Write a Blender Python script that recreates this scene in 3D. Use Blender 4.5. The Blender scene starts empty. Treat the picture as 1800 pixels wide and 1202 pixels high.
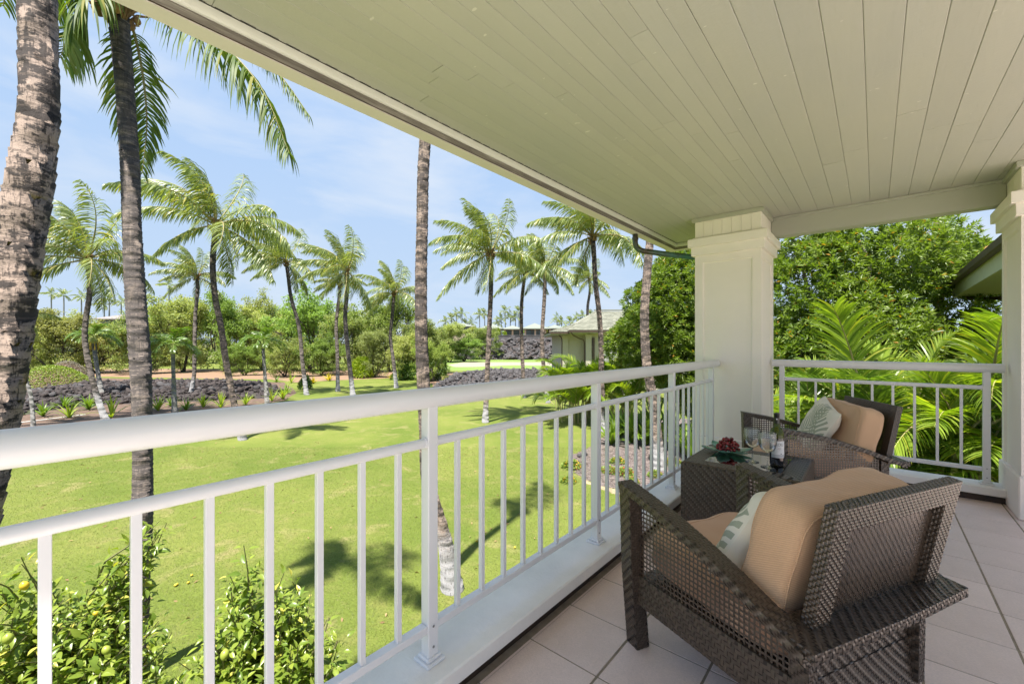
import bpy, bmesh, math, random
import numpy as np
from math import sin, cos, pi, radians
from mathutils import Vector, Matrix

random.seed(7)
rng = np.random.default_rng(7)
scene = bpy.context.scene
C = scene.collection

# ------------------------------------------------------------------ camera, sky, sun, exposure
CAM_H = 1.22                       # eye height above the balcony floor (floor is z = 0)
GROUND = -3.2                      # the lawn lies one storey below
ANG = radians(40.58)
FX, FY = -sin(ANG), cos(ANG)       # where the camera looks, in plan
RX, RY = cos(ANG), sin(ANG)        # to its right, in plan
FPX = 745.0
cam_data = bpy.data.cameras.new('camera')
cam = bpy.data.objects.new('camera', cam_data)
C.objects.link(cam)
cam.location = (0, 0, CAM_H)
cam.rotation_euler = (pi / 2, 0, ANG)
cam_data.sensor_width = 36.0
cam_data.lens = FPX / 1800 * 36
cam_data.shift_y = 4 / 1800
cam_data.clip_start = 0.02
cam_data.clip_end = 4000
scene.camera = cam

SUN_EL = radians(69)
sun_dir = Vector((0.24 * cos(SUN_EL), -0.97 * cos(SUN_EL), sin(SUN_EL))).normalized()
world = bpy.data.worlds.new('World')
scene.world = world
world.use_nodes = True
wn, wl = world.node_tree.nodes, world.node_tree.links
wn.clear()
w_out = wn.new('ShaderNodeOutputWorld')
w_bg = wn.new('ShaderNodeBackground')
w_sky = wn.new('ShaderNodeTexSky')
w_sky.sky_type = 'NISHITA'
w_sky.sun_disc = False
w_sky.sun_elevation = SUN_EL
w_sky.sun_rotation = math.atan2(sun_dir.x, sun_dir.y)
w_sky.altitude = 0
w_sky.air_density = 1.0
w_sky.dust_density = 0.0
w_sky.ozone_density = 3.0
w_bg.inputs['Strength'].default_value = 0.10
# thin high cloud: wisps of white mixed into the sky colour
w_tc = wn.new('ShaderNodeTexCoord')
w_map = wn.new('ShaderNodeMapping')
w_map.inputs['Scale'].default_value = (1.6, 1.6, 5.0)
w_noise = wn.new('ShaderNodeTexNoise')
w_noise.inputs['Scale'].default_value = 1.9
w_noise.inputs['Detail'].default_value = 7
w_noise.inputs['Roughness'].default_value = 0.55
w_noise.inputs['Distortion'].default_value = 0.5
w_ramp = wn.new('ShaderNodeValToRGB')
w_ramp.color_ramp.elements[0].position = 0.44
w_ramp.color_ramp.elements[0].color = (0, 0, 0, 1)
w_ramp.color_ramp.elements[1].position = 0.80
w_ramp.color_ramp.elements[1].color = (0.9, 0.9, 0.9, 1)
w_mix = wn.new('ShaderNodeMix')
w_mix.data_type = 'RGBA'
w_mix.inputs[7].default_value = (1.72, 1.88, 2.09, 1)
wl.new(w_tc.outputs['Generated'], w_map.inputs['Vector'])
wl.new(w_map.outputs['Vector'], w_noise.inputs['Vector'])
wl.new(w_noise.outputs['Fac'], w_ramp.inputs['Fac'])
wl.new(w_ramp.outputs['Color'], w_mix.inputs[0])
w_tint = wn.new('ShaderNodeMix')           # a little less green in the blue, as the camera saw it
w_tint.data_type = 'RGBA'
w_tint.blend_type = 'MULTIPLY'
w_tint.inputs[0].default_value = 1.0
w_tint.inputs[7].default_value = (1.0, 0.91, 0.90, 1)
wl.new(w_sky.outputs['Color'], w_tint.inputs[6])
w_cap = wn.new('ShaderNodeMix')            # sky brightness cap: the whole dome keeps to an even pale blue, never a white glare low down
w_cap.data_type = 'RGBA'
w_cap.blend_type = 'DARKEN'
w_cap.inputs[0].default_value = 1.0
w_sep = wn.new('ShaderNodeSeparateXYZ')
w_el = wn.new('ShaderNodeValToRGB')
w_el.color_ramp.elements[0].position = 0.02
w_el.color_ramp.elements[0].color = (1.30, 1.62, 2.02, 1)
w_el.color_ramp.elements[1].position = 0.62
w_el.color_ramp.elements[1].color = (0.84, 1.30, 2.10, 1)
wl.new(w_tc.outputs['Generated'], w_sep.inputs[0])
wl.new(w_sep.outputs['Z'], w_el.inputs['Fac'])
wl.new(w_el.outputs['Color'], w_cap.inputs[7])
wl.new(w_tint.outputs[2], w_cap.inputs[6])
wl.new(w_cap.outputs[2], w_mix.inputs[6])
wl.new(w_mix.outputs[2], w_bg.inputs['Color'])
wl.new(w_bg.outputs['Background'], w_out.inputs['Surface'])

sun_data = bpy.data.lights.new('sun', 'SUN')
sun_data.energy = 2.7
sun_data.angle = radians(1.1)
sun_data.color = (1.0, 0.95, 0.87)
sun = bpy.data.objects.new('sun', sun_data)
C.objects.link(sun)
sun.rotation_euler = sun_dir.to_track_quat('Z', 'Y').to_euler()

vs = scene.view_settings
vs.view_transform = 'Standard'
vs.look = 'None'
vs.exposure = 2.22
vs.gamma = 1.0
vs.use_curve_mapping = False
cy = scene.cycles
cy.use_denoising = True
cy.max_bounces = 10
cy.diffuse_bounces = 5
cy.glossy_bounces = 4
cy.transmission_bounces = 6
cy.transparent_max_bounces = 24
cy.caustics_reflective = False
cy.caustics_refractive = False
cy.sample_clamp_indirect = 6

# ------------------------------------------------------------------ helpers: places
def at(px, py, Z):
    """the point seen at that place of the photograph, Z metres in front of the camera"""
    lat = (px - 900) / FPX * Z
    return Vector((Z * FX + lat * RX, Z * FY + lat * RY, CAM_H - (py - 605) / FPX * Z))

def gpt(px, Z, z=GROUND):
    lat = (px - 900) / FPX * Z
    return Vector((Z * FX + lat * RX, Z * FY + lat * RY, z))

def zof(py):
    return FPX * (CAM_H - GROUND) / (py - 605)

# ------------------------------------------------------------------ helpers: objects
def tag(o, label, cat, group=None):
    o['label'] = label
    o['category'] = cat
    if group:
        o['group'] = group
    return o

def kind(o, k):
    o['kind'] = k
    return o

def link(name, me, parent=None, mat=None):
    o = bpy.data.objects.new(name, me)
    C.objects.link(o)
    if mat is not None and len(me.materials) == 0:
        me.materials.append(mat)
    if parent is not None:
        o.parent = parent
    return o

def empty(name, loc=(0, 0, 0), rz=0.0):
    o = bpy.data.objects.new(name, None)
    o.empty_display_size = 0.1
    C.objects.link(o)
    o.location = loc
    o.rotation_euler = (0, 0, rz)
    return o

def npmesh(name, V, F, mat=None, smooth=False):
    """V (n,3); F a list of arrays of quads or tris"""
    V = np.asarray(V, dtype=np.float32).reshape(-1, 3)
    if not isinstance(F, (list, tuple)):
        F = [F]
    F = [np.asarray(f, dtype=np.int32) for f in F if len(f)]
    me = bpy.data.meshes.new(name)
    me.vertices.add(len(V))
    me.vertices.foreach_set('co', V.ravel())
    loops = np.concatenate([f.ravel() for f in F])
    tot = np.concatenate([np.full(len(f), f.shape[1], dtype=np.int32) for f in F])
    start = np.concatenate([[0], np.cumsum(tot)[:-1]]).astype(np.int32)
    me.loops.add(len(loops))
    me.loops.foreach_set('vertex_index', loops)
    me.polygons.add(len(tot))
    me.polygons.foreach_set('loop_start', start)
    me.polygons.foreach_set('loop_total', tot)
    if smooth:
        me.polygons.foreach_set('use_smooth', np.ones(len(tot), dtype=bool))
    me.update(calc_edges=True)
    me.validate()
    if mat is not None:
        me.materials.append(mat)
    return me

class MB:
    """collects vertices and faces of one mesh"""
    def __init__(self):
        self.v, self.f, self.mi = [], [], []
        self.cur = 0
    def add(self, vs_, fs_):
        b = len(self.v)
        self.v.extend([tuple(p) for p in vs_])
        for f in fs_:
            self.f.append(tuple(b + i for i in f))
            self.mi.append(self.cur)
    def box(self, x0, x1, y0, y1, z0, z1, bev=0.0):
        if bev <= 0:
            self.add([(x0, y0, z0), (x1, y0, z0), (x1, y1, z0), (x0, y1, z0), (x0, y0, z1), (x1, y0, z1), (x1, y1, z1), (x0, y1, z1)],
                     [(3, 2, 1, 0), (4, 5, 6, 7), (0, 1, 5, 4), (1, 2, 6, 5), (2, 3, 7, 6), (3, 0, 4, 7)])
            return
        b = bev
        vs_, xs, ys, zs = [], (x0, x1), (y0, y1), (z0, z1)
        sx, sy, sz = (1, -1), (1, -1), (1, -1)
        idx = {}
        for i in range(2):
            for j in range(2):
                for k in range(2):
                    for ax in range(3):
                        p = [xs[i] + sx[i] * b, ys[j] + sy[j] * b, zs[k] + sz[k] * b]
                        p[ax] = (xs[i], ys[j], zs[k])[ax]
                        idx[i, j, k, ax] = len(vs_)
                        vs_.append(p)
        fs = []
        def q(a, b_, c, d):
            fs.append((a, b_, c, d))
        for s in (0, 1):
            a = [idx[s, 0, 0, 0], idx[s, 1, 0, 0], idx[s, 1, 1, 0], idx[s, 0, 1, 0]]
            fs.append(tuple(a if s else a[::-1]))
            a = [idx[0, s, 0, 1], idx[0, s, 1, 1], idx[1, s, 1, 1], idx[1, s, 0, 1]]
            fs.append(tuple(a if s else a[::-1]))
            a = [idx[0, 0, s, 2], idx[1, 0, s, 2], idx[1, 1, s, 2], idx[0, 1, s, 2]]
            fs.append(tuple(a if s else a[::-1]))
        for i in range(2):
            for j in range(2):
                q(idx[i, j, 0, 0], idx[i, j, 1, 0], idx[i, j, 1, 1], idx[i, j, 0, 1])
                q(idx[i, 0, j, 0], idx[i, 1, j, 0], idx[i, 1, j, 2], idx[i, 0, j, 2])
                q(idx[0, i, j, 1], idx[1, i, j, 1], idx[1, i, j, 2], idx[0, i, j, 2])
                for k in range(2):
                    fs.append((idx[i, j, k, 0], idx[i, j, k, 1], idx[i, j, k, 2]))
        self.add(vs_, fs)
    def tube(self, path, rad, n=8, cap=True):
        path = [Vector(p) for p in path]
        if not hasattr(rad, '__len__'):
            rad = [rad] * len(path)
        b = len(self.v)
        prev = None
        for i, p in enumerate(path):
            d = (path[min(i + 1, len(path) - 1)] - path[max(i - 1, 0)])
            d = d.normalized() if d.length > 1e-9 else Vector((0, 0, 1))
            if prev is None:
                ref = Vector((0, 0, 1)) if abs(d.z) < 0.9 else Vector((1, 0, 0))
                s = d.cross(ref).normalized()
            else:
                s = (prev - d * prev.dot(d)).normalized()
            prev = s
            t = d.cross(s)
            for k in range(n):
                a = 2 * pi * k / n
                self.v.append(tuple(p + (s * cos(a) + t * sin(a)) * rad[i]))
        for i in range(len(path) - 1):
            for k in range(n):
                k2 = (k + 1) % n
                self.f.append((b + i * n + k, b + i * n + k2, b + (i + 1) * n + k2, b + (i + 1) * n + k))
                self.mi.append(self.cur)
        if cap:
            self.f.append(tuple(b + k for k in range(n))[::-1]); self.mi.append(self.cur)
            e = b + (len(path) - 1) * n
            self.f.append(tuple(e + k for k in range(n))); self.mi.append(self.cur)
    def lathe(self, prof, n=24, c=(0, 0, 0)):
        b = len(self.v)
        for r, z in prof:
            for k in range(n):
                a = 2 * pi * k / n
                self.v.append((c[0] + r * cos(a), c[1] + r * sin(a), c[2] + z))
        for i in range(len(prof) - 1):
            for k in range(n):
                k2 = (k + 1) % n
                self.f.append((b + i * n + k, b + i * n + k2, b + (i + 1) * n + k2, b + (i + 1) * n + k))
                self.mi.append(self.cur)
    def prism(self, poly, z0, z1):
        """a plan polygon (counter-clockwise) raised from z0 to z1"""
        n = len(poly)
        self.add([(p[0], p[1], z0) for p in poly] + [(p[0], p[1], z1) for p in poly],
                 [tuple(range(n))[::-1], tuple(range(n, 2 * n))] + [(i, (i + 1) % n, n + (i + 1) % n, n + i) for i in range(n)])
    def mesh(self, name, mat, smooth=False):
        me = bpy.data.meshes.new(name)
        me.from_pydata(self.v, [], self.f)
        mats = mat if isinstance(mat, (list, tuple)) else [mat]
        for m in mats:
            me.materials.append(m)
        if len(mats) > 1:
            me.polygons.foreach_set('material_index', self.mi)
        if smooth:
            me.polygons.foreach_set('use_smooth', [True] * len(me.polygons))
        me.update()
        return me
    def build(self, name, mat, parent=None, smooth=False):
        return link(name, self.mesh(name, mat, smooth), parent)

def smooth_by_angle(o, deg=35):
    me = o.data
    bm = bmesh.new(); bm.from_mesh(me)
    for f in bm.faces:
        f.smooth = True
    lim = radians(deg)
    for e in bm.edges:
        if len(e.link_faces) == 2:
            e.smooth = e.calc_face_angle(0) < lim
        else:
            e.smooth = False
    bm.to_mesh(me); bm.free()
    return o

# ------------------------------------------------------------------ helpers: materials
def nodes_of(name):
    m = bpy.data.materials.new(name)
    m.use_nodes = True
    nt = m.node_tree
    return m, nt, nt.nodes['Principled BSDF'], nt.nodes['Material Output']

def nd(nt, typ, ins=None, **props):
    n = nt.nodes.new(typ)
    for k, v in props.items():
        setattr(n, k, v)
    if ins:
        for k, v in ins.items():
            if hasattr(v, 'is_output'):
                nt.links.new(v, n.inputs[k])
            else:
                n.inputs[k].default_value = v
    return n

def ma(nt, op, a, b=0.0, c=0.0, clamp=False):
    n = nt.nodes.new('ShaderNodeMath')
    n.operation = op
    n.use_clamp = clamp
    for i, v in enumerate((a, b, c)):
        if hasattr(v, 'is_output'):
            nt.links.new(v, n.inputs[i])
        else:
            n.inputs[i].default_value = v
    return n.outputs[0]

def mixc(nt, fac, a, b, blend='MIX'):
    n = nt.nodes.new('ShaderNodeMix')
    n.data_type = 'RGBA'
    n.blend_type = blend
    for k, v in ((0, fac), (6, a), (7, b)):
        if hasattr(v, 'is_output'):
            nt.links.new(v, n.inputs[k])
        else:
            n.inputs[k].default_value = (v if k == 0 else (tuple(v) + (1,))[:4])
    return n.outputs[2]

def ramp(nt, fac, stops):
    n = nt.nodes.new('ShaderNodeValToRGB')
    el = n.color_ramp.elements
    while len(el) < len(stops):
        el.new(0.5)
    for e, (p, c) in zip(el, stops):
        e.position = p
        e.color = (c, c, c, 1) if not hasattr(c, '__len__') else (tuple(c) + (1,))[:4]
    nt.links.new(fac, n.inputs[0])
    return n.outputs[0]

def coords(nt, scale=(1, 1, 1), which='Object', rot=(0, 0, 0)):
    tc = nt.nodes.new('ShaderNodeTexCoord')
    mp = nt.nodes.new('ShaderNodeMapping')
    mp.inputs['Scale'].default_value = scale
    mp.inputs['Rotation'].default_value = rot
    nt.links.new(tc.outputs[which], mp.inputs['Vector'])
    return mp.outputs['Vector']

def noise(nt, vec, scale, detail=4, rough=0.55, dist=0.0):
    n = nd(nt, 'ShaderNodeTexNoise', {'Vector': vec, 'Scale': scale, 'Detail': detail, 'Roughness': rough, 'Distortion': dist})
    return n.outputs['Fac']

def bump(nt, b, height, strength=0.3, dist=0.01):
    n = nd(nt, 'ShaderNodeBump', {'Height': height, 'Strength': strength, 'Distance': dist})
    nt.links.new(n.outputs['Normal'], b.inputs['Normal'])
    return n

def plain(name, col, rough=0.5, var=0.12, scale=6.0, bmp=0.0, bscale=60.0, metallic=0.0, spec=0.5, col2=None, isl=0.0, obj=0.0, stretch=(1, 1, 1)):
    """a painted / stuccoed / fabric surface: colour with soft mottling, grain in relief, a little change from piece to piece"""
    m, nt, b, out = nodes_of(name)
    vec = coords(nt, stretch)
    n1 = noise(nt, vec, scale, 5)
    c2 = col2 if col2 else tuple(c * (1 - var * 2.2) for c in col)
    c = mixc(nt, ramp(nt, n1, [(0.35, 0.0), (0.7, 1.0)]), col, c2)
    if isl or obj:
        val = None
        if isl:
            g = nd(nt, 'ShaderNodeNewGeometry')
            val = ma(nt, 'MULTIPLY_ADD', g.outputs['Random Per Island'], isl, 1 - isl / 2)
        if obj:
            oi = nd(nt, 'ShaderNodeObjectInfo')
            v2 = ma(nt, 'MULTIPLY_ADD', oi.outputs['Random'], obj, 1 - obj / 2)
            val = v2 if val is None else ma(nt, 'MULTIPLY', val, v2)
        hs = nd(nt, 'ShaderNodeHueSaturation', {'Color': c, 'Value': val})
        c = hs.outputs['Color']
    nt.links.new(c, b.inputs['Base Color'])
    b.inputs['Roughness'].default_value = rough
    b.inputs['Metallic'].default_value = metallic
    b.inputs['Specular IOR Level'].default_value = spec
    if bmp:
        bump(nt, b, noise(nt, coords(nt, stretch), bscale, 3), bmp, 0.004)
    return m

def leafmat(name, c1, c2, c3=None, trans=0.35, rough=0.42, tcol=None, big=0.0, spec=0.4, thresh3=0.93, objvar=0.0):
    """leaf: each leaf between two greens, some a third colour; light passes through"""
    m, nt, b, out = nodes_of(name)
    g = nd(nt, 'ShaderNodeNewGeometry')
    r = g.outputs['Random Per Island']
    oi = nd(nt, 'ShaderNodeObjectInfo')
    r2 = ma(nt, 'FRACT', ma(nt, 'MULTIPLY_ADD', r, 7.13, oi.outputs['Random']))
    c = mixc(nt, r2, c1, c2)
    if objvar:
        hs = nd(nt, 'ShaderNodeHueSaturation', {'Color': c, 'Hue': ma(nt, 'MULTIPLY_ADD', ma(nt, 'FRACT', ma(nt, 'MULTIPLY', oi.outputs['Random'], 17.3)), 0.045, 0.482), 'Value': ma(nt, 'MULTIPLY_ADD', oi.outputs['Random'], objvar, 1 - objvar * 0.55)})
        c = hs.outputs['Color']
    if big:
        n1 = noise(nt, coords(nt, (1, 1, 1)), big, 2)
        c = mixc(nt, ramp(nt, n1, [(0.38, 0.0), (0.66, 0.75)]), c, c2)
    if c3:
        c = mixc(nt, ma(nt, 'GREATER_THAN', ma(nt, 'FRACT', ma(nt, 'MULTIPLY', r, 91.7)), thresh3), c, c3)
    nt.links.new(c, b.inputs['Base Color'])
    b.inputs['Roughness'].default_value = rough
    b.inputs['Specular IOR Level'].default_value = spec
    tr = nd(nt, 'ShaderNodeBsdfTranslucent')
    tc = mixc(nt, 1.0, c, tcol if tcol else (1.5, 1.5, 0.6), 'MULTIPLY')
    nt.links.new(tc, tr.inputs['Color'])
    mx = nd(nt, 'ShaderNodeMixShader', {0: trans, 1: b.outputs[0], 2: tr.outputs[0]})
    nt.links.new(mx.outputs[0], out.inputs['Surface'])
    return m

def trunkmat(name, pale, dark, cut=0.5, soft=0.06, ring=14.0, white=0.0, whitecol=(0.26, 0.26, 0.265), lift=0.0, ringcol=None, nsc=5.5):
    """palm bark: leaf-scar rings, torn dark patches over paler bark; lower part limewashed on some"""
    m, nt, b, out = nodes_of(name)
    v = coords(nt, (1, 1, 2.0))
    n1 = noise(nt, v, nsc, 6, 0.62, 0.6)
    n2 = noise(nt, coords(nt, (2.4, 2.4, 6.5)), 5.0, 5, 0.7, 0.3)
    n3 = noise(nt, coords(nt, (1, 1, 1)), 1.1, 2)
    f = ma(nt, 'ADD', ma(nt, 'MULTIPLY', n1, 0.6), ma(nt, 'MULTIPLY', n2, 0.4))
    f = ma(nt, 'ADD', f, ma(nt, 'MULTIPLY', ma(nt, 'SUBTRACT', n3, 0.5), 0.22))
    n6 = noise(nt, coords(nt, (9, 9, 1.1)), 3.2, 4, 0.65, 0.4)
    f = ma(nt, 'ADD', f, ma(nt, 'MULTIPLY', ma(nt, 'SUBTRACT', n6, 0.5), 0.30))
    tc = nd(nt, 'ShaderNodeTexCoord')
    sp = nd(nt, 'ShaderNodeSeparateXYZ', {0: tc.outputs['Object']})
    if lift:
        f = ma(nt, 'ADD', f, ma(nt, 'MULTIPLY', ma(nt, 'MINIMUM', ma(nt, 'MAXIMUM', ma(nt, 'SUBTRACT', sp.outputs['Z'], 4.6), -1.6), 1.6), -lift))
    k = ramp(nt, f, [(max(cut - soft, 0), 0.0), (cut + soft, 1.0)])
    c = mixc(nt, k, pale, dark)
    fine = noise(nt, coords(nt, (1, 1, 0.35)), 60, 3, 0.7)
    c = mixc(nt, 0.5, c, mixc(nt, fine, (0.45, 0.45, 0.45), (1.4, 1.38, 1.35)), 'MULTIPLY')
    zr = ma(nt, 'ADD', ma(nt, 'MULTIPLY', sp.outputs['Z'], ring), ma(nt, 'MULTIPLY', n3, 2.4))
    zr = ma(nt, 'ADD', zr, ma(nt, 'MULTIPLY', n1, 0.7))
    line = ma(nt, 'LESS_THAN', ma(nt, 'FRACT', zr), 0.13)
    c = mixc(nt, ma(nt, 'MULTIPLY', line, ma(nt, 'MULTIPLY', ramp(nt, n2, [(0.50, 0.0), (0.62, 1.0)]), 0.75) if ringcol else 0.55), c, ringcol if ringcol else tuple(x * 0.35 for x in pale))
    if white:
        wk = ramp(nt, ma(nt, 'ADD', ma(nt, 'MULTIPLY', sp.outputs['Z'], 0.12), ma(nt, 'MULTIPLY', n2, 0.16)), [(white * 0.12 + 0.04, 1.0), (white * 0.12 + 0.12, 0.0)])
        c = mixc(nt, ma(nt, 'MULTIPLY', wk, 0.85), c, whitecol)
    crack = ramp(nt, noise(nt, coords(nt, (14, 14, 1.6)), 4.0, 3, 0.6, 0.3), [(0.34, 0.75), (0.42, 0.0)])
    c = mixc(nt, crack, c, tuple(x * 0.6 for x in dark))
    nt.links.new(c, b.inputs['Base Color'])
    b.inputs['Roughness'].default_value = 0.85
    b.inputs['Specular IOR Level'].default_value = 0.2
    bump(nt, b, ma(nt, 'ADD', ma(nt, 'MULTIPLY', n2, 0.7), ma(nt, 'MULTIPLY', fine, 0.4)), 0.8, 0.02)
    return m

def thinglass(name, tint=(0.93, 0.96, 0.95), ior=1.5, rough=0.01, extra=0.0, frost=0.0):
    m, nt, b, out = nodes_of(name)
    nt.nodes.remove(b)
    fr = nd(nt, 'ShaderNodeFresnel', {'IOR': ior})
    tr = nd(nt, 'ShaderNodeBsdfTransparent', {'Color': tuple(tint) + (1,)})
    gl = nd(nt, 'ShaderNodeBsdfGlossy', {'Roughness': rough})
    fac = ma(nt, 'ADD', fr.outputs[0], extra, clamp=True)
    if frost:
        tl = nd(nt, 'ShaderNodeBsdfTranslucent', {'Color': (0.9, 0.92, 0.93, 1)})
        df = nd(nt, 'ShaderNodeBsdfDiffuse', {'Color': (0.9, 0.92, 0.93, 1)})
        m0 = nd(nt, 'ShaderNodeMixShader', {0: 0.5, 1: tl.outputs[0], 2: df.outputs[0]})
        tr = nd(nt, 'ShaderNodeMixShader', {0: frost, 1: tr.outputs[0], 2: m0.outputs[0]})
    mx = nd(nt, 'ShaderNodeMixShader', {0: fac, 1: tr.outputs[0], 2: gl.outputs[0]})
    nt.links.new(mx.outputs[0], out.inputs['Surface'])
    return m
# ================================================================== materials of the balcony
M_rail = plain('rail_paint', (0.74, 0.735, 0.755), 0.32, 0.02, 3, 0.04, 220)
M_cream = plain('cream_stucco', (0.87, 0.80, 0.75), 0.85, 0.02, 2.5, 0.35, 170, spec=0.25)
M_creamtrim = plain('cream_trim_paint', (0.87, 0.805, 0.755), 0.6, 0.02, 5, 0.08, 90, spec=0.3)
M_kerb = plain('kerb_stucco', (0.88, 0.84, 0.80), 0.9, 0.07, 3, 0.6, 80, spec=0.2)
M_fascia = plain('fascia_paint', (0.73, 0.67, 0.64), 0.55, 0.03, 4, 0.1, 80)
def ceilingpaint():
    """brushed khaki paint, cloudy with age, small pale nicks where it has flaked"""
    m, nt, b, out = nodes_of('ceiling_paint')
    oi = nd(nt, 'ShaderNodeObjectInfo')
    n1 = noise(nt, coords(nt, (1, 0.5, 1)), 1.4, 4, 0.6)
    n2 = noise(nt, coords(nt, (1, 0.12, 1)), 70, 3, 0.6)
    n3 = noise(nt, coords(nt, (0.6, 1, 1)), 34, 1, 0.4)
    c = mixc(nt, ramp(nt, n1, [(0.35, 0.0), (0.68, 1.0)]), (0.480, 0.472, 0.400), (0.445, 0.444, 0.400))
    c = mixc(nt, ma(nt, 'MULTIPLY', n2, 0.16), c, (0.36, 0.34, 0.30))
    c = mixc(nt, ramp(nt, n3, [(0.785, 0.0), (0.80, 0.6)]), c, (0.72, 0.70, 0.62))
    hs = nd(nt, 'ShaderNodeHueSaturation', {'Color': c, 'Value': ma(nt, 'MULTIPLY_ADD', oi.outputs['Random'], 0.07, 0.965)})
    nt.links.new(hs.outputs[0], b.inputs['Base Color'])
    b.inputs['Roughness'].default_value = 0.6
    b.inputs['Specular IOR Level'].default_value = 0.35
    bump(nt, b, ma(nt, 'ADD', n2, ma(nt, 'MULTIPLY', noise(nt, coords(nt), 45, 3), 0.7)), 0.35, 0.004)
    return m
M_khaki = ceilingpaint()
M_khaki_gap = plain('ceiling_void', (0.17, 0.155, 0.12), 0.9)
M_greenbeam = plain('beam_paint', (0.43, 0.43, 0.365), 0.65, 0.03, 3, 0.35, 60, stretch=(0.3, 1, 1))
M_membrane = plain('dark_membrane', (0.018, 0.014, 0.011), 0.55, 0.25, 9, 0.4, 30, col2=(0.07, 0.035, 0.018))
M_vent = plain('vent_slot', (0.06, 0.058, 0.05), 0.8)
M_white = plain('white_bead', (0.74, 0.73, 0.69), 0.5, 0.02)
M_copper = plain('copper_pipe', (0.085, 0.055, 0.042), 0.5, 0.1, 5, 0.2, 30, col2=(0.07, 0.20, 0.17), metallic=0.35)

def wood_weathered():
    m, nt, b, out = nodes_of('weathered_wood')
    n1 = noise(nt, coords(nt, (14, 0.9, 14)), 4, 6, 0.65)
    n2 = noise(nt, coords(nt, (60, 2.5, 60)), 4, 4, 0.7)
    c = ramp(nt, ma(nt, 'ADD', ma(nt, 'MULTIPLY', n1, 0.6), ma(nt, 'MULTIPLY', n2, 0.4)), [(0.32, (0.075, 0.062, 0.055)), (0.5, (0.19, 0.165, 0.15)), (0.72, (0.40, 0.37, 0.34))])
    nt.links.new(c, b.inputs['Base Color'])
    b.inputs['Roughness'].default_value = 0.85
    bump(nt, b, n2, 0.5, 0.004)
    return m
M_weather = wood_weathered()

def tilemat():
    m, nt, b, out = nodes_of('floor_tile')
    oi = nd(nt, 'ShaderNodeObjectInfo')
    n1 = ramp(nt, noise(nt, coords(nt), 3.5, 5, 0.65), [(0.32, 0.0), (0.68, 1.0)])
    n2 = noise(nt, coords(nt, (1, 3, 1)), 130, 2, 0.8)
    c = mixc(nt, n1, (0.74, 0.575, 0.515), (0.86, 0.69, 0.63))
    c = mixc(nt, ramp(nt, n2, [(0.35, 0.0), (0.7, 0.55)]), c, (0.50, 0.405, 0.37))
    hs = nd(nt, 'ShaderNodeHueSaturation', {'Color': c, 'Value': ma(nt, 'MULTIPLY_ADD', oi.outputs['Random'], 0.11, 0.945)})
    nt.links.new(hs.outputs[0], b.inputs['Base Color'])
    b.inputs['Roughness'].default_value = 0.45
    bump(nt, b, n2, 0.25, 0.002)
    return m
M_tile = tilemat()
M_grout = plain('grout', (0.33, 0.262, 0.19), 0.95, 0.15, 20, 0.3, 150)

# ================================================================== floor: tiles on a slab
mb = MB()
mb.box(-1.30, 2.199, 0.176, 5.07, -0.30, -0.0022)
floor = kind(mb.build('floor', M_grout), 'structure')
T = 0.303
def edges(lo, hi, o):
    e = [lo]
    k = math.ceil((lo - o) / T + 1e-6)
    while o + k * T < hi - 0.01:
        e.append(o + k * T)
        k += 1
    return e + [hi]
xe = edges(-1.082, 2.2, -0.777)
ye = edges(0.18, 4.93, 1.69)
tcache = {}
for i in range(len(xe) - 1):
    for j in range(len(ye) - 1):
        w, d = xe[i + 1] - xe[i], ye[j + 1] - ye[j]
        key = (round(w, 3), round(d, 3))
        if key not in tcache:
            t = MB()
            gx, gy = 0.0046, 0.0030
            t.box(gx, w - gx, gy, d - gy, -0.003, 0.006, 0.0012)
            tcache[key] = t.mesh('tile', M_tile)
        o = link('tile', tcache[key], floor)
        o.location = (xe[i], ye[j], -0.006 + random.uniform(-0.0004, 0.0004))

M_bounce = plain('bounce_deck_tile', (0.66, 0.60, 0.55), 0.6, 0.04, 3)
mb = MB()
mb.box(2.2, 6.5, -5.0, 5.07, -0.30, 0.0)
mb.box(-1.30, 2.199, -5.0, 0.175, -0.29, 0.0)
kind(mb.build('terrace', M_bounce), 'structure')  # unseen pale deck, added to bounce sunlight in under the cut-back roof

# ================================================================== kerbs
mb = MB()
mb.box(-1.31, -1.08, -1.6, 4.86, 0.056, 0.118, 0.006)
mb.box(-1.31, 0.86, 4.86, 5.09, 0.056, 0.118, 0.006)
kerb = kind(mb.build('kerb', M_kerb), 'structure')
mb = MB()
mb.box(-1.30, -1.12, -1.6, 4.9, -0.02, 0.057)
mb.box(-1.30, 0.86, 4.90, 5.07, -0.02, 0.057)
mb.build('dark_gap', M_membrane, kerb)
mb = MB()
mb.box(-1.325, -1.302, -1.6, 5.07, -0.30, 0.04)
mb.build('slab_edge', M_cream, floor)

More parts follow.
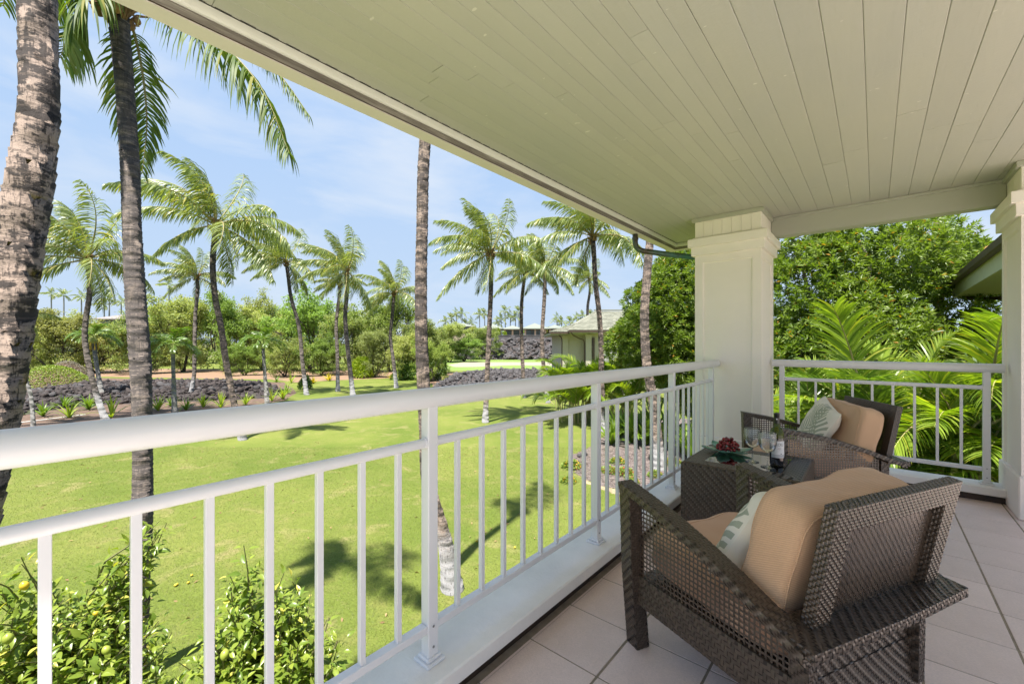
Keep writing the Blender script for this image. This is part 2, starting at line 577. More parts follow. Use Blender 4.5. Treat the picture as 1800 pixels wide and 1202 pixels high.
# ================================================================== pillars
def pillar(x0, x1, y0, y1, label):
    root = tag(empty('pillar', ((x0 + x1) / 2, (y0 + y1) / 2, 0)), label, 'pillar', 'square cream pillars of the balcony')
    hx, hy = (x1 - x0) / 2, (y1 - y0) / 2
    bm = bmesh.new()
    r = bmesh.ops.create_cube(bm, size=1)
    for v in bm.verts:
        v.co = Vector((v.co.x * 2 * hx, v.co.y * 2 * hy, -0.3 if v.co.z < 0 else 2.115))
    side = [f for f in bm.faces if abs(f.normal.z) < 0.5]
    bmesh.ops.inset_individual(bm, faces=side, thickness=0.105, depth=0)
    bmesh.ops.inset_individual(bm, faces=side, thickness=0.016, depth=-0.014)
    me = bpy.data.meshes.new('shaft'); bm.to_mesh(me); bm.free()
    link('shaft', me, root, M_cream)
    def slab(name, out, z0, z1, mat, bev=0.003):
        m_ = MB(); m_.box(-hx - out, hx + out, -hy - out, hy + out, z0, z1, bev)
        return m_.build(name, mat, root)
    slab('plinth', 0.016, 0.0, 0.30, M_cream, 0.008)
    slab('capital', 0.030, 2.112, 2.200, M_creamtrim)
    slab('capital', 0.056, 2.198, 2.278, M_creamtrim)
    slab('capital', 0.020, 2.276, 2.294, M_creamtrim, 0.005)
    slab('ceiling_trim', 0.026, 2.452, 2.489, M_greenbeam)
    core = slab('neck', -0.012, 2.29, 2.455, M_khaki_gap)
    # narrow boards round the neck, each its own board
    for axis in (0, 1):
        h = hx if axis == 0 else hy
        n = 7
        w = 2 * h / n
        for s in (-1, 1):
            for k in range(n):
                b_ = MB()
                a0, a1 = -h + k * w + 0.0009, -h + (k + 1) * w - 0.0009
                if axis == 0:
                    q = sorted((s * (hy - 0.011), s * hy))
                    b_.box(a0, a1, q[0], q[1], 2.293, 2.453, 0.0015)
                else:
                    if k in (0, n - 1):
                        a0, a1 = (a0 + 0.012, a1) if k == 0 else (a0, a1 - 0.012)
                    q = sorted((s * (hx - 0.011), s * hx))
                    b_.box(q[0], q[1], a0, a1, 2.293, 2.453, 0.0015)
                b_.build('board', M_creamtrim, root)
    return root
pillar(-1.392, -0.80, 4.49, 5.10, 'square cream pillar where the two railings meet, behind the grapes and bottle')
pillar(0.772, 1.37, 4.54, 5.13, 'cream pillar cut by the right edge of the photo, at the end of the short railing')

# ================================================================== ceiling of boards, beam, eaves
CZ = CAM_H + 1.27                       # 2.49
mb = MB()
mb.box(-1.93, 1.42, -0.6, 5.45, CZ + 0.016, CZ + 0.06)
ceiling = kind(mb.build('ceiling', M_khaki_gap), 'structure')
def plank(x0, x1, y0, y1, g, mit=None, cham=0.003):
    """one board, face down; mit = (y at x0, y at x1) when its far end is mitred"""
    ya, yb = (y1, y1) if mit is None else mit
    x0 += g; x1 -= g; y0 += 0.0012
    if mit is None:
        ya -= 0.0012; yb -= 0.0012
    c = cham
    z0, z1 = CZ, CZ + 0.015
    dz = random.uniform(-0.0007, 0.0007)
    z0 += dz
    o = MB()
    o.add([(x0 + c, y0, z0), (x1 - c, y0, z0), (x1 - c, yb, z0), (x0 + c, ya, z0),
           (x0, y0, z0 + c), (x1, y0, z0 + c), (x1, yb, z0 + c), (x0, ya, z0 + c),
           (x0, y0, z1), (x1, y0, z1), (x1, yb, z1), (x0, ya, z1)],
          [(3, 2, 1, 0), (0, 1, 5, 4), (1, 2, 6, 5), (2, 3, 7, 6), (3, 0, 4, 7), (4, 5, 9, 8), (5, 6, 10, 9), (6, 7, 11, 10), (7, 4, 8, 11), (8, 9, 10, 11)])
    return o.build('plank', M_khaki, ceiling)
def row(x0, x1, g, cham, joints):
    mitred = x1 < -1.385
    far = 4.955
    ys = [-0.6] + sorted(joints)
    for k, y in enumerate(ys):
        if k + 1 < len(ys):
            plank(x0, x1, y, ys[k + 1], g, None, cham)
        elif mitred:
            plank(x0, x1, y, 5.4, g, (5.40 + (-1.895 - x0), 5.40 + (-1.895 - x1)), cham)
        else:
            plank(x0, x1, y, far if x0 > -1.41 else 4.93, g, None, cham)
x = -1.895
k = 0
while x < -0.54:
    js = [random.uniform(0.2, 1.6) + (k % 3) * 0.5, random.uniform(2.4, 4.0)]
    row(x, x + 0.08, 0.0007, 0.0010, js)
    x += 0.08
    k += 1
while x < 1.36:
    js = [random.uniform(0.9, 2.3), random.uniform(3.0, 4.3)]
    row(x, x + 0.125, 0.0006, 0.0024, js)
    x += 0.125
# soffit boards beyond the beam run the other way, mitred at the corner
y = 5.405
while y > 5.10:
    y0 = y - 0.08
    o = MB()
    xa, xb = -1.895 + (5.40 - y), -1.895 + (5.40 - y0)
    z0, z1 = CZ, CZ + 0.015
    o.add([(xb, y0 + 0.001, z0), (1.44, y0 + 0.001, z0), (1.44, y - 0.001, z0), (xa, y - 0.001, z0),
           (xb, y0 + 0.001, z1), (1.44, y0 + 0.001, z1), (1.44, y - 0.001, z1), (xa, y - 0.001, z1)],
          [(3, 2, 1, 0), (4, 5, 6, 7), (0, 1, 5, 4), (1, 2, 6, 5), (2, 3, 7, 6), (3, 0, 4, 7)])
    o.build('plank', M_khaki, ceiling)
    y = y0
o = MB()
o.add([(-1.59, 5.085, CZ), (-1.41, 4.92, CZ), (-1.41, 5.085, CZ), (-1.59, 5.085, CZ + .015), (-1.41, 4.92, CZ + .015), (-1.41, 5.085, CZ + .015)],
      [(0, 2, 1), (3, 4, 5), (0, 1, 4, 3), (1, 2, 5, 4), (2, 0, 3, 5)])
o.build('plank', M_khaki, ceiling)

mb = MB()
mb.box(-0.798, 0.77, 4.955, 5.09, 2.30, CZ + 0.003, 0.004)
beam = tag(mb.build('beam', M_greenbeam), 'khaki painted beam spanning between the two pillars above the short railing', 'beam')
m2 = MB(); m2.box(-0.798, 0.77, 4.93, 4.957, CZ - 0.022, CZ - 0.001, 0.003)
m2.build('trim', M_greenbeam, beam)

# eaves: the same profile along both edges of the roof, mitred
def eave_strip(name, prof, mat, parent):
    """prof: list of (offset outward, height above eye); runs along Y at the left, then along X at the far side"""
    o = MB()
    n = len(prof)
    rows = []
    for (d, h) in prof:
        x_, y_ = -d, 5.405 + (d - 1.895)
        rows.append([(x_, -0.6, CAM_H + h), (x_, y_, CAM_H + h), (1.45, y_, CAM_H + h)])
    vs_ = [p for r_ in rows for p in r_]
    fs = []
    for i in range(n):
        i2 = (i + 1) % n
        for s in (0, 1):
            fs.append((i * 3 + s, i * 3 + s + 1, i2 * 3 + s + 1, i2 * 3 + s))
    fs.append(tuple(i * 3 for i in range(n)))
    fs.append(tuple(i * 3 + 2 for i in range(n))[::-1])
    o.add(vs_, fs)
    return o.build(name, mat, parent)
roof = tag(empty('eave', (-1.95, 2.0, CAM_H + 1.2)), 'long pale roof eave with weathered board running diagonally above the garden', 'eave')
roof_inv = Matrix.Translation(-Vector(roof.location))
for nm, prof, mt in (
    ('fascia', [(1.933, 1.197), (2.02, 1.197), (2.035, 1.45), (2.01, 1.45), (1.99, 1.32), (1.933, 1.26)], M_fascia),
    ('weathered_board', [(1.914, 1.222), (1.932, 1.206), (1.932, 1.262), (1.914, 1.262)], M_weather),
    ('groove', [(1.9315, 1.2020), (1.9345, 1.2020), (1.9345, 1.24), (1.9315, 1.24)], M_membrane),
    ('bead', [(1.897, 1.252), (1.899, 1.240), (1.906, 1.231), (1.914, 1.229), (1.914, 1.268), (1.897, 1.268)], M_white)):
    e = eave_strip(nm, prof, mt, None)
    e.parent = roof
    e.matrix_parent_inverse = roof_inv
# vent slots beside the bead
mb = MB()
yy = -0.45
while yy < 5.3:
    mb.box(-1.8935, -1.8895, yy, yy + 0.055, CZ - 0.0025, CZ + 0.002)
    yy += 0.085
e = mb.build('vent_slots', M_vent, roof)
e.matrix_parent_inverse = roof_inv
kind(e, 'stuff')
mb = MB()
mb.add([(-2.01, -0.6, CZ + .15), (-2.01, 5.52, CZ + .15), (1.45, 5.52, CZ + .15), (1.45, -0.6, CZ + .15), (1.45, -0.6, CZ + 1.5), (1.45, 3.4, CZ + 1.5),
        (-2.01, -0.6, CZ + .062), (-2.01, 5.52, CZ + .062), (1.45, 5.52, CZ + .062), (1.45, -0.6, CZ + .062)],
       [(0, 4, 5, 1), (1, 5, 2), (6, 7, 8, 9), (0, 1, 7, 6), (1, 2, 8, 7), (2, 5, 4, 3), (2, 3, 9, 8), (3, 4, 0), (3, 0, 6, 9)])
M_rooft = plain('roof_shingle', (0.30, 0.29, 0.25), 0.9, 0.15, 12)
e = mb.build('roof_slope', M_rooft, roof)
e.matrix_parent_inverse = roof_inv

# downpipe under the corner of the eave
mb = MB()
mb.tube([(-1.985, 4.38, CAM_H + 1.2), (-1.985, 4.385, CAM_H + 1.10), (-1.978, 4.392, CAM_H + 1.06), (-1.955, 4.41, CAM_H + 1.03), (-1.92, 4.44, CAM_H + 1.015),
         (-1.70, 4.62, CAM_H + 0.975), (-1.42, 4.845, CAM_H + 0.935), (-1.36, 4.90, CAM_H + 0.92)], 0.029, 14)
dp = tag(mb.build('downpipe', M_copper, None, True), 'brown copper downpipe with green patina bending from the eave to the pillar', 'downpipe')
m2 = MB()
for p in ((-1.985, 4.383, CAM_H + 1.15), ):
    m2.lathe([(0.0, -0.012), (0.034, -0.012), (0.034, 0.012), (0.0, 0.012)], 14, p)
m2.build('collar', M_copper, dp)

# ================================================================== railings
M_screw = plain('screw', (0.35, 0.35, 0.36), 0.35, metallic=0.9)
def rail_profile(o, a, b_, axis, r, n=20, flat=0.0):
    if axis == 1:
        o.tube([(0, a, 0), (0, b_, 0)], r, n)
    else:
        o.tube([(a, 0, 0), (b_, 0, 0)], r, n)
def railing(name, label, axis, fixed, a, b_, posts, bal, top_a, top_b):
    root = tag(empty(name, (fixed, posts[0], 0.118) if axis == 1 else (posts[0], fixed, 0.118)), label, 'railing', 'white metal railings of the balcony')
    inv = Matrix.Translation(-Vector(root.location))
    def put(o):
        o.parent = root
        o.matrix_parent_inverse = inv
        return o
    def P(t, off, z):
        return (fixed + off, t, z) if axis == 1 else (t, fixed + off, z)
    def bx(o, t0, t1, w, z0, z1, bev=0.0):
        if axis == 1:
            o.box(fixed - w, fixed + w, t0, t1, z0, z1, bev)
        else:
            o.box(t0, t1, fixed - w, fixed + w, z0, z1, bev)
    o = MB(); o.tube([P(top_a, 0, 1.032), P(top_b, 0, 1.032)], 0.036, 28)
    put(smooth_by_angle(o.build('top_rail', M_rail)))
    spans = list(zip(posts[:-1], posts[1:]))
    if a < posts[0]:
        spans = [(a, posts[0])] + spans
    for (p0, p1) in spans:
        o = MB(); o.tube([P(p0 + 0.0215, 0, 0.877), P(p1 - 0.0215, 0, 0.877)], 0.0165, 18)
        mr = put(smooth_by_angle(o.build('mid_rail', M_rail)))
        for e_, d_ in ((p0 + 0.0212, 1), (p1 - 0.0212, -1)):
            o = MB(); o.tube([P(e_, 0, 0.877), P(e_ + d_ * 0.005, 0, 0.877)], 0.0205, 18)
            cl_ = o.build('collar', M_rail); cl_.parent = mr
        o = MB(); bx(o, p0 + 0.0212, p1 - 0.0212, 0.0165, 0.228, 0.250, 0.002)
        o.tube([P(p0 + 0.0212, 0, 0.231), P(p1 - 0.0212, 0, 0.231)], 0.0155, 14)
        put(o.build('bottom_rail', M_rail))
    for p in posts:
        o = MB(); bx(o, p - 0.021, p + 0.021, 0.021, 0.125, 1.004, 0.0025)
        po = put(o.build('post', M_rail))
        o = MB(); bx(o, p - 0.040, p + 0.040, 0.040, 0.1175, 0.130, 0.003); bx(o, p - 0.031, p + 0.031, 0.031, 0.1295, 0.142, 0.004)
        bp = o.build('base_plate', M_rail); bp.parent = po
        for z in (0.172, 0.243):
            o = MB()
            q = P(p, 0.0212, z) if axis == 1 else P(p, -0.0212, z)
            s = []
            for k in range(8):
                ang = 2 * pi * k / 8
                s.append((q[0], q[1] + 0.0045 * cos(ang), q[2] + 0.0045 * sin(ang)) if axis == 1 else (q[0] + 0.0045 * cos(ang), q[1], q[2] + 0.0045 * sin(ang)))
            s2 = [((c[0] + 0.002, c[1], c[2]) if axis == 1 else (c[0], c[1] - 0.002, c[2])) for c in s]
            o.add(s + s2, [tuple(range(8)), tuple(range(8, 16))] + [(k, (k + 1) % 8, 8 + (k + 1) % 8, 8 + k) for k in range(8)])
            sc = o.build('screw', M_screw); sc.parent = po
    base = None
    for t in bal:
        if base is None:
            o = MB(); o.box(-0.009, 0.009, -0.009, 0.009, 0.0, 0.6275, 0.001)
            base = o.mesh('baluster', M_rail)
        q = link('baluster', base, root)
        q.matrix_parent_inverse = inv
        q.location = P(t, 0, 0.2485)
    return root
posts = [-0.225, 0.94, 2.105, 3.27, 4.30]
bal = []
for p0, p1, n in ((-1.39, -0.225, 8), (-0.225, 0.94, 8), (0.94, 2.105, 8), (2.105, 3.27, 8), (3.27, 4.30, 7)):
    bal += [p0 + (p1 - p0) * (k + 1) / (n + 1) for k in range(n)]
railing('railing', 'long white railing running from the left foreground to the corner pillar above the lawn', 1, -1.185, -1.39, 4.3, posts, bal, -1.5, 4.478)
posts2 = [-0.706, 0.668]
railing('railing', 'short white railing between the two pillars in front of the lush palm fronds', 0, 4.975, -0.706, 0.668, posts2,
        [-0.706 + 1.374 * (k + 1) / 10 for k in range(9)], -0.790, 0.762)
# ================================================================== wicker: every strand that shows is a small bulging strip
def wickermat(name, c1, c2):
    m, nt, b, out = nodes_of(name)
    g = nd(nt, 'ShaderNodeNewGeometry')
    n1 = noise(nt, coords(nt), 14, 3)
    c = mixc(nt, g.outputs['Random Per Island'], c1, c2)
    c = mixc(nt, ramp(nt, n1, [(0.45, 0.0), (0.75, 0.35)]), c, tuple(x * 1.3 for x in c2))
    nt.links.new(c, b.inputs['Base Color'])
    b.inputs['Roughness'].default_value = 0.30
    b.inputs['Specular IOR Level'].default_value = 0.75
    return m
M_wick = wickermat('wicker', (0.044, 0.030, 0.021), (0.078, 0.055, 0.039))
M_wickback = plain('wicker_shadow', (0.027, 0.019, 0.014), 0.6)

def polyfn(pts):
    P = np.array([tuple(p) for p in pts], dtype=float)
    seg = np.linalg.norm(np.diff(P, axis=0), axis=1)
    s = np.concatenate([[0], np.cumsum(seg)])
    s /= s[-1]
    def f(u):
        return np.stack([np.interp(u, s, P[:, k]) for k in range(3)], axis=-1)
    f.length = seg.sum()
    return f

class WV:
    """woven surfaces gathered into one mesh: strands (slot 0) over a dark backing (slot 1)"""
    def __init__(self):
        self.V, self.Q, self.Mi, self.n = [], [], [], 0
    def _add(self, V, Q, mi):
        V = V.reshape(-1, 3)
        self.V.append(V)
        self.Q.append(Q + self.n)
        self.Mi.append(np.full(len(Q), mi, dtype=np.int32))
        self.n += len(V)
    def ruled(self, A, B, pitch=0.009, out=(0, 0, 1), mode='twill', amp=0.0012, back=True, band=None):
        A, B = polyfn(A), polyfn(B)
        h_ = np.array([.5])
        d_ = np.cross(A(np.array([.6])) - A(np.array([.4])) + B(np.array([.6])) - B(np.array([.4])), B(h_) - A(h_))[0]
        flip = 1 if float(np.dot(d_, np.array(tuple(out), float))) >= 0 else -1
        lu = max((A.length + B.length) / 2, 1e-4)
        lv = float(np.linalg.norm(A(np.array([.5])) - B(np.array([.5]))))
        nu, nv = max(2, round(lu / pitch)), max(1, round(lv / pitch))
        def fn(u, v):
            def p(u_, v_):
                return A(u_) * (1 - v_)[:, None] + B(u_) * v_[:, None]
            e = 1e-3
            P = p(u, v)
            du = p(np.clip(u + e, 0, 1), v) - p(np.clip(u - e, 0, 1), v)
            dv = p(u, np.clip(v + e, 0, 1)) - p(u, np.clip(v - e, 0, 1))
            N = np.cross(du, dv)
            N /= np.maximum(np.linalg.norm(N, axis=1), 1e-12)[:, None]
            return P, N * flip
        I, J = np.meshgrid(np.arange(nu), np.arange(nv), indexing='ij')
        I, J = I.ravel(), J.ravel()
        if mode == 'twill':
            bnd = band or 8
            sgn = np.where((J // bnd) % 2 == 0, 1, -1)
            K = (I - sgn * J) % 4
            wf = (I[K == 0], J[K == 0])
            KK = np.where(sgn > 0, K == 3, K == 2)
            vf = (I[KK], J[KK])
            ln = 2
        else:
            K = (I + J) % 2
            wf = (I[K == 0], J[K == 0]); vf = (I[K == 1], J[K == 1]); ln = 1
        g = 0.46
        for horiz, (i, j) in ((True, wf), (False, vf)):
            if len(i) == 0:
                continue
            st = []
            for a, h in ((0.0, -0.9), (0.28, 0.7), (0.72, 0.7), (1.0, -0.9)):
                for w in (-g, g):
                    if horiz:
                        u = i + a * ln; v = j + 0.5 + w
                    else:
                        u = i + 0.5 + w; v = j + a * ln
                    P, N = fn(np.clip(u / nu, 0, 1), np.clip(v / nv, 0, 1))
                    st.append(P + N * (amp * h))
            S = np.stack(st, axis=1)            # (n, 8, 3)
            n = len(S)
            base = (np.arange(n) * 8)[:, None]
            q = np.array([[0, 1, 3, 2], [2, 3, 5, 4], [4, 5, 7, 6]])
            Q = (base[:, :, None] + q[None]).reshape(-1, 4)
            self._add(S, Q, 0)
        if back:
            nb = 10
            u = np.linspace(0, 1, nb + 1)
            P0, N0 = fn(u, np.zeros(nb + 1)); P1, N1 = fn(u, np.ones(nb + 1))
            V = np.concatenate([P0 - N0 * amp * 0.7, P1 - N1 * amp * 0.7])
            k = np.arange(nb)
            self._add(V, np.stack([k, k + 1, k + nb + 2, k + nb + 1], axis=1), 1)
    def beam(self, path, w, t, pitch=0.009, ends=(True, True), mode='twill', band=None):
        """a woven bar along path; w, t: half-width and half-thickness vectors"""
        path = [Vector(p) for p in path]
        w, t = Vector(w), Vector(t)
        def sh(a, b_):
            return [p + w * a + t * b_ for p in path]
        self.ruled(sh(-1, 1), sh(1, 1), pitch, t, mode, band=band)
        self.ruled(sh(1, 1), sh(1, -1), pitch, w, mode, band=band)
        self.ruled(sh(1, -1), sh(-1, -1), pitch, -t, mode, band=band)
        self.ruled(sh(-1, -1), sh(-1, 1), pitch, -w, mode, band=band)
        for e, p in ((0, path[0]), (1, path[-1])):
            if ends[e]:
                a, b_ = [p - w + t, p + w + t], [p - w - t, p + w - t]
                self.ruled(a, b_, pitch, (path[-1] - path[-2]) if e else (path[0] - path[1]), 'plain')
    def strand(self, path, side, nrm, w=0.0042, up=0.001, phase=0):
        """one long ribbon going over and under"""
        P = np.array([tuple(p) for p in path])
        side = np.array(side, float); nrm = np.array(nrm, float)
        k = np.arange(len(P))
        off = np.where((k + phase) % 2 == 0, up, -up)[:, None] * nrm
        V = np.stack([P - side * w + off, P + side * w + off], axis=1)
        i = np.arange(len(P) - 1) * 2
        self._add(V, np.stack([i, i + 1, i + 3, i + 2], axis=1), 0)
    def quad(self, pts, mi=1):
        self._add(np.array([tuple(p) for p in pts], float), np.array([[0, 1, 2, 3]]), mi)
    def build(self, name, parent, mats=None):
        V = np.concatenate(self.V); Q = np.concatenate(self.Q)
        me = npmesh(name, V, [Q])
        for m in (mats or (M_wick, M_wickback)):
            me.materials.append(m)
        me.polygons.foreach_set('material_index', np.concatenate(self.Mi))
        return link(name, me, parent)

def open_weave(W, y0, y1, lo, hi, xf, pitch=0.0170, sw=0.0035):
    """net of crossing strands in a near-vertical panel: lo/hi give heights at y, xf the sideways place"""
    ny = int(round((y1 - y0) / pitch))
    ys = [y0 + (y1 - y0) * k / ny for k in range(ny + 1)]
    zmin = min(lo(y) for y in ys); zmax = max(hi(y) for y in ys)
    nz = int((zmax - zmin) / pitch)
    for k, y in enumerate(ys):
        n = max(2, int((hi(y) - lo(y)) / pitch) + 1)
        W.strand([(xf(y), y, lo(y) + (hi(y) - lo(y)) * i / (n - 1)) for i in range(n)], (0, 1, 0), (1, 0, 0), sw, 0.0012, k % 2)
    for i in range(1, nz):
        z = zmin + (zmax - zmin) * i / nz
        run = []
        for y in ys + [None]:
            if y is not None and lo(y) - 0.004 < z < hi(y) + 0.004:
                run.append(Vector((xf(y), y, z)))
            else:
                if len(run) > 1:
                    W.strand(run, (0, 0, 1), (1, 0, 0), sw, 0.0012, (i + 1) % 2)
                run = []

def make_chair(name, loc, rz, label):
    root = tag(empty(name, loc, rz), label, 'armchair', 'woven wicker armchairs on the balcony')
    # side view of the arm: high at the front, sweeping down past the back
    arm_pts = []
    for k in range(13):
        s = k / 12
        y = 0.385 - s * 0.755
        z = 0.652 - 0.205 * s + 0.028 * sin(pi * s)
        x = 0.338 + 0.010 * s
        arm_pts.append((x, y, z))
    def armz(y):
        s = min(1, max(0, (0.385 - y) / 0.755))
        return 0.652 - 0.205 * s + 0.028 * sin(pi * s)
    def xside(y):
        s = min(1, max(0, (0.36 - y) / 0.72))
        return 0.325 - 0.055 * s
    for s in (-1, 1):
        W = WV()
        W.beam([(s * p[0], p[1], p[2] - 0.014) for p in arm_pts], (0.034, 0, 0), (0, 0.003, 0.015), 0.0098, band=400)
        W.build('arm', root)
        W = WV()
        W.beam([(s * 0.337, 0.352, 0.625), (s * 0.330, 0.346, 0.30), (s * 0.312, 0.335, 0.0)], (0.030, 0, 0), (0, 0.032, 0), 0.0098, band=400, ends=(False, True))
        W.build('leg', root)
        # open net between arm and seat rail
        W = WV()
        open_weave(W, -0.300, 0.325, lambda y: 0.288, lambda y: armz(y) - 0.026, lambda y: s * xside(y))
        W.build('side_panel', root)
        # solid slanting weave of the seat rail
        W = WV()
        ys = [0.33, 0.1, -0.12, -0.310]
        W.ruled([(s * (xside(y) + 0.006), y, 0.292) for y in ys], [(s * (xside(y) + 0.012), y, 0.180 - 0.02 * (0.33 - y)) for y in ys], 0.0115, (s, 0, 0), 'twill', band=50)
        W.ruled([(s * (xside(y) - 0.018), y, 0.292) for y in ys], [(s * (xside(y) - 0.014), y, 0.180 - 0.02 * (0.33 - y)) for y in ys], 0.0115, (-s, 0, 0), 'twill', band=50)
        W.ruled([(s * (xside(y) + 0.006), y, 0.292) for y in ys], [(s * (xside(y) - 0.018), y, 0.292) for y in ys], 0.0115, (0, 0, 1), 'plain')
        W.ruled([(s * (xside(y) + 0.012), y, 0.180 - 0.02 * (0.33 - y)) for y in ys], [(s * (xside(y) - 0.014), y, 0.180 - 0.02 * (0.33 - y)) for y in ys], 0.0115, (0, 0, -1), 'plain')
        W.build('seat_rail', root)
        W = WV()
        W.beam([(s * 0.272, -0.300, 0.445), (s * 0.268, -0.300, 0.28), (s * 0.262, -0.300, 0.15)], (0.018, 0, 0), (0, 0.024, 0), 0.0098, band=400)
        W.build('rear_leg', root)
    # wide flat ledge across the back, joining the arms
    W = WV()
    W.beam([(-0.372, -0.330, 0.452), (0.0, -0.338, 0.452), (0.372, -0.330, 0.452)], (0, 0.062, 0.006), (0, 0, 0.014), 0.0098, band=400)
    W.build('back_ledge', root)
    # curved woven base below the ledge
    def hw(z):
        t = z / 0.425
        return 0.232 + 0.085 * (1 - t) ** 1.7
    def yb(z):
        t = z / 0.425
        return -0.290 - 0.055 * (1 - t) ** 2
    W = WV()
    zs = [0.425, 0.34, 0.25, 0.16, 0.08, 0.012]
    W.ruled([(-hw(z), yb(z), z) for z in zs], [(hw(z), yb(z), z) for z in zs], 0.010, (0, -1, 0), 'twill', band=400)
    W.ruled([(-hw(z), yb(z) + 0.03, z) for z in zs], [(hw(z), yb(z) + 0.03, z) for z in zs], 0.016, (0, 1, 0), 'twill', band=400)
    for s in (-1, 1):
        W.ruled([(s * hw(z), yb(z), z) for z in zs], [(s * hw(z), yb(z) + 0.03, z) for z in zs], 0.010, (s, 0, 0), 'plain')
    W.build('back_base', root)
    W = WV()
    W.ruled([(-0.315, 0.33, 0.285), (0.315, 0.33, 0.285)], [(-0.315, 0.335, 0.175), (0.315, 0.335, 0.175)], 0.0115, (0, 1, 0), 'twill', band=50)
    W.ruled([(-0.315, 0.305, 0.285), (0.315, 0.305, 0.285)], [(-0.315, 0.31, 0.175), (0.315, 0.31, 0.175)], 0.0115, (0, -1, 0), 'twill', band=50)
    W.ruled([(-0.31, 0.335, 0.284), (0.31, 0.335, 0.284)], [(-0.26, -0.30, 0.284), (0.26, -0.30, 0.284)], 0.02, (0, 0, 1), 'twill')
    W.build('seat_base', root)
    # backrest: woven frame round a finer, half-open panel
    b0, b1 = Vector((0.012, -0.308, 0.400)), Vector((0.010, -0.385, 0.806))
    up = (b1 - b0).normalized()
    nrm = Vector((0, -up.z, up.y))            # towards the rear
    HWb, fw, th = 0.302, 0.034, 0.017
    def bp(x, t, d=0.0):
        return b0 + up * t + nrm * d + Vector((x, 0, 0))
    Lb = (b1 - b0).length
    W = WV()
    for s in (-1, 1):
        W.beam([bp(s * (HWb - fw), 0.0), bp(s * (HWb - fw), Lb)], (fw, 0, 0), nrm * th, 0.0095, ends=(True, True), mode='plain')
    W.beam([bp(-HWb + 2 * fw, Lb - fw), bp(HWb - 2 * fw, Lb - fw)], up * fw, nrm * th, 0.0095, ends=(False, False), mode='plain')
    fr = W.build('backrest', root)
    W = WV()
    n1 = 46
    wid = HWb - 2 * fw
    tl, th2 = 0.0, Lb - 2 * fw
    pit = 0.0113
    nx, nt_ = int(2 * wid / pit), int((th2 - tl) / pit)
    d0 = -0.008
    for i in range(nx + 1):
        x = -wid + 2 * wid * i / nx
        W.strand([bp(x, tl + (th2 - tl) * j / nt_, d0) for j in range(nt_ + 1)], (1, 0, 0), nrm, 0.0047, 0.0014, i % 2)
    for j in range(nt_ + 1):
        t = tl + (th2 - tl) * j / nt_
        W.strand([bp(-wid + 2 * wid * i / nx, t, d0) for i in range(nx + 1)], up, nrm, 0.0047, 0.0014, (j + 1) % 2)
    W.build('panel', fr)
    W = WV()
    for x in (0.17,):
        W.beam([bp(x, 0.0, -0.016), bp(x, th2, -0.016)], (0.011, 0, 0), nrm * 0.006, 0.0095, ends=(False, False))
    W.build('stretcher', fr)
    return root

def copy_tree(o, parent=None):
    c = o.copy()
    C.objects.link(c)
    if parent is not None:
        c.parent = parent
    for ch in list(o.children):
        copy_tree(ch, c)
    return c

A1 = math.atan2(0.449, -0.894) - pi / 2      # chair faces +y locally
F1 = Vector((-0.894, 0.449, 0)); R1 = Vector((0.449, 0.894, 0)); O1 = Vector((-0.6265, 1.9435, 0)) - F1 * 0.37
chair1 = make_chair('wicker_armchair', tuple(O1), A1, 'dark woven wicker armchair seen from behind, nearest in the foreground')
F2v = Vector((-0.870, -0.493, 0)); O2 = Vector((-0.6735, 3.695, 0)) - F2v * 0.37
chair2 = copy_tree(chair1)
chair2.location = O2
chair2.rotation_euler = (0, 0, math.atan2(-0.493, -0.870) - pi / 2)
chair2['label'] = 'dark woven wicker armchair beyond the side table, in front of the corner pillar'

# ================================================================== cushions
def fabric(name, col, rib=0.0, axis=(0, 0, 1)):
    m, nt, b, out = nodes_of(name)
    n1 = noise(nt, coords(nt), 5, 4)
    c = mixc(nt, n1, col, tuple(x * 0.84 for x in col))
    h = noise(nt, coords(nt), 420, 2, 0.8)
    if rib:
        w = nd(nt, 'ShaderNodeTexWave', {'Vector': coords(nt, (1, 1, 1), 'Object', (0.785, 0, 0)), 'Scale': rib * 1.1, 'Distortion': 0.6, 'Detail': 1.0, 'Detail Scale': 2.0}, bands_direction='Z')
        c = mixc(nt, ma(nt, 'MULTIPLY', ma(nt, 'SUBTRACT', 1.0, w.outputs['Fac']), 0.34), c, tuple(x * 0.5 for x in col))
        h = ma(nt, 'ADD', ma(nt, 'MULTIPLY', h, 0.3), w.outputs['Fac'])
    nt.links.new(c, b.inputs['Base Color'])
    b.inputs['Roughness'].default_value = 0.95
    b.inputs['Specular IOR Level'].default_value = 0.1
    b.inputs['Sheen Weight'].default_value = 0.15
    bump(nt, b, h, 0.35, 0.003)
    return m
M_tan = fabric('tan_ribbed_cloth', (0.66, 0.425, 0.265), 62)
M_tan2 = fabric('tan_cloth', (0.62, 0.40, 0.25))
M_seatcl = fabric('seat_cloth', (0.63, 0.40, 0.27))

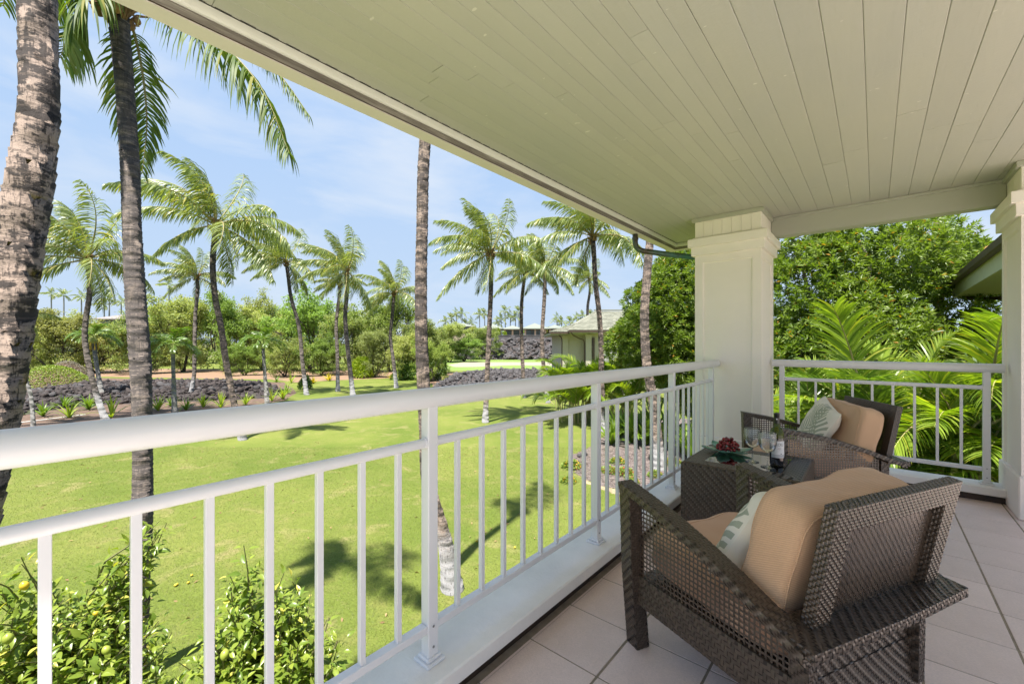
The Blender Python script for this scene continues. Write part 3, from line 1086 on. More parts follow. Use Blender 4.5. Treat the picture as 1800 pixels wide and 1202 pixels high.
def leafprint():
    """cream cloth printed with sage palm sprays; the print lies in the cloth's own plane"""
    m, nt, b, out = nodes_of('leaf_print_cloth')
    tc = nd(nt, 'ShaderNodeTexCoord')
    base = (0.74, 0.70, 0.60)
    mask = None
    for (ox, oz, rot, ln, wd) in ((0.03, -0.19, 0.35, 0.42, 0.125), (-0.17, -0.16, -0.15, 0.40, 0.085), (0.19, -0.02, -0.55, 0.30, 0.08)):
        mp = nd(nt, 'ShaderNodeMapping', {'Vector': tc.outputs['Object'], 'Location': (-ox, 0, -oz)})
        mp2 = nd(nt, 'ShaderNodeMapping', {'Vector': mp.outputs[0], 'Rotation': (0, rot, 0)})
        sp = nd(nt, 'ShaderNodeSeparateXYZ', {0: mp2.outputs[0]})
        x, z = sp.outputs['X'], sp.outputs['Z']
        xc = ma(nt, 'SUBTRACT', x, ma(nt, 'MULTIPLY', ma(nt, 'MULTIPLY', z, z), 0.55))
        ax = ma(nt, 'ABSOLUTE', xc)
        v = ma(nt, 'SUBTRACT', z, ma(nt, 'MULTIPLY', ax, 1.05))
        st = ma(nt, 'SINE', ma(nt, 'MULTIPLY', v, 2 * pi / 0.034))
        lf = ma(nt, 'GREATER_THAN', st, ma(nt, 'MULTIPLY_ADD', ax, 6.0, -0.35))
        t = ma(nt, 'DIVIDE', z, ln)
        prof = ma(nt, 'MULTIPLY', ma(nt, 'SINE', ma(nt, 'MULTIPLY', ma(nt, 'MINIMUM', ma(nt, 'MAXIMUM', t, 0.0), 1.0), pi)), wd)
        inside = ma(nt, 'LESS_THAN', ax, prof)
        a = ma(nt, 'MULTIPLY', lf, inside)
        stem = ma(nt, 'MULTIPLY', ma(nt, 'LESS_THAN', ax, 0.003), ma(nt, 'MULTIPLY', ma(nt, 'GREATER_THAN', t, 0.0), ma(nt, 'LESS_THAN', t, 1.0)))
        a = ma(nt, 'MAXIMUM', a, stem)
        mask = a if mask is None else ma(nt, 'MAXIMUM', mask, a)
    front = ma(nt, 'GREATER_THAN', nd(nt, 'ShaderNodeSeparateXYZ', {0: tc.outputs['Object']}).outputs['Y'], 0.012)
    c = mixc(nt, ma(nt, 'MULTIPLY', ma(nt, 'MULTIPLY', mask, front), 0.85), base, (0.30, 0.335, 0.25))
    nt.links.new(c, b.inputs['Base Color'])
    b.inputs['Roughness'].default_value = 0.95
    b.inputs['Specular IOR Level'].default_value = 0.1
    bump(nt, b, noise(nt, coords(nt), 380, 2, 0.8), 0.25, 0.002)
    return m
M_print = leafprint()

def cushion_fn(w, d, h, n, puff, seed, wr):
    r = random.Random(seed)
    ph = [r.uniform(0, 6.28) for _ in range(8)]
    def f(x, y, z):
        q = wr * (sin(5 * x + ph[0] + 3 * z) + sin(7 * z + ph[1] - 2 * x) + 0.6 * sin(11 * x + 6 * y + ph[2]))
        return Vector((x * w / 2 + q * 0.4 * x, y * d / 2 * (1 + puff * (1 - x * x) * (1 - z * z)) + q * 0.8 * y, z * h / 2 + q * z - 0.006 * (1 - abs(x)) * max(0, z)))
    return f
def cushion_mesh(name, mat, w, d, h, n=4.5, puff=0.0, seed=0, wr=0.004, res=26):
    """box cushion: rounded block of width w (x), depth d (y), height h (z)"""
    bm = bmesh.new()
    bmesh.ops.create_cube(bm, size=2)
    bmesh.ops.subdivide_edges(bm, edges=bm.edges[:], cuts=res, use_grid_fill=True)
    f = cushion_fn(w, d, h, n, puff, seed, wr)
    for v in bm.verts:
        x, y, z = v.co
        k = (abs(x) ** n + abs(y) ** n + abs(z) ** n) ** (-1 / n)
        v.co = f(x * k, y * k, z * k)
    me = bpy.data.meshes.new(name)
    for fc in bm.faces:
        fc.smooth = True
    bm.to_mesh(me); bm.free()
    me.materials.append(mat)
    return me
def piping(parent, mat, w, d, h, n, puff, seed, wr, axis, at_, r=0.0028):
    """welt cord round the cushion where top and side panels are sewn"""
    f = cushion_fn(w, d, h, n, puff, seed, wr)
    pts = []
    sc_ = (1 - abs(at_) ** n) ** (1 / n)
    for k in range(97):
        a = 2 * pi * k / 96
        c_, s_ = cos(a), sin(a)
        q = (abs(c_) ** n + abs(s_) ** n) ** (-1 / n) * sc_
        pts.append(f(c_ * q, at_, s_ * q) if axis == 1 else f(c_ * q, s_ * q, at_))
    o = MB(); o.tube(pts, r, 6, cap=False)
    return o.build('piping', mat, parent, True)

def pillow_mesh(name, mat, s, t, seed):
    """square knife-edge pillow, faces along y, width x, height z"""
    n = 30
    r = random.Random(seed)
    ph = [r.uniform(0, 6.28) for _ in range(6)]
    V, F = [], []
    for side in (1, -1):
        for i in range(n + 1):
            for j in range(n + 1):
                u, v = -1 + 2 * i / n, -1 + 2 * j / n
                e = (max(0, 1 - u ** 4) * max(0, 1 - v ** 4)) ** 0.55
                pu = 1 - 0.085 * (1 - v * v) * abs(u) ** 3
                pv = 1 - 0.085 * (1 - u * u) * abs(v) ** 3
                wrk = 0.004 * sin(9 * u + 5 * v + ph[0]) * e + 0.006 * sin(4 * u - 7 * v + ph[1]) * e
                V.append((u * pu * s / 2, side * (t / 2 * e) + wrk, v * pv * s / 2))
    for side in (0, 1):
        b = side * (n + 1) ** 2
        for i in range(n):
            for j in range(n):
                a, b_, c, d = b + i * (n + 1) + j, b + (i + 1) * (n + 1) + j, b + (i + 1) * (n + 1) + j + 1, b + i * (n + 1) + j + 1
                F.append((a, b_, c, d) if side else (d, c, b_, a))
    me = npmesh(name, V, [np.array(F)], mat, True)
    return me

def place_local(o, O, rz, off, rx=0.0, rzz=0.0, ry=0.0):
    M_ = Matrix.Translation(O) @ Matrix.Rotation(rz, 4, 'Z') @ Matrix.Translation(Vector(off)) @ Matrix.Rotation(rzz, 4, 'Z') @ Matrix.Rotation(rx, 4, 'X') @ Matrix.Rotation(ry, 4, 'Y')
    o.matrix_world = M_

M_creampiece = fabric('pillow_edge_cloth', (0.66, 0.63, 0.54))
for O, rz, which, wh2 in ((O1, A1, 0, 'nearest wicker armchair seen from behind'), (O2, math.atan2(-0.493, -0.870) - pi / 2, 1, 'far wicker armchair by the pillar')):
    me = cushion_mesh('seat_cushion', M_seatcl, 0.57, 0.62, 0.16, 5, 0.0, 3 + which)
    sc = tag(link('seat_cushion', me), 'tan seat cushion lying in the ' + wh2, 'cushion', 'tan seat cushions')
    for a_ in (-0.86, 0.86):
        piping(sc, M_seatcl, 0.57, 0.62, 0.16, 5, 0.0, 3 + which, 0.004, 2, a_)
    place_local(sc, O, rz, (0, 0.055, 0.375), radians(3.0))
    me = cushion_mesh('back_cushion', M_tan if which == 0 else M_tan2, 0.585, 0.165, 0.415, 6.5, 0.06, 11 + which, 0.0035)
    bc = tag(link('back_cushion', me), ('ribbed tan back cushion leaning in the ' if which == 0 else 'smooth tan back cushion leaning in the ') + wh2, 'cushion', 'tan back cushions')
    for a_ in (-0.84, 0.84):
        piping(bc, M_tan if which == 0 else M_tan2, 0.585, 0.165, 0.415, 6.5, 0.06, 11 + which, 0.0035, 1, a_)
    place_local(bc, O, rz, (0.005, -0.203, 0.588), radians(14.5) if which == 0 else radians(13.5), 0.0, radians(-1.5))
    me = pillow_mesh('pillow', M_print, 0.38 if which == 0 else 0.40, 0.13, 5 + which)
    pl = tag(link('pillow', me), ('cream leaf print pillow half hidden behind the ribbed back cushion' if which == 0 else 'cream pillow with sage palm leaf print leaning in the far armchair'), 'pillow', 'cream leaf print pillows')
    place_local(pl, O, rz, (-0.06, -0.045, 0.575) if which == 0 else (0.03, -0.045, 0.60), radians(30) if which == 0 else radians(24), radians(4) if which == 0 else radians(-6), radians(3) if which == 0 else radians(-14))

# ================================================================== side table
TX0, TX1, TY0, TY1, TH = -0.911, -0.289, 2.666, 3.256, 0.50
table = tag(empty('side_table', ((TX0 + TX1) / 2, (TY0 + TY1) / 2, 0)), 'square dark wicker side table with inset glass top holding wine and grapes', 'table')
tinv = Matrix.Translation(-Vector(table.location))
def tput(o):
    o.matrix_parent_inverse = tinv
    return o
W = WV()
z0 = 0.015
ins = 0.012
cs = [(TX0, TY0), (TX1, TY0), (TX1, TY1), (TX0, TY1)]
ct = [(TX0 + ins, TY0 + ins), (TX1 - ins, TY0 + ins), (TX1 - ins, TY1 - ins), (TX0 + ins, TY1 - ins)]
for k in range(4):
    a, b_ = cs[k], cs[(k + 1) % 4]
    W.ruled([(a[0], a[1], TH - 0.008), (b_[0], b_[1], TH - 0.008)], [(a[0], a[1], z0), (b_[0], b_[1], z0)], 0.0112, (b_[1] - a[1], a[0] - b_[0], 0), 'twill', band=50)
    a2, b2 = ct[k], ct[(k + 1) % 4]
    W.ruled([(a[0], a[1], TH - 0.008), (b_[0], b_[1], TH - 0.008)], [(a2[0], a2[1], TH), (b2[0], b2[1], TH)], 0.0112, (0, 0, 1), 'plain')
tput(W.build('body', table))
W = WV()
G = 0.105
ci = [(TX0 + G, TY0 + G), (TX1 - G, TY0 + G), (TX1 - G, TY1 - G), (TX0 + G, TY1 - G)]
for k in range(4):
    a, b_ = ct[k], ct[(k + 1) % 4]
    a2, b2 = ci[k], ci[(k + 1) % 4]
    W.ruled([(a[0], a[1], TH), (b_[0], b_[1], TH)], [(a2[0], a2[1], TH), (b2[0], b2[1], TH)], 0.0112, (0, 0, 1), 'twill', band=400)
    W.ruled([(a2[0], a2[1], TH), (b2[0], b2[1], TH)], [(a2[0], a2[1], TH - 0.012), (b2[0], b2[1], TH - 0.012)], 0.0112, (a[1] - b_[1], b_[0] - a[0], 0), 'plain')
W.ruled([(ci[0][0], ci[0][1], TH - 0.012), (ci[1][0], ci[1][1], TH - 0.012)], [(ci[3][0], ci[3][1], TH - 0.012), (ci[2][0], ci[2][1], TH - 0.012)], 0.0112, (0, 0, 1), 'twill', band=50)
tput(W.build('top_frame', table))
M_pane = thinglass('table_glass', (0.80, 0.86, 0.84), 1.5, 0.015, 0.36)
mb = MB(); mb.box(ci[0][0] + 0.002, ci[1][0] - 0.002, ci[0][1] + 0.002, ci[2][1] - 0.002, TH - 0.0075, TH - 0.0005, 0.001)
tput(mb.build('glass_top', M_pane, table))
GT = TH + 0.0002

# ------------------------------------------------------------------ wine bottle
def bottleglass(name, col, alpha):
    m, nt, b, out = nodes_of(name)
    b.inputs['Base Color'].default_value = tuple(col) + (1,)
    b.inputs['Roughness'].default_value = 0.06
    b.inputs['Specular IOR Level'].default_value = 0.7
    tr = nd(nt, 'ShaderNodeBsdfTransparent', {'Color': tuple(min(1, x * 5) for x in col) + (1,)})
    mx = nd(nt, 'ShaderNodeMixShader', {0: alpha, 1: b.outputs[0], 2: tr.outputs[0]})
    nt.links.new(mx.outputs[0], out.inputs['Surface'])
    return m
M_bg = bottleglass('bottle_glass', (0.10, 0.12, 0.012), 0.55)
M_wine = bottleglass('bottle_wine', (0.006, 0.004, 0.005), 0.0)
M_foil = plain('foil_black', (0.012, 0.012, 0.013), 0.3, 0.02)
M_label = plain('paper_label', (0.66, 0.66, 0.68), 0.6, 0.02)
M_ink = plain('ink', (0.05, 0.05, 0.055), 0.7, 0.0)
M_ink2 = plain('ink_rust', (0.32, 0.20, 0.18), 0.7, 0.0)
M_ink3 = plain('ink_grey', (0.42, 0.43, 0.46), 0.7, 0.0)
BX, BY = -0.445, 2.945
bot = tag(empty('wine_bottle', (BX, BY, GT)), 'green glass wine bottle with pale label and black capsule on the side table', 'bottle')
mb = MB()
mb.lathe([(0.0, 0.003), (0.030, 0.0), (0.0365, 0.004), (0.0372, 0.012), (0.0372, 0.165)], 36)
bw = mb.build('wine_filled_body', M_wine, bot, True)
mb = MB()
mb.lathe([(0.0372, 0.165), (0.0372, 0.185), (0.0362, 0.196), (0.032, 0.208), (0.0245, 0.220), (0.018, 0.231), (0.0150, 0.243), (0.0142, 0.262)], 36)
mb.build('shoulder', M_bg, bot, True)
mb = MB()
mb.lathe([(0.0147, 0.245), (0.0150, 0.27), (0.0150, 0.298), (0.0160, 0.299), (0.0160, 0.308), (0.0145, 0.3105), (0.0, 0.3105)], 28)
mb.build('capsule', M_foil, bot, True)
cam_az = math.atan2(-BY, -BX)
lab_az = cam_az + radians(28)
def cyl_patch(name, mat, r, z0_, z1_, a0, a1, parent, n=20):
    o = MB()
    vs_ = []
    for k in range(n + 1):
        a = a0 + (a1 - a0) * k / n
        vs_ += [(r * cos(a), r * sin(a), z0_), (r * cos(a), r * sin(a), z1_)]
    o.add(vs_, [(2 * k, 2 * k + 2, 2 * k + 3, 2 * k + 1) for k in range(n)])
    return o.build(name, mat, parent, True)
lb = cyl_patch('label', M_label, 0.0376, 0.052, 0.150, lab_az - 1.25, lab_az + 1.25, bot)
def bent_text(txt, size, z, a_c, r, mat, parent, name='lettering'):
    cu = bpy.data.curves.new(name, 'FONT')
    cu.body = txt
    cu.size = size
    cu.align_x = 'CENTER'
    tmp = bpy.data.objects.new(name, cu)
    C.objects.link(tmp)
    dg = bpy.context.evaluated_depsgraph_get()
    me = bpy.data.meshes.new_from_object(tmp.evaluated_get(dg))
    bpy.data.objects.remove(tmp)
    for v in me.vertices:
        a = a_c + v.co.x / r
        v.co = Vector((r * cos(a), r * sin(a), z + v.co.y))
    me.materials.clear()
    me.materials.append(mat)
    return link(name, me, parent)
# seen from outside the text runs anticlockwise from above
bent_text('ZOU', 0.022, 0.122, lab_az - 0.12, 0.03785, M_ink, lb)
for (z, hw_, m_) in ((0.109, 0.17, M_ink2), (0.1035, 0.25, M_ink2), (0.0965, 0.07, M_ink2)):
    cyl_patch('text_line', m_, 0.03785, z, z + 0.0016, lab_az - 0.12 - hw_, lab_az - 0.12 + hw_, lb, 8)
cyl_patch('label_band', M_ink3, 0.03785, 0.054, 0.071, lab_az - 1.2, lab_az + 1.2, lb, 16)
cyl_patch('label_mark', M_ink, 0.0380, 0.074, 0.078, lab_az + 0.05, lab_az + 0.25, lb, 6)
cyl_patch('capsule_mark', M_label, 0.0152, 0.272, 0.280, cam_az - 0.2, cam_az + 0.25, bot, 6)

# ------------------------------------------------------------------ wine glasses
M_cup = thinglass('drinking_glass', (0.90, 0.92, 0.92), 1.42, 0.02, 0.06, 0.07)
M_cupcut = thinglass('cut_glass', (0.85, 0.87, 0.87), 1.42, 0.12, 0.08, 0.22)
def wine_glass(x, y, label):
    root = tag(empty('wine_glass', (x, y, GT)), label, 'glass', 'empty stemmed wine glasses')
    o = MB()
    o.lathe([(0.0, 0.0), (0.037, 0.0005), (0.0365, 0.002), (0.018, 0.004), (0.006, 0.010), (0.0042, 0.02), (0.0038, 0.055), (0.0045, 0.082), (0.009, 0.088)], 28)
    o.build('stem', M_cup, root, True)
    o = MB()
    o.lathe([(0.002, 0.0875), (0.016, 0.091), (0.031, 0.101), (0.041, 0.117), (0.0455, 0.135), (0.0462, 0.155)], 32)
    b_ = o.build('bowl', M_cup, root, True)
    o = MB()
    prof = []
    for k in range(13):
        z = 0.155 + 0.048 * k / 12
        prof.append((0.0462 - 0.0022 * (k / 12) ** 2 + (0.0006 if k % 2 else 0.0), z))
    o.lathe(prof, 48)
    o.build('cut_band', M_cupcut, b_, False)
    o = MB()
    ring = [(0.0440 * cos(2 * pi * k / 40), 0.0440 * sin(2 * pi * k / 40), 0.2035) for k in range(41)]
    o.tube(ring, 0.0009, 6, False)
    o.build('rim', M_cup, b_, True)
wine_glass(-0.572, 2.935, 'stemmed wine glass with textured rim standing nearer the grapes')
wine_glass(-0.478, 2.862, 'stemmed wine glass with textured rim overlapping the bottle')

# ------------------------------------------------------------------ leaf dish and grapes
def greenglass():
    m, nt, b, out = nodes_of('green_glass')
    nt.nodes.remove(b)
    fr = nd(nt, 'ShaderNodeFresnel', {'IOR': 1.5})
    tr = nd(nt, 'ShaderNodeBsdfTransparent', {'Color': (0.55, 0.86, 0.74, 1)})
    tl = nd(nt, 'ShaderNodeBsdfTranslucent', {'Color': (0.50, 0.95, 0.80, 1)})
    gl = nd(nt, 'ShaderNodeBsdfGlossy', {'Roughness': 0.06})
    mx = nd(nt, 'ShaderNodeMixShader', {0: 0.5, 1: tr.outputs[0], 2: tl.outputs[0]})
    df = nd(nt, 'ShaderNodeBsdfDiffuse', {'Color': (0.25, 0.66, 0.52, 1)})
    mx = nd(nt, 'ShaderNodeMixShader', {0: 0.22, 1: mx.outputs[0], 2: df.outputs[0]})
    mx2 = nd(nt, 'ShaderNodeMixShader', {0: ma(nt, 'ADD', fr.outputs[0], 0.06), 1: mx.outputs[0], 2: gl.outputs[0]})
    nt.links.new(mx2.outputs[0], out.inputs['Surface'])
    return m
M_gg = greenglass()
DX, DY = -0.745, 3.085
dish = tag(empty('leaf_dish', (DX, DY, GT)), 'green glass dish shaped like pointed leaves under the red grapes', 'dish')
o = MB()
o.lathe([(0.0, 0.004), (0.045, 0.002), (0.062, 0.006), (0.070, 0.016)], 30)
o.build('bowl', M_gg, dish, True)
for k in range(6):
    a = 2 * pi * k / 6 + 0.45
    ln = 0.105 + 0.018 * (k % 2)
    L_ = MB()
    n = 8
    vs_ = []
    for i in range(n + 1):
        t = i / n
        w = 0.042 * (sin(pi * min(1, 0.12 + 0.88 * t)) ** 0.8) + 0.0005
        r_ = 0.040 + ln * t
        z = 0.008 + 0.020 * t ** 2.2 + (0.012 if k in (1, 2) else 0) * t
        for s in (-1, -0.5, 0, 0.5, 1):
            x_, y_ = r_, s * w
            vs_.append((x_ * cos(a) - y_ * sin(a), x_ * sin(a) + y_ * cos(a), z + 0.012 * abs(s) ** 2 * (1 - 0.3 * t)))
    fs = []
    for i in range(n):
        for j in range(4):
            fs.append((i * 5 + j, i * 5 + j + 1, (i + 1) * 5 + j + 1, (i + 1) * 5 + j))
    L_.add(vs_, fs)
    lo = L_.build('leaf', M_gg, dish, True)
    so = lo.modifiers.new('thick', 'SOLIDIFY'); so.thickness = 0.004
def grapemat():
    m, nt, b, out = nodes_of('grape_skin')
    oi = nd(nt, 'ShaderNodeObjectInfo')
    c = mixc(nt, oi.outputs['Random'], (0.10, 0.006, 0.010), (0.30, 0.022, 0.022))
    n1 = noise(nt, coords(nt), 90, 2)
    c = mixc(nt, ramp(nt, n1, [(0.5, 0.0), (0.8, 0.25)]), c, (0.42, 0.16, 0.16))
    nt.links.new(c, b.inputs['Base Color'])
    b.inputs['Roughness'].default_value = 0.22
    b.inputs['Subsurface Weight'].default_value = 0.12
    b.inputs['Subsurface Radius'].default_value = (0.01, 0.003, 0.002)
    return m
M_grape = grapemat()
grapes = tag(empty('grape_bunch', (DX, DY, GT + 0.01)), 'bunch of shiny red grapes heaped in the green leaf dish', 'grapes')
bm = bmesh.new(); bmesh.ops.create_icosphere(bm, subdivisions=3, radius=1)
for f in bm.faces:
    f.smooth = True
gm = bpy.data.meshes.new('grape'); bm.to_mesh(gm); bm.free(); gm.materials.append(M_grape)
rr = random.Random(4)
placed = []
for tries in range(4000):
    if len(placed) >= 84:
        break
    r_ = rr.uniform(0.0088, 0.0108)
    a, q = rr.uniform(0, 2 * pi), rr.random() ** 0.62
    x_, y_ = 0.072 * q * cos(a), 0.052 * q * sin(a)
    z_ = r_ + 0.004
    top = 0.072 * (1 - (q) ** 2) ** 0.7 + r_
    for (px_, py_, pz_, pr_) in placed:
        dd = (px_ - x_) ** 2 + (py_ - y_) ** 2
        mn = (pr_ + r_) * 0.93
        if dd < mn * mn:
            z_ = max(z_, pz_ + math.sqrt(mn * mn - dd))
    if z_ < top + 0.004:
        placed.append((x_, y_, z_, r_))
for (x_, y_, z_, r_) in placed:
    g = link('grape', gm, grapes)
    ca, sa = cos(ANG), sin(ANG)
    g.location = (x_ * ca - y_ * sa, x_ * sa + y_ * ca, z_)
    g.scale = (r_, r_, r_ * 1.12)
    g.rotation_euler = (rr.uniform(-.6, .6), rr.uniform(-.6, .6), 0)
o = MB()
o.tube([(0.0, 0.0, 0.03), (0.008, 0.004, 0.075), (0.02, 0.0, 0.095)], 0.0018, 6)
M_stalk = plain('grape_stalk', (0.16, 0.13, 0.05), 0.8)
o.build('stalk', M_stalk, grapes)
# ================================================================== the ground
def lawnmat():
    m, nt, b, out = nodes_of('lawn_grass')
    v = coords(nt)
    n1 = noise(nt, v, 0.22, 4, 0.6)
    n2 = noise(nt, v, 1.7, 5, 0.65)
    n3 = noise(nt, coords(nt, (1, 1, 1)), 26, 4, 0.75)
    n4 = noise(nt, v, 130, 2, 0.7)
    c = mixc(nt, ramp(nt, n1, [(0.36, 0.0), (0.64, 1.0)]), (0.100, 0.138, 0.024), (0.156, 0.182, 0.042))
    c = mixc(nt, ramp(nt, n2, [(0.50, 0.0), (0.78, 0.65)]), c, (0.21, 0.195, 0.07))
    n5 = noise(nt, v, 0.7, 5, 0.65, 0.6)
    c = mixc(nt, ramp(nt, n5, [(0.58, 0.0), (0.74, 0.8)]), c, (0.28, 0.23, 0.12))
    tex = ma(nt, 'ADD', ma(nt, 'MULTIPLY', n3, 0.6), ma(nt, 'MULTIPLY', n4, 0.4))
    c = mixc(nt, 0.8, c, mixc(nt, ramp(nt, tex, [(0.30, 0.0), (0.68, 1.0)]), (0.52, 0.56, 0.42), (1.42, 1.38, 1.3)), 'MULTIPLY')
    nt.links.new(c, b.inputs['Base Color'])
    b.inputs['Roughness'].default_value = 0.9
    b.inputs['Specular IOR Level'].default_value = 0.15
    bump(nt, b, tex, 0.6, 0.03)
    return m
M_lawn = lawnmat()
M_soil = plain('soil', (0.085, 0.053, 0.038), 0.95, 0.3, 4, 0.8, 12, col2=(0.155, 0.10, 0.068))
M_red = plain('red_dirt', (0.25, 0.145, 0.090), 0.95, 0.1, 0.7, 0.5, 6, col2=(0.20, 0.14, 0.085))
M_sand = plain('bunker_sand', (0.27, 0.235, 0.185), 0.95, 0.03, 0.2)
M_fair = plain('fairway_grass', (0.13, 0.21, 0.035), 0.9, 0.1, 0.08, col2=(0.175, 0.23, 0.045))
M_hill = plain('scrub', (0.09, 0.10, 0.04), 0.95, 0.2, 0.05, col2=(0.14, 0.13, 0.06))

mb = MB()
mb.add([(-2500, -1500, GROUND), (2500, -1500, GROUND), (2500, 3500, GROUND), (-2500, 3500, GROUND)], [(0, 1, 2, 3)])
kind(mb.build('lawn', M_lawn), 'structure')

def sheet(name, pts, z, mat, jit=0.25, sub=8, seed=1):
    r = random.Random(seed)
    P = [gpt(px, zof(py)) for px, py in pts]
    out = []
    for i, p in enumerate(P):
        q = P[(i + 1) % len(P)]
        for k in range(sub):
            t = k / sub
            v = p.lerp(q, t)
            a = jit * (1 if k else 0.3)
            out.append((v.x + r.uniform(-a, a), v.y + r.uniform(-a, a), GROUND + z))
    bm = bmesh.new()
    f = bm.faces.new([bm.verts.new(p) for p in out])
    f.normal_update()
    if f.normal.z < 0:
        f.normal_flip()
    bmesh.ops.triangulate(bm, faces=bm.faces[:])
    me = bpy.data.meshes.new(name); bm.to_mesh(me); bm.free()
    return kind(link(name, me, None, mat), 'structure')
sheet('planting_bed', [(-260, 830), (-40, 790), (60, 757), (190, 746), (300, 734), (420, 715), (500, 704), (522, 690), (500, 672), (170, 664), (-260, 672)], 0.004, M_soil, 0.15)
sheet('dirt_path', [(120, 661), (300, 664), (480, 667), (520, 672), (600, 668), (700, 664), (752, 664), (762, 680), (800, 690), (812, 672), (795, 655), (700, 651), (480, 650), (170, 647)], 0.008, M_red, 0.3)
sheet('fairway', [(690, 646), (780, 651), (1010, 652), (1100, 640), (1100, 627), (680, 627)], 0.006, M_fair, 0.5)
sheet('bunker', [(788, 641), (812, 637), (900, 636.5), (990, 637), (1060, 641), (1000, 643), (900, 642), (830, 645), (800, 645)], 0.012, M_sand, 0.3)
sheet('bunker', [(955, 631), (1060, 629.6), (1060, 631.6), (980, 632.4)], 0.012, M_sand, 0.3)
M_mulch = plain('mulch', (0.075, 0.055, 0.050), 0.95, 0.3, 8, 1.0, 22, col2=(0.20, 0.16, 0.15))
sheet('mulch_bed', [(1004, 800), (1012, 832), (1050, 852), (1120, 866), (1240, 880), (1300, 860), (1300, 742), (1190, 735), (1110, 745), (1060, 768), (1030, 790)], 0.006, M_mulch, 0.05)
sheet('bare_patch', [(1020, 838), (1060, 855), (1130, 869), (1240, 884), (1180, 886), (1080, 868), (1030, 850)], 0.004, plain('bare_soil', (0.36, 0.28, 0.17), 0.95, 0.15, 3), 0.08)

# short grass standing on the near lawn
def grass_field():
    r = np.random.default_rng(3)
    n = 240000
    Z = 5.2 + 13.0 * r.random(n) ** 1.15
    px = r.uniform(-60, 1080, n)
    lat = (px - 900) / FPX * Z
    X, Y = Z * FX + lat * RX, Z * FY + lat * RY
    h = r.uniform(0.010, 0.026, n) * (0.8 + Z * 0.03)
    w = r.uniform(0.002, 0.0045, n) * (0.6 + Z * 0.06)
    a = r.uniform(0, 2 * pi, n)
    lx, ly = r.normal(0, 0.02, n) - 0.008, r.normal(0, 0.02, n)
    V = np.zeros((n, 3, 3))
    V[:, 0] = np.stack([X - w * np.cos(a), Y - w * np.sin(a), np.full(n, GROUND)], 1)
    V[:, 1] = np.stack([X + w * np.cos(a), Y + w * np.sin(a), np.full(n, GROUND)], 1)
    V[:, 2] = np.stack([X + lx, Y + ly, GROUND + h], 1)
    keep = X < -1.6
    V = V[keep]
    n = len(V)
    return npmesh('grass', V, [np.arange(n * 3).reshape(n, 3)])
M_blade = leafmat('grass_blade', (0.108, 0.147, 0.026), (0.165, 0.193, 0.046), (0.23, 0.20, 0.09), 0.3, 0.6, thresh3=0.9)
gr = link('grass', grass_field(), None, M_blade)
kind(gr, 'stuff')

# ================================================================== leaves and fronds
def norm(v):
    return v / np.maximum(np.linalg.norm(v, axis=-1, keepdims=True), 1e-9)

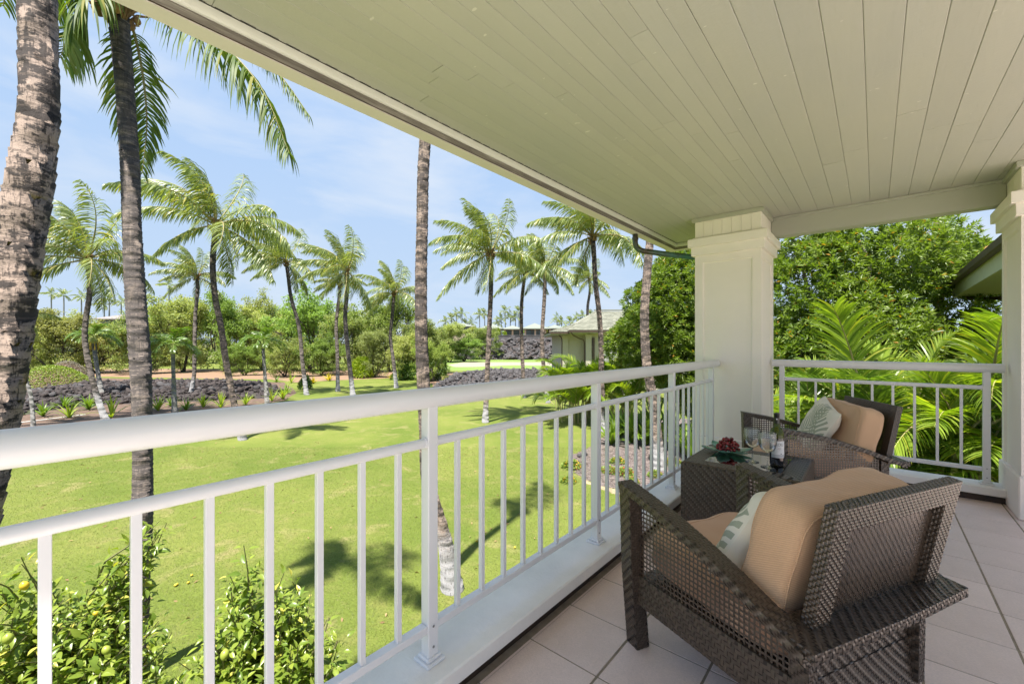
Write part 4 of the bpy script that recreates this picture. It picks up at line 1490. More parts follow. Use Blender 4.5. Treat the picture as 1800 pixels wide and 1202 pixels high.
def frond_geom(path, nl, ll, lw, fwd=(0.5, 1.3), vang=0.35, droop=0.5, wind=(0, 0, 0), rr=0.02, start=0.16, seed=0, jit=0.12, up0=None, prof=None):
    """leaflets down both sides of a rachis; returns V, quads, n (leaflets first), then the rachis"""
    r = np.random.default_rng(seed)
    P = np.array([tuple(p) for p in path], float)
    seg = np.linalg.norm(np.diff(P, axis=0), axis=1)
    s = np.concatenate([[0], np.cumsum(seg)]) / seg.sum()
    T = norm(np.gradient(P, axis=0))
    up = np.array([0, 0, 1.0]) if up0 is None else np.array(up0, float)
    t = np.linspace(start, 0.995, nl)
    t = np.repeat(t, 2) + r.normal(0, 0.25 / nl, nl * 2)
    t = np.clip(t, 0, 1)
    side = np.tile([1.0, -1.0], nl)
    p = np.stack([np.interp(t, s, P[:, k]) for k in range(3)], 1)
    d = norm(np.stack([np.interp(t, s, T[:, k]) for k in range(3)], 1))
    upv = np.where(np.abs(d @ up)[:, None] > 0.97, np.array([[0.3, 0.2, 0.9]]), up[None])
    sv = norm(np.cross(d, upv))
    nv = np.cross(sv, d)
    f = fwd[0] + (fwd[1] - fwd[0]) * t
    va = vang + r.normal(0, jit, len(t))
    dr = norm(sv * side[:, None] * np.cos(va)[:, None] + nv * np.sin(va)[:, None] + d * (f + r.normal(0, jit, len(t)))[:, None])
    if prof is None:
        pr = np.interp(t, [0, start, 0.35, 0.6, 0.9, 1.0], [0.5, 0.55, 1.0, 0.95, 0.55, 0.35])
    else:
        pr = np.interp(t, *prof)
    ln = ll * pr * r.uniform(0.82, 1.1, len(t))
    K = 4
    wprof = [0.55, 1.0, 0.85, 0.5, 0.02]
    pts = [p]
    cur = dr
    wd = np.array(wind, float)
    for k in range(K):
        cur = norm(cur + np.array([0, 0, -1.0]) * (droop / K) * (0.6 + 0.25 * k) * r.uniform(0.6, 1.4, len(t))[:, None] + wd * (1.0 / K))
        pts.append(pts[-1] + cur * (ln / K)[:, None])
    wv = norm(d - cur * np.sum(d * cur, axis=1, keepdims=True))
    wv = norm(wv + r.normal(0, 0.25, wv.shape))
    V = np.zeros((len(t), (K + 1) * 2, 3))
    for k in range(K + 1):
        w_ = wv * (lw / 2 * wprof[k] * (0.7 + 0.3 * pr))[:, None]
        V[:, 2 * k] = pts[k] - w_
        V[:, 2 * k + 1] = pts[k] + w_
    q = np.array([[2 * k, 2 * k + 1, 2 * k + 3, 2 * k + 2] for k in range(K)])
    n = len(t)
    Q = ((np.arange(n) * (K + 1) * 2)[:, None, None] + q[None]).reshape(-1, 4)
    V = V.reshape(-1, 3)
    # rachis
    m = len(P)
    sides = 5
    rv = []
    sd = norm(np.cross(T, np.where(np.abs(T @ up)[:, None] > 0.97, np.array([[0.3, 0.2, 0.9]]), up[None])))
    nn = np.cross(sd, T)
    rad = rr * (1 - 0.85 * s)
    for k in range(sides):
        a = 2 * pi * k / sides
        rv.append(P + (sd * cos(a) + nn * sin(a)) * rad[:, None])
    RV = np.stack(rv, 1).reshape(-1, 3)
    RQ = []
    for i in range(m - 1):
        for k in range(sides):
            RQ.append([i * sides + k, i * sides + (k + 1) % sides, (i + 1) * sides + (k + 1) % sides, (i + 1) * sides + k])
    return V, Q, RV, np.array(RQ)

def arc(L, az, el, grav, wind=(0, 0, 0), n=18, curl=1.4):
    d = np.array([cos(az) * cos(el), sin(az) * cos(el), sin(el)])
    p = np.zeros(3)
    out = [p]
    for i in range(n):
        k = ((i + 1) / n) ** (curl - 1)
        d = norm(d + (np.array([0, 0, -grav]) + np.array(wind)) * k * curl / n)
        p = p + d * L / n
        out.append(p)
    return np.array(out)

def frond_mesh(name, path, mats, **kw):
    V, Q, RV, RQ = frond_geom(path, **kw)
    me = npmesh(name, np.concatenate([V, RV]), [np.concatenate([Q, RQ + len(V)])])
    for m in mats:
        me.materials.append(m)
    mi = np.zeros(len(me.polygons), dtype=np.int32)
    mi[len(Q):] = 1
    me.polygons.foreach_set('material_index', mi)
    return me

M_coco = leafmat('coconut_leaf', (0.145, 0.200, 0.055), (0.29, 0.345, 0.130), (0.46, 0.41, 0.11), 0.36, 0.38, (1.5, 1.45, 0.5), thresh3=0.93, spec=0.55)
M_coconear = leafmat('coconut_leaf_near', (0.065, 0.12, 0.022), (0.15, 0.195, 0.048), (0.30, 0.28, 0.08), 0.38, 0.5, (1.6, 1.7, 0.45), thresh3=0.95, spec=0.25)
M_rachis = plain('rachis', (0.30, 0.27, 0.09), 0.6, 0.15, 3, col2=(0.22, 0.17, 0.07))
M_boot = plain('palm_fibre', (0.30, 0.18, 0.09), 0.95, 0.3, 9, 0.8, 40, col2=(0.13, 0.075, 0.04), isl=0.6)
M_dead = leafmat('dry_leaf', (0.34, 0.22, 0.10), (0.42, 0.30, 0.15), None, 0.2, 0.8)
WIND = np.array([-RX * 0.80, -RY * 0.80, 0.0]) + np.array([-FX, -FY, 0]) * 0.1

# library of wind-bent coconut fronds (unit crown of 1 m fronds, scaled per palm)
LIB = {}
for ring, el in enumerate((82, 58, 34, 8, -22)):
    naz = (3, 6, 8, 8, 6)[ring]
    for j in range(naz):
        az = 2 * pi * (j + 0.37 * ring) / naz
        rs = random.Random(ring * 50 + j)
        path = arc(rs.uniform(0.88, 1.06) * (0.86 if ring == 0 else 1.0), az, radians(el + rs.uniform(-7, 7)), (0.35, 0.85, 1.15, 1.15, 1.0)[ring], WIND * (1.15, 1.1, 0.8, 0.55, 0.35)[ring], 14, 1.5)
        LIB[ring, j] = frond_mesh('frond', path, (M_coco, M_rachis), nl=70, ll=0.255, lw=0.0150, fwd=(0.4, 1.0), vang=0.1 - 0.1 * ring, droop=(1.3, 1.9, 2.3, 2.4, 2.2)[ring],
                                  wind=WIND * 1.0, rr=0.011, seed=ring * 10 + j, jit=0.26)

def trunk_geom(pts, rads, ring=0.09, n=14, step=0.05, seed=0, flare=0.0, rough=0.03):
    """bark built ring by ring: each leaf scar a small step"""
    r = np.random.default_rng(seed)
    P = np.array([tuple(p) for p in pts], float)
    # smooth spline through the points
    seg = np.linalg.norm(np.diff(P, axis=0), axis=1)
    s = np.concatenate([[0], np.cumsum(seg)])
    L = s[-1]
    T = np.gradient(P, s, axis=0)
    def ev(u):
        i = np.clip(np.searchsorted(s, u) - 1, 0, len(s) - 2)
        h = s[i + 1] - s[i]
        t = (u - s[i]) / h
        a, b_, c, d = 2 * t**3 - 3 * t**2 + 1, t**3 - 2 * t**2 + t, -2 * t**3 + 3 * t**2, t**3 - t**2
        return a[:, None] * P[i] + (b_ * h)[:, None] * T[i] + c[:, None] * P[i + 1] + (d * h)[:, None] * T[i + 1]
    nr = max(3, int(L / ring))
    edges_ = np.linspace(0, L, nr + 1)
    edges_[1:-1] += r.normal(0, ring * 0.16, nr - 1)
    us, k = [], []
    for i in range(nr):
        us += [edges_[i] + 0.001, edges_[i + 1] - 0.001]
        k += [1.0 + step, 1.0 - step * 0.4]
    us = np.clip(np.array(us), 0, L); k = np.array(k)
    c = ev(us)
    rad = np.interp(us, s, np.array(rads, float)) * k
    a = np.linspace(0, 2 * pi, n, endpoint=False)
    wob = 1 + r.normal(0, rough, (len(us), n)) * 1.0
    ph = r.uniform(0, 6.28, len(us) // 2).repeat(2)
    tilt = 0.25 * ring
    V = np.zeros((len(us), n, 3))
    for j in range(n):
        V[:, j, 0] = c[:, 0] + np.cos(a[j]) * rad * wob[:, j]
        V[:, j, 1] = c[:, 1] + np.sin(a[j]) * rad * wob[:, j]
        V[:, j, 2] = c[:, 2] + tilt * np.sin(a[j] + ph)
    V[0, :, 2] = c[0, 2]
    V[-1, :, 2] = c[-1, 2]
    i, j = np.meshgrid(np.arange(len(us) - 1), np.arange(n), indexing='ij')
    i, j = i.ravel(), j.ravel()
    Q = np.stack([i * n + j, i * n + (j + 1) % n, (i + 1) * n + (j + 1) % n, (i + 1) * n + j], 1)
    return V.reshape(-1, 3), Q

M_tr_far = trunkmat('bark_slim', (0.145, 0.122, 0.105), (0.05, 0.044, 0.041), 0.47, 0.10, 9.0, white=1.5, whitecol=(0.25, 0.25, 0.255))
M_tr_mid = trunkmat('bark_patchy', (0.19, 0.148, 0.118), (0.048, 0.040, 0.036), 0.48, 0.05, 8.0, white=0.9)
M_tr_1 = trunkmat('bark_pale', (0.275, 0.212, 0.175), (0.042, 0.035, 0.032), 0.512, 0.03, 8.5, lift=-0.010, nsc=4.2)
M_tr_2 = trunkmat('bark_dark', (0.23, 0.185, 0.155), (0.075, 0.065, 0.061), 0.41, 0.09, 17.0, ringcol=(0.36, 0.29, 0.24))
M_tr_ad = trunkmat('bark_smooth', (0.23, 0.225, 0.215), (0.14, 0.135, 0.13), 0.5, 0.12, 6.0)

def boots(origin, sc, seed, parent, inv, count=14, thick=1.0):
    """fibrous old leaf bases and coconuts under the crown"""
    r = random.Random(seed)
    o = MB()
    for k in range(count):
        a = 2 * pi * k / count * 2.4 + r.uniform(-.3, .3)
        h = r.uniform(-0.30, 0.25) * sc
        p0 = Vector(origin) + Vector((cos(a) * 0.09 * sc, sin(a) * 0.09 * sc, h - 0.12 * sc))
        p1 = p0 + Vector((cos(a) * 0.13 * sc, sin(a) * 0.13 * sc, 0.20 * sc))
        p2 = p1 + Vector((cos(a) * 0.13 * sc, sin(a) * 0.13 * sc, r.uniform(0.02, 0.14) * sc))
        o.tube([p0, p1, p2], [0.07 * sc * thick, 0.055 * sc * thick, 0.014 * sc], 5)
    for k in range(6):
        a = r.uniform(0, 6.28)
        c = Vector(origin) + Vector((cos(a) * 0.22 * sc, sin(a) * 0.22 * sc, r.uniform(-0.28, -0.02) * sc))
        rr_ = r.uniform(0.05, 0.10) * sc
        o.lathe([(0, -rr_ * 1.2), (rr_ * 0.75, -rr_ * 0.7), (rr_, 0), (rr_ * 0.7, rr_ * 0.8), (0, rr_ * 1.2)], 7, c)
    b_ = o.build('fibre_bases', M_boot, parent)
    b_.matrix_parent_inverse = inv
    return b_

def coconut_palm(label, px_pts, Z, wpx, L, mat, seed, nf=20, group='coconut palms on the lawn', ring=0.11, base_flare=1.5):
    P = [at(px, py, Z) for px, py in px_pts]
    P[-1].z = GROUND - 0.03
    r0 = wpx / FPX * Z / 2 * cos(math.atan((px_pts[-1][0] - 900) / FPX))
    root = tag(empty('coconut_palm', (P[-1].x, P[-1].y, GROUND)), label, 'palm', group)
    inv = Matrix.Translation(-Vector(root.location))
    n = len(P)
    rads = [r0 * (0.86 + 0.2 * i / (n - 1)) for i in range(n)]
    rads[-1] = r0 * base_flare
    # the flare only over the last half metre
    pe = P[-1].lerp(P[-2], min(0.9, 0.7 / max((P[-2] - P[-1]).length, 0.71)))
    P2 = P[:-1] + [pe, P[-1]]
    rads2 = rads[:-1] + [r0 * 1.1, rads[-1]]
    V, Q = trunk_geom(P2, rads2, ring, 12, 0.05, seed)
    me = npmesh('trunk', V - np.array([P[-1].x, P[-1].y, GROUND]), [Q], mat, True)
    link('trunk', me, root)
    top = Vector(P[0])
    boots(top, 0.9 if Z > 14 else 0.8, seed, root, inv)
    r = random.Random(seed)
    keys = list(LIB.keys())
    take = []
    for ring_, cnt in ((0, 3), (1, 5), (2, 6), (3, 4), (4, max(0, nf - 17))):
        js = [k for k in keys if k[0] == ring_]
        r.shuffle(js)
        take += js[:cnt]
    for kk in take:
        f = link('frond', LIB[kk], root)
        f.location = top - Vector(root.location) + Vector((0, 0, 0.05))
        s = L * r.uniform(0.85, 1.1)
        f.scale = (s, s, s)
        f.rotation_euler = (r.uniform(-.08, .08), r.uniform(-.08, .08), r.uniform(-.28, .28))
    return root

coconut_palm('coconut palm just right of the thick leaning trunk, slim and curving to the left', [(152, 458), (156, 475), (157, 520), (151, 560), (149, 590), (154, 630), (163, 670), (175, 710), (187, 741)], 24.2, 11.5, 4.5, M_tr_far, 1)
coconut_palm('tall coconut palm with wind swept crown standing before the middle of the lava rock bed', [(379, 398), (378, 410), (374, 470), (378, 520), (388, 572), (398, 640), (408, 690), (416, 730), (427, 773)], 19.6, 12, 3.9, M_tr_mid, 2)
coconut_palm('small coconut palm behind the lava rocks with yellowing fronds', [(346, 487), (347, 500), (343, 560), (342, 620), (341, 660), (334, 698)], 35.0, 7.5, 3.1, M_tr_far, 3)
coconut_palm('slender coconut palm bowing to the left at the right end of the lava rock bed', [(503, 462), (505, 474), (511, 520), (525, 572), (532, 640), (539, 694)], 37.0, 7.0, 4.1, M_tr_far, 4)
coconut_palm('coconut palm with big swept crown left of the round light green shrub', [(609, 478), (610, 490), (607, 560), (612, 620), (617, 665), (621, 699)], 35.0, 8.0, 4.2, M_tr_far, 5)
coconut_palm('slim coconut palm close behind the big swept crown, trunk just left of it', [(598, 500), (597, 515), (591, 570), (593, 620), (594, 688)], 39.7, 6.2, 2.6, M_tr_far, 6, 18)
coconut_palm('coconut palm just left of the tall bare trunk in front of the bright tree line', [(693, 516), (692, 525), (689, 560), (686, 590), (691, 630), (697, 682)], 42.8, 6.0, 4.0, M_tr_far, 7)
coconut_palm('full crowned coconut palm just right of the tall bare trunk, standing on open lawn', [(862, 447), (863, 460), (863, 500), (859, 600), (855, 690), (853, 742)], 24.0, 8.6, 3.7, M_tr_mid, 8)
coconut_palm('coconut palm rising behind the grey lava rock mound', [(923, 478), (921, 495), (918, 520), (917, 600), (920, 668), (921, 699)], 35.0, 6.5, 3.4, M_tr_mid, 9)
coconut_palm('coconut palm beside the red leaved plant, in front of the villa terrace', [(957, 470), (958, 485), (957, 520), (953, 600), (956, 650), (963, 708)], 32.0, 7.0, 3.3, M_tr_mid, 10)
coconut_palm('broad crowned coconut palm touching the eave in front of the neighbouring house', [(1042, 418), (1043, 430), (1047, 500), (1053, 550), (1057, 620), (1057, 660), (1063, 757)], 21.5, 9.2, 3.7, M_tr_mid, 11)
coconut_palm('thin bent coconut palm behind the tiled roof of the neighbouring house', [(1036, 492), (1037, 508), (1033, 540), (1034, 575), (1040, 640)], 62.0, 5.0, 3.9, M_tr_far, 12)

def trunk_palm(label, tr, Z, mat, seed, ring, fr, nf_gen, crown_px, L, group='bare palm trunks close to the balcony', step=0.05, n=24):
    """near palm: tr = [(px, py, width px)], crown partly above the frame; fr = hand-placed fronds"""
    P = [at(px, py, Z) for px, py, w in tr]
    base = P[-1]
    base.z = GROUND - 0.03
    rads = [w / FPX * Z / 2 * cos(math.atan((px - 900) / FPX)) for px, py, w in tr]
    root = tag(empty('coconut_palm', (base.x, base.y, GROUND)), label, 'palm', group)
    inv = Matrix.Translation(-Vector(root.location))
    V, Q = trunk_geom(P, rads, ring, n, step, seed, rough=0.018)
    me = npmesh('trunk', V - np.array([base.x, base.y, GROUND]), [Q], mat, True)
    link('trunk', me, root)
    top = at(crown_px[0], crown_px[1], Z)
    boots(top, 0.85, seed, root, inv, 60, 0.42)
    r = random.Random(seed)
    for kk in r.sample([k_ for k_ in LIB if k_[0] < 2], min(nf_gen, 3)):
        f = link('frond', LIB[kk], root)
        f.location = top - Vector(root.location) + Vector((0, 0, 0.1))
        f.scale = (L, L, L)
    for i, (pp, kw) in enumerate(fr):
        pts = [np.array(at(*p)) for p in pp]
        # resample smoothly
        A = np.array(pts)
        t = np.linspace(0, len(A) - 1, 26)
        i0 = np.clip(t.astype(int), 0, len(A) - 2)
        TT = np.gradient(A, axis=0)
        u = (t - i0)[:, None]
        S = (2 * u**3 - 3 * u**2 + 1) * A[i0] + (u**3 - 2 * u**2 + u) * TT[i0] + (-2 * u**3 + 3 * u**2) * A[i0 + 1] + (u**3 - u**2) * TT[i0 + 1]
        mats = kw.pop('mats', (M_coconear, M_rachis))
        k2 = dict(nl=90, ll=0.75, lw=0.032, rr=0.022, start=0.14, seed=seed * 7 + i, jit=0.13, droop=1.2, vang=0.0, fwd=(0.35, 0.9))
        k2.update(kw)
        me = frond_mesh('frond', S - np.array(root.location), mats, **k2)
        link('frond', me, root)
    return root

# nearest, thick pale trunk at the left edge: base outside the frame, leaning in
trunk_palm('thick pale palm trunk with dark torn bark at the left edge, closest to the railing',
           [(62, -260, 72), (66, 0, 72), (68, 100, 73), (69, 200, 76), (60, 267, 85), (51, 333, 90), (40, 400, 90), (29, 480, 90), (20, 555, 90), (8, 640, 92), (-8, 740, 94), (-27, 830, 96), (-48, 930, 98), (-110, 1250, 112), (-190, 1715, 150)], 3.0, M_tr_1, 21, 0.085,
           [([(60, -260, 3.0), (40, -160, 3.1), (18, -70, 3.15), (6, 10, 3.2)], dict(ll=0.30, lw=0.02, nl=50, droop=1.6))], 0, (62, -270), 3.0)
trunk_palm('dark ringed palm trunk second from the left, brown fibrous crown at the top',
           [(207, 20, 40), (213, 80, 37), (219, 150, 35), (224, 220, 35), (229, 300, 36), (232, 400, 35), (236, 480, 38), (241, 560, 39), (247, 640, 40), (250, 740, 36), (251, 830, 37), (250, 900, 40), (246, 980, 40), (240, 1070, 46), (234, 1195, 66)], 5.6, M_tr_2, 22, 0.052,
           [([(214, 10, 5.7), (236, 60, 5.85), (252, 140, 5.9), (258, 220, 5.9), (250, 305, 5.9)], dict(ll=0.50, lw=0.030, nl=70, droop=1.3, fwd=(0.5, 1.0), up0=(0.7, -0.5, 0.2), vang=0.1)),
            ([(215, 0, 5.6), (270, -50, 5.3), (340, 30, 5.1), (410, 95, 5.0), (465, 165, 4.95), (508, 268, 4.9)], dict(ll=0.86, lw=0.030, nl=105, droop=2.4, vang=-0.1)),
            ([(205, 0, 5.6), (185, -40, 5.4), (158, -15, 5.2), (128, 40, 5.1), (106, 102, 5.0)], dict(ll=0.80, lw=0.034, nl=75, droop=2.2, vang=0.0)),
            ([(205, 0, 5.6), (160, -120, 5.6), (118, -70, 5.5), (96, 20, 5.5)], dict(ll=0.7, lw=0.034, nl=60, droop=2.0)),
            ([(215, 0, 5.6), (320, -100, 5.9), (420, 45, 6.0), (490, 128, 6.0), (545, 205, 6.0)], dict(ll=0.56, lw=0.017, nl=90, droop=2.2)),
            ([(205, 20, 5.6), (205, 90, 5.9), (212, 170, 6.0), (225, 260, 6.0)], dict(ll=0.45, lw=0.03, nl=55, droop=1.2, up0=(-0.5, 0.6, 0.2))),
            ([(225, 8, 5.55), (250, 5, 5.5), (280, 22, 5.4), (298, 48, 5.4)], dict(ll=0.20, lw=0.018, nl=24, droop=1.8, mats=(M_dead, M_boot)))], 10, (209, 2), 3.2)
trunk_palm('tall bare palm trunk rising through the middle of the view past the first railing post',
           [(748, 60, 20), (747, 250, 20), (744, 300, 20), (742, 400, 20), (740, 500, 21), (741, 600, 22), (745, 690, 23), (748, 760, 22), (753, 850, 22), (768, 900, 23), (782, 950, 26), (790, 1000, 31), (796, 1036, 42)], 7.66, M_tr_mid, 23, 0.075, [], 16, (748, 45), 3.4)
trunk_palm('mottled palm trunk rising past the third railing post, left of the corner pillar',
           [(1150, 330, 13), (1142, 430, 14), (1136, 500, 15), (1133, 550, 15.5), (1134, 600, 15.5), (1138, 650, 16), (1146, 690, 17), (1152, 740, 18), (1157, 790, 19), (1160, 824, 26)], 15.0, M_tr_mid, 24, 0.10, [], 14, (1150, 318), 3.4)
trunk_palm('palm trunk showing above the dark green tree to the right of the pillar',
           [(1649, 230, 17), (1649, 380, 17), (1650, 450, 18), (1652, 600, 18), (1655, 846, 24)], 13.8, M_tr_mid, 25, 0.10, [], 12, (1649, 215), 3.2)

# whitewashed thin trunk at far left, crown hidden by the thick trunk
coconut_palm('thin whitish palm trunk beside the thick trunk, at the left end of the spiky plants', [(20, 560), (34, 620), (46, 668), (54, 695), (57, 722), (59, 753)], 22.2, 8.0, 2.2, M_tr_ad, 31, 12, 'slim pale trunked palms', 0.12, 1.3)

# feather-duster palms
M_adon = leafmat('dwarf_palm_leaf', (0.085, 0.16, 0.028), (0.17, 0.25, 0.05), None, 0.3, 0.35, (1.5, 1.6, 0.5), spec=0.55)
M_shaft = plain('crownshaft', (0.30, 0.34, 0.10), 0.5, 0.1, 3)
ADL = []
for j in range(8):
    el = (70, 52, 40, 28, 60, 35, 18, 45)[j]
    path = arc(1.0, 0, radians(el), 1.9, (0, 0, 0), 12, 1.3)
    ADL.append(frond_mesh('frond', path, (M_adon, M_shaft), nl=34, ll=0.30, lw=0.036, fwd=(0.5, 1.0), vang=0.35, droop=0.7, rr=0.016, seed=70 + j, jit=0.25))
def dwarf_palm(label, pts, Z, wpx, L, seed, yellow=False):
    P = [at(px, py, Z) for px, py in pts]
    P[-1].z = GROUND - 0.02
    root = tag(empty('dwarf_palm', (P[-1].x, P[-1].y, GROUND)), label, 'palm', 'small feathery palms along the lava rock bed')
    r0 = wpx / FPX * Z / 2
    V, Q = trunk_geom(P, [r0 * 0.9] * (len(P) - 1) + [r0 * 1.4], 0.14, 10, 0.03, seed)
    link('trunk', npmesh('trunk', V - np.array(root.location), [Q], M_tr_ad, True), root)
    top = P[0] - Vector(root.location)
    o = MB(); o.tube([top - Vector((0, 0, .25)), top, top + Vector((0, 0, .35))], [r0 * 1.3, r0 * 1.5, r0 * 0.7], 8)
    o.build('crownshaft', M_shaft, root)
    r = random.Random(seed)
    for k in range(15):
        f = link('frond', ADL[k % 8], root)
        f.location = top + Vector((0, 0, 0.3))
        s = L * r.uniform(0.85, 1.1)
        f.scale = (s, s, s)
        f.rotation_euler = (0, 0, k * 2.4 + r.uniform(-.3, .3))
    if yellow:
        o = MB()
        for k in range(10):
            a = r.uniform(0, 6.28)
            o.tube([top, top + Vector((cos(a) * .2, sin(a) * .2, -.15)), top + Vector((cos(a) * .28, sin(a) * .28, -.75))], [0.02, 0.03, 0.05], 5)
        o.build('fruit_spray', plain('yellow_fruit', (0.48, 0.33, 0.04), 0.7), root)
dwarf_palm('small bright palm with hanging yellow fruit just behind the slim curving trunk', [(165, 598), (168, 630), (173, 660), (180, 703)], 33.6, 7, 1.9, 1, True)
dwarf_palm('small feathery palm with straight pale trunk just right of the dark ringed trunk', [(304, 615), (305, 660), (307, 729)], 26.5, 6.5, 1.75, 2)
dwarf_palm('small feathery palm with thin pale trunk at the right end of the lava rocks', [(462, 606), (465, 650), (470, 713)], 30.5, 5.5, 1.75, 3)
# ================================================================== leaf clouds
def leafcloud(cent, ln, wd, r, bias=(0, 0, 0.6), outward=None, fold=0.25, dirs=None):
    """one small folded leaf (2 triangles) at every centre"""
    n = len(cent)
    if dirs is None:
        d = r.normal(0, 1, (n, 3)) + np.array(bias) * 0.3
        if outward is not None:
            d += outward
    else:
        d = dirs
    d = norm(d)
    up = norm(r.normal(0, 0.6, (n, 3)) + np.array([0, 0, 1.0]))
    s = norm(np.cross(d, up))
    nn = np.cross(s, d)
    ln = ln * r.uniform(0.7, 1.25, n)
    wd = wd * r.uniform(0.75, 1.2, n)
    V = np.zeros((n, 4, 3))
    V[:, 0] = cent
    V[:, 1] = cent + d * (ln * 0.5)[:, None] + s * (wd / 2)[:, None] + nn * (wd * fold)[:, None]
    V[:, 2] = cent + d * ln[:, None] - np.array([0, 0, 1]) * (ln * 0.12)[:, None]
    V[:, 3] = cent + d * (ln * 0.5)[:, None] - s * (wd / 2)[:, None] + nn * (wd * fold)[:, None]
    b = (np.arange(n) * 4)[:, None]
    T = np.concatenate([b + np.array([[0, 1, 2]]), b + np.array([[0, 2, 3]])], 1).reshape(-1, 3)
    return V.reshape(-1, 3), T

# ------------------------------------------------------------------ thorny feathery trees of the far tree line
M_kia = [leafmat('kiawe_leaf', (0.235, 0.290, 0.088), (0.365, 0.405, 0.155), (0.42, 0.42, 0.18), 0.42, 0.6, (1.25, 1.3, 0.6), thresh3=0.9, spec=0.2, objvar=0.4),
         leafmat('kiawe_leaf_pale', (0.30, 0.325, 0.120), (0.42, 0.43, 0.19), None, 0.42, 0.6, (1.25, 1.25, 0.6), spec=0.2, objvar=0.4),
         leafmat('kiawe_leaf_fresh', (0.195, 0.285, 0.070), (0.31, 0.395, 0.115), None, 0.42, 0.6, (1.25, 1.35, 0.55), spec=0.2, objvar=0.4)]
M_kbark = plain('kiawe_bark', (0.085, 0.070, 0.058), 0.95, 0.2, 6)
def kiawe_variant(seed, H=10.0, Rr=5.8, nleaf=15000, low=0.03):
    rs = random.Random(seed)
    r = np.random.default_rng(seed)
    o = MB()
    tips = []
    def grow(p, d, ln, rad, lev):
        pts = [p]
        rd = [rad]
        n = 5
        for k in range(n):
            d = (d + Vector((rs.uniform(-.32, .32), rs.uniform(-.32, .32), rs.uniform(-.12, .22)))).normalized()
            p = p + d * (ln / n)
            pts.append(p); rd.append(rad * (1 - 0.5 * (k + 1) / n))
        o.tube(pts, rd, 5 if lev < 2 else 4, False)
        if lev >= 3:
            tips.append((p, d)); tips.append((pts[3], d))
            return
        if lev >= 2:
            tips.append((pts[4], d))
        m = 3 if lev < 2 else 3
        for k in range(m):
            a = rs.uniform(0, 2 * pi)
            sp = rs.uniform(0.5, 1.0)
            dd = (d + Vector((cos(a) * sp, sin(a) * sp, rs.uniform(-0.25, 0.45)))).normalized()
            q = pts[rs.choice((3, 4, 5, 5))]
            grow(q, dd, ln * rs.uniform(0.62, 0.82), rad * 0.55, lev + 1)
    for k in range(4):
        a = 2 * pi * k / 4 + rs.uniform(-.5, .5)
        grow(Vector((rs.uniform(-.3, .3), rs.uniform(-.3, .3), -0.1)), Vector((cos(a) * .75, sin(a) * .75, rs.uniform(0.7, 1.2))).normalized(), H * 0.38, 0.20, 0)
    T = np.array([tuple(t[0]) for t in tips])
    # bring the crown to its size
    sz = np.array([Rr / np.percentile(np.hypot(T[:, 0], T[:, 1]), 92)] * 2 + [H / np.percentile(T[:, 2], 96)])
    T = T * sz
    o.v = [tuple(np.array(v) * sz) for v in o.v]
    # drooping lower sprays close the crown down to the ground
    low_ = T.copy(); low_[:, 2] = low_[:, 2] * r.uniform(0.08, 0.75, len(T)); low_[:, :2] *= r.uniform(0.75, 1.12, (len(T), 1))
    T = np.concatenate([T, low_[r.random(len(T)) < 0.38]])
    T = T[T[:, 2] > H * low]
    k = r.integers(0, len(T), nleaf)
    spread = np.array([0.44, 0.44, 0.20])
    cent = T[k] + r.normal(0, 1, (nleaf, 3)) * spread
    V, F = leafcloud(cent, 0.36, 0.17, r, (0, 0, 0.2))
    return o, V, F
KV = []
for sd in range(4):
    o, V, F = kiawe_variant(100 + sd)
    limbs = o.mesh('limbs', M_kbark)
    crowns = [npmesh('crown', V, [F], m) for m in M_kia]
    KV.append((limbs, crowns))
ORD = ['first', 'second', 'third', 'fourth', 'fifth', 'sixth', 'seventh', 'eighth', 'ninth', 'tenth', 'eleventh', 'twelfth', 'thirteenth', 'fourteenth', 'fifteenth', 'sixteenth', 'seventeenth', 'eighteenth', 'nineteenth', 'twentieth', 'twenty-first', 'twenty-second', 'twenty-third', 'twenty-fourth', 'twenty-fifth', 'twenty-sixth', 'twenty-seventh', 'twenty-eighth']
ROCKH = []
def kiawe(px, top, Z, wpx, label, var, m, base=None):
    h = (605 - top) / FPX * Z + CAM_H - (GROUND if base is None else base)
    g = gpt(px, Z, GROUND if base is None else base)
    root = tag(empty('kiawe_tree', g, var * 1.3 + px * 0.7), label, 'tree', 'feathery trees along the far side of the garden')
    limbs, crowns = KV[var % 4]
    s = wpx / FPX * Z / 11.6
    for nm, me in (('limbs', limbs), ('crown', crowns[m])):
        c = link(nm, me, root)
        c.scale = (s, s, h / 10.0)
    return root
rowA = [(35, 582, 66, 105), (98, 552, 62, 125), (172, 576, 66, 105), (246, 568, 63, 105), (322, 530, 68, 128), (398, 526, 70, 118), (462, 552, 72, 100), (545, 527, 70, 128), (622, 560, 66, 100), (688, 530, 68, 125), (752, 574, 62, 96)]
for i, (px, top, Z, w) in enumerate(rowA):
    kiawe(px, top, Z, w, 'feathery light green tree, %s from the left in the front row of the tree line' % ORD[i], i, (0, 1, 1, 0, 0, 2, 0, 2, 0, 2, 0)[i])
rowB = [(290, 548, 92, 100), (355, 540, 96, 95), (440, 530, 95, 100), (505, 548, 98, 90), (590, 542, 96, 90), (655, 550, 94, 90), (735, 576, 100, 90), (790, 572, 104, 80), (140, 562, 98, 90), (215, 582, 100, 80), (60, 572, 96, 80)]
rowB.sort()
for i, (px, top, Z, w) in enumerate(rowB):
    kiawe(px, top, Z, w, 'hazy green tree in the rear row of the tree line, %s from the left' % ORD[i], i + 2, (1, 0, 0, 2, 1, 0, 2, 0, 0, 1, 0)[i])
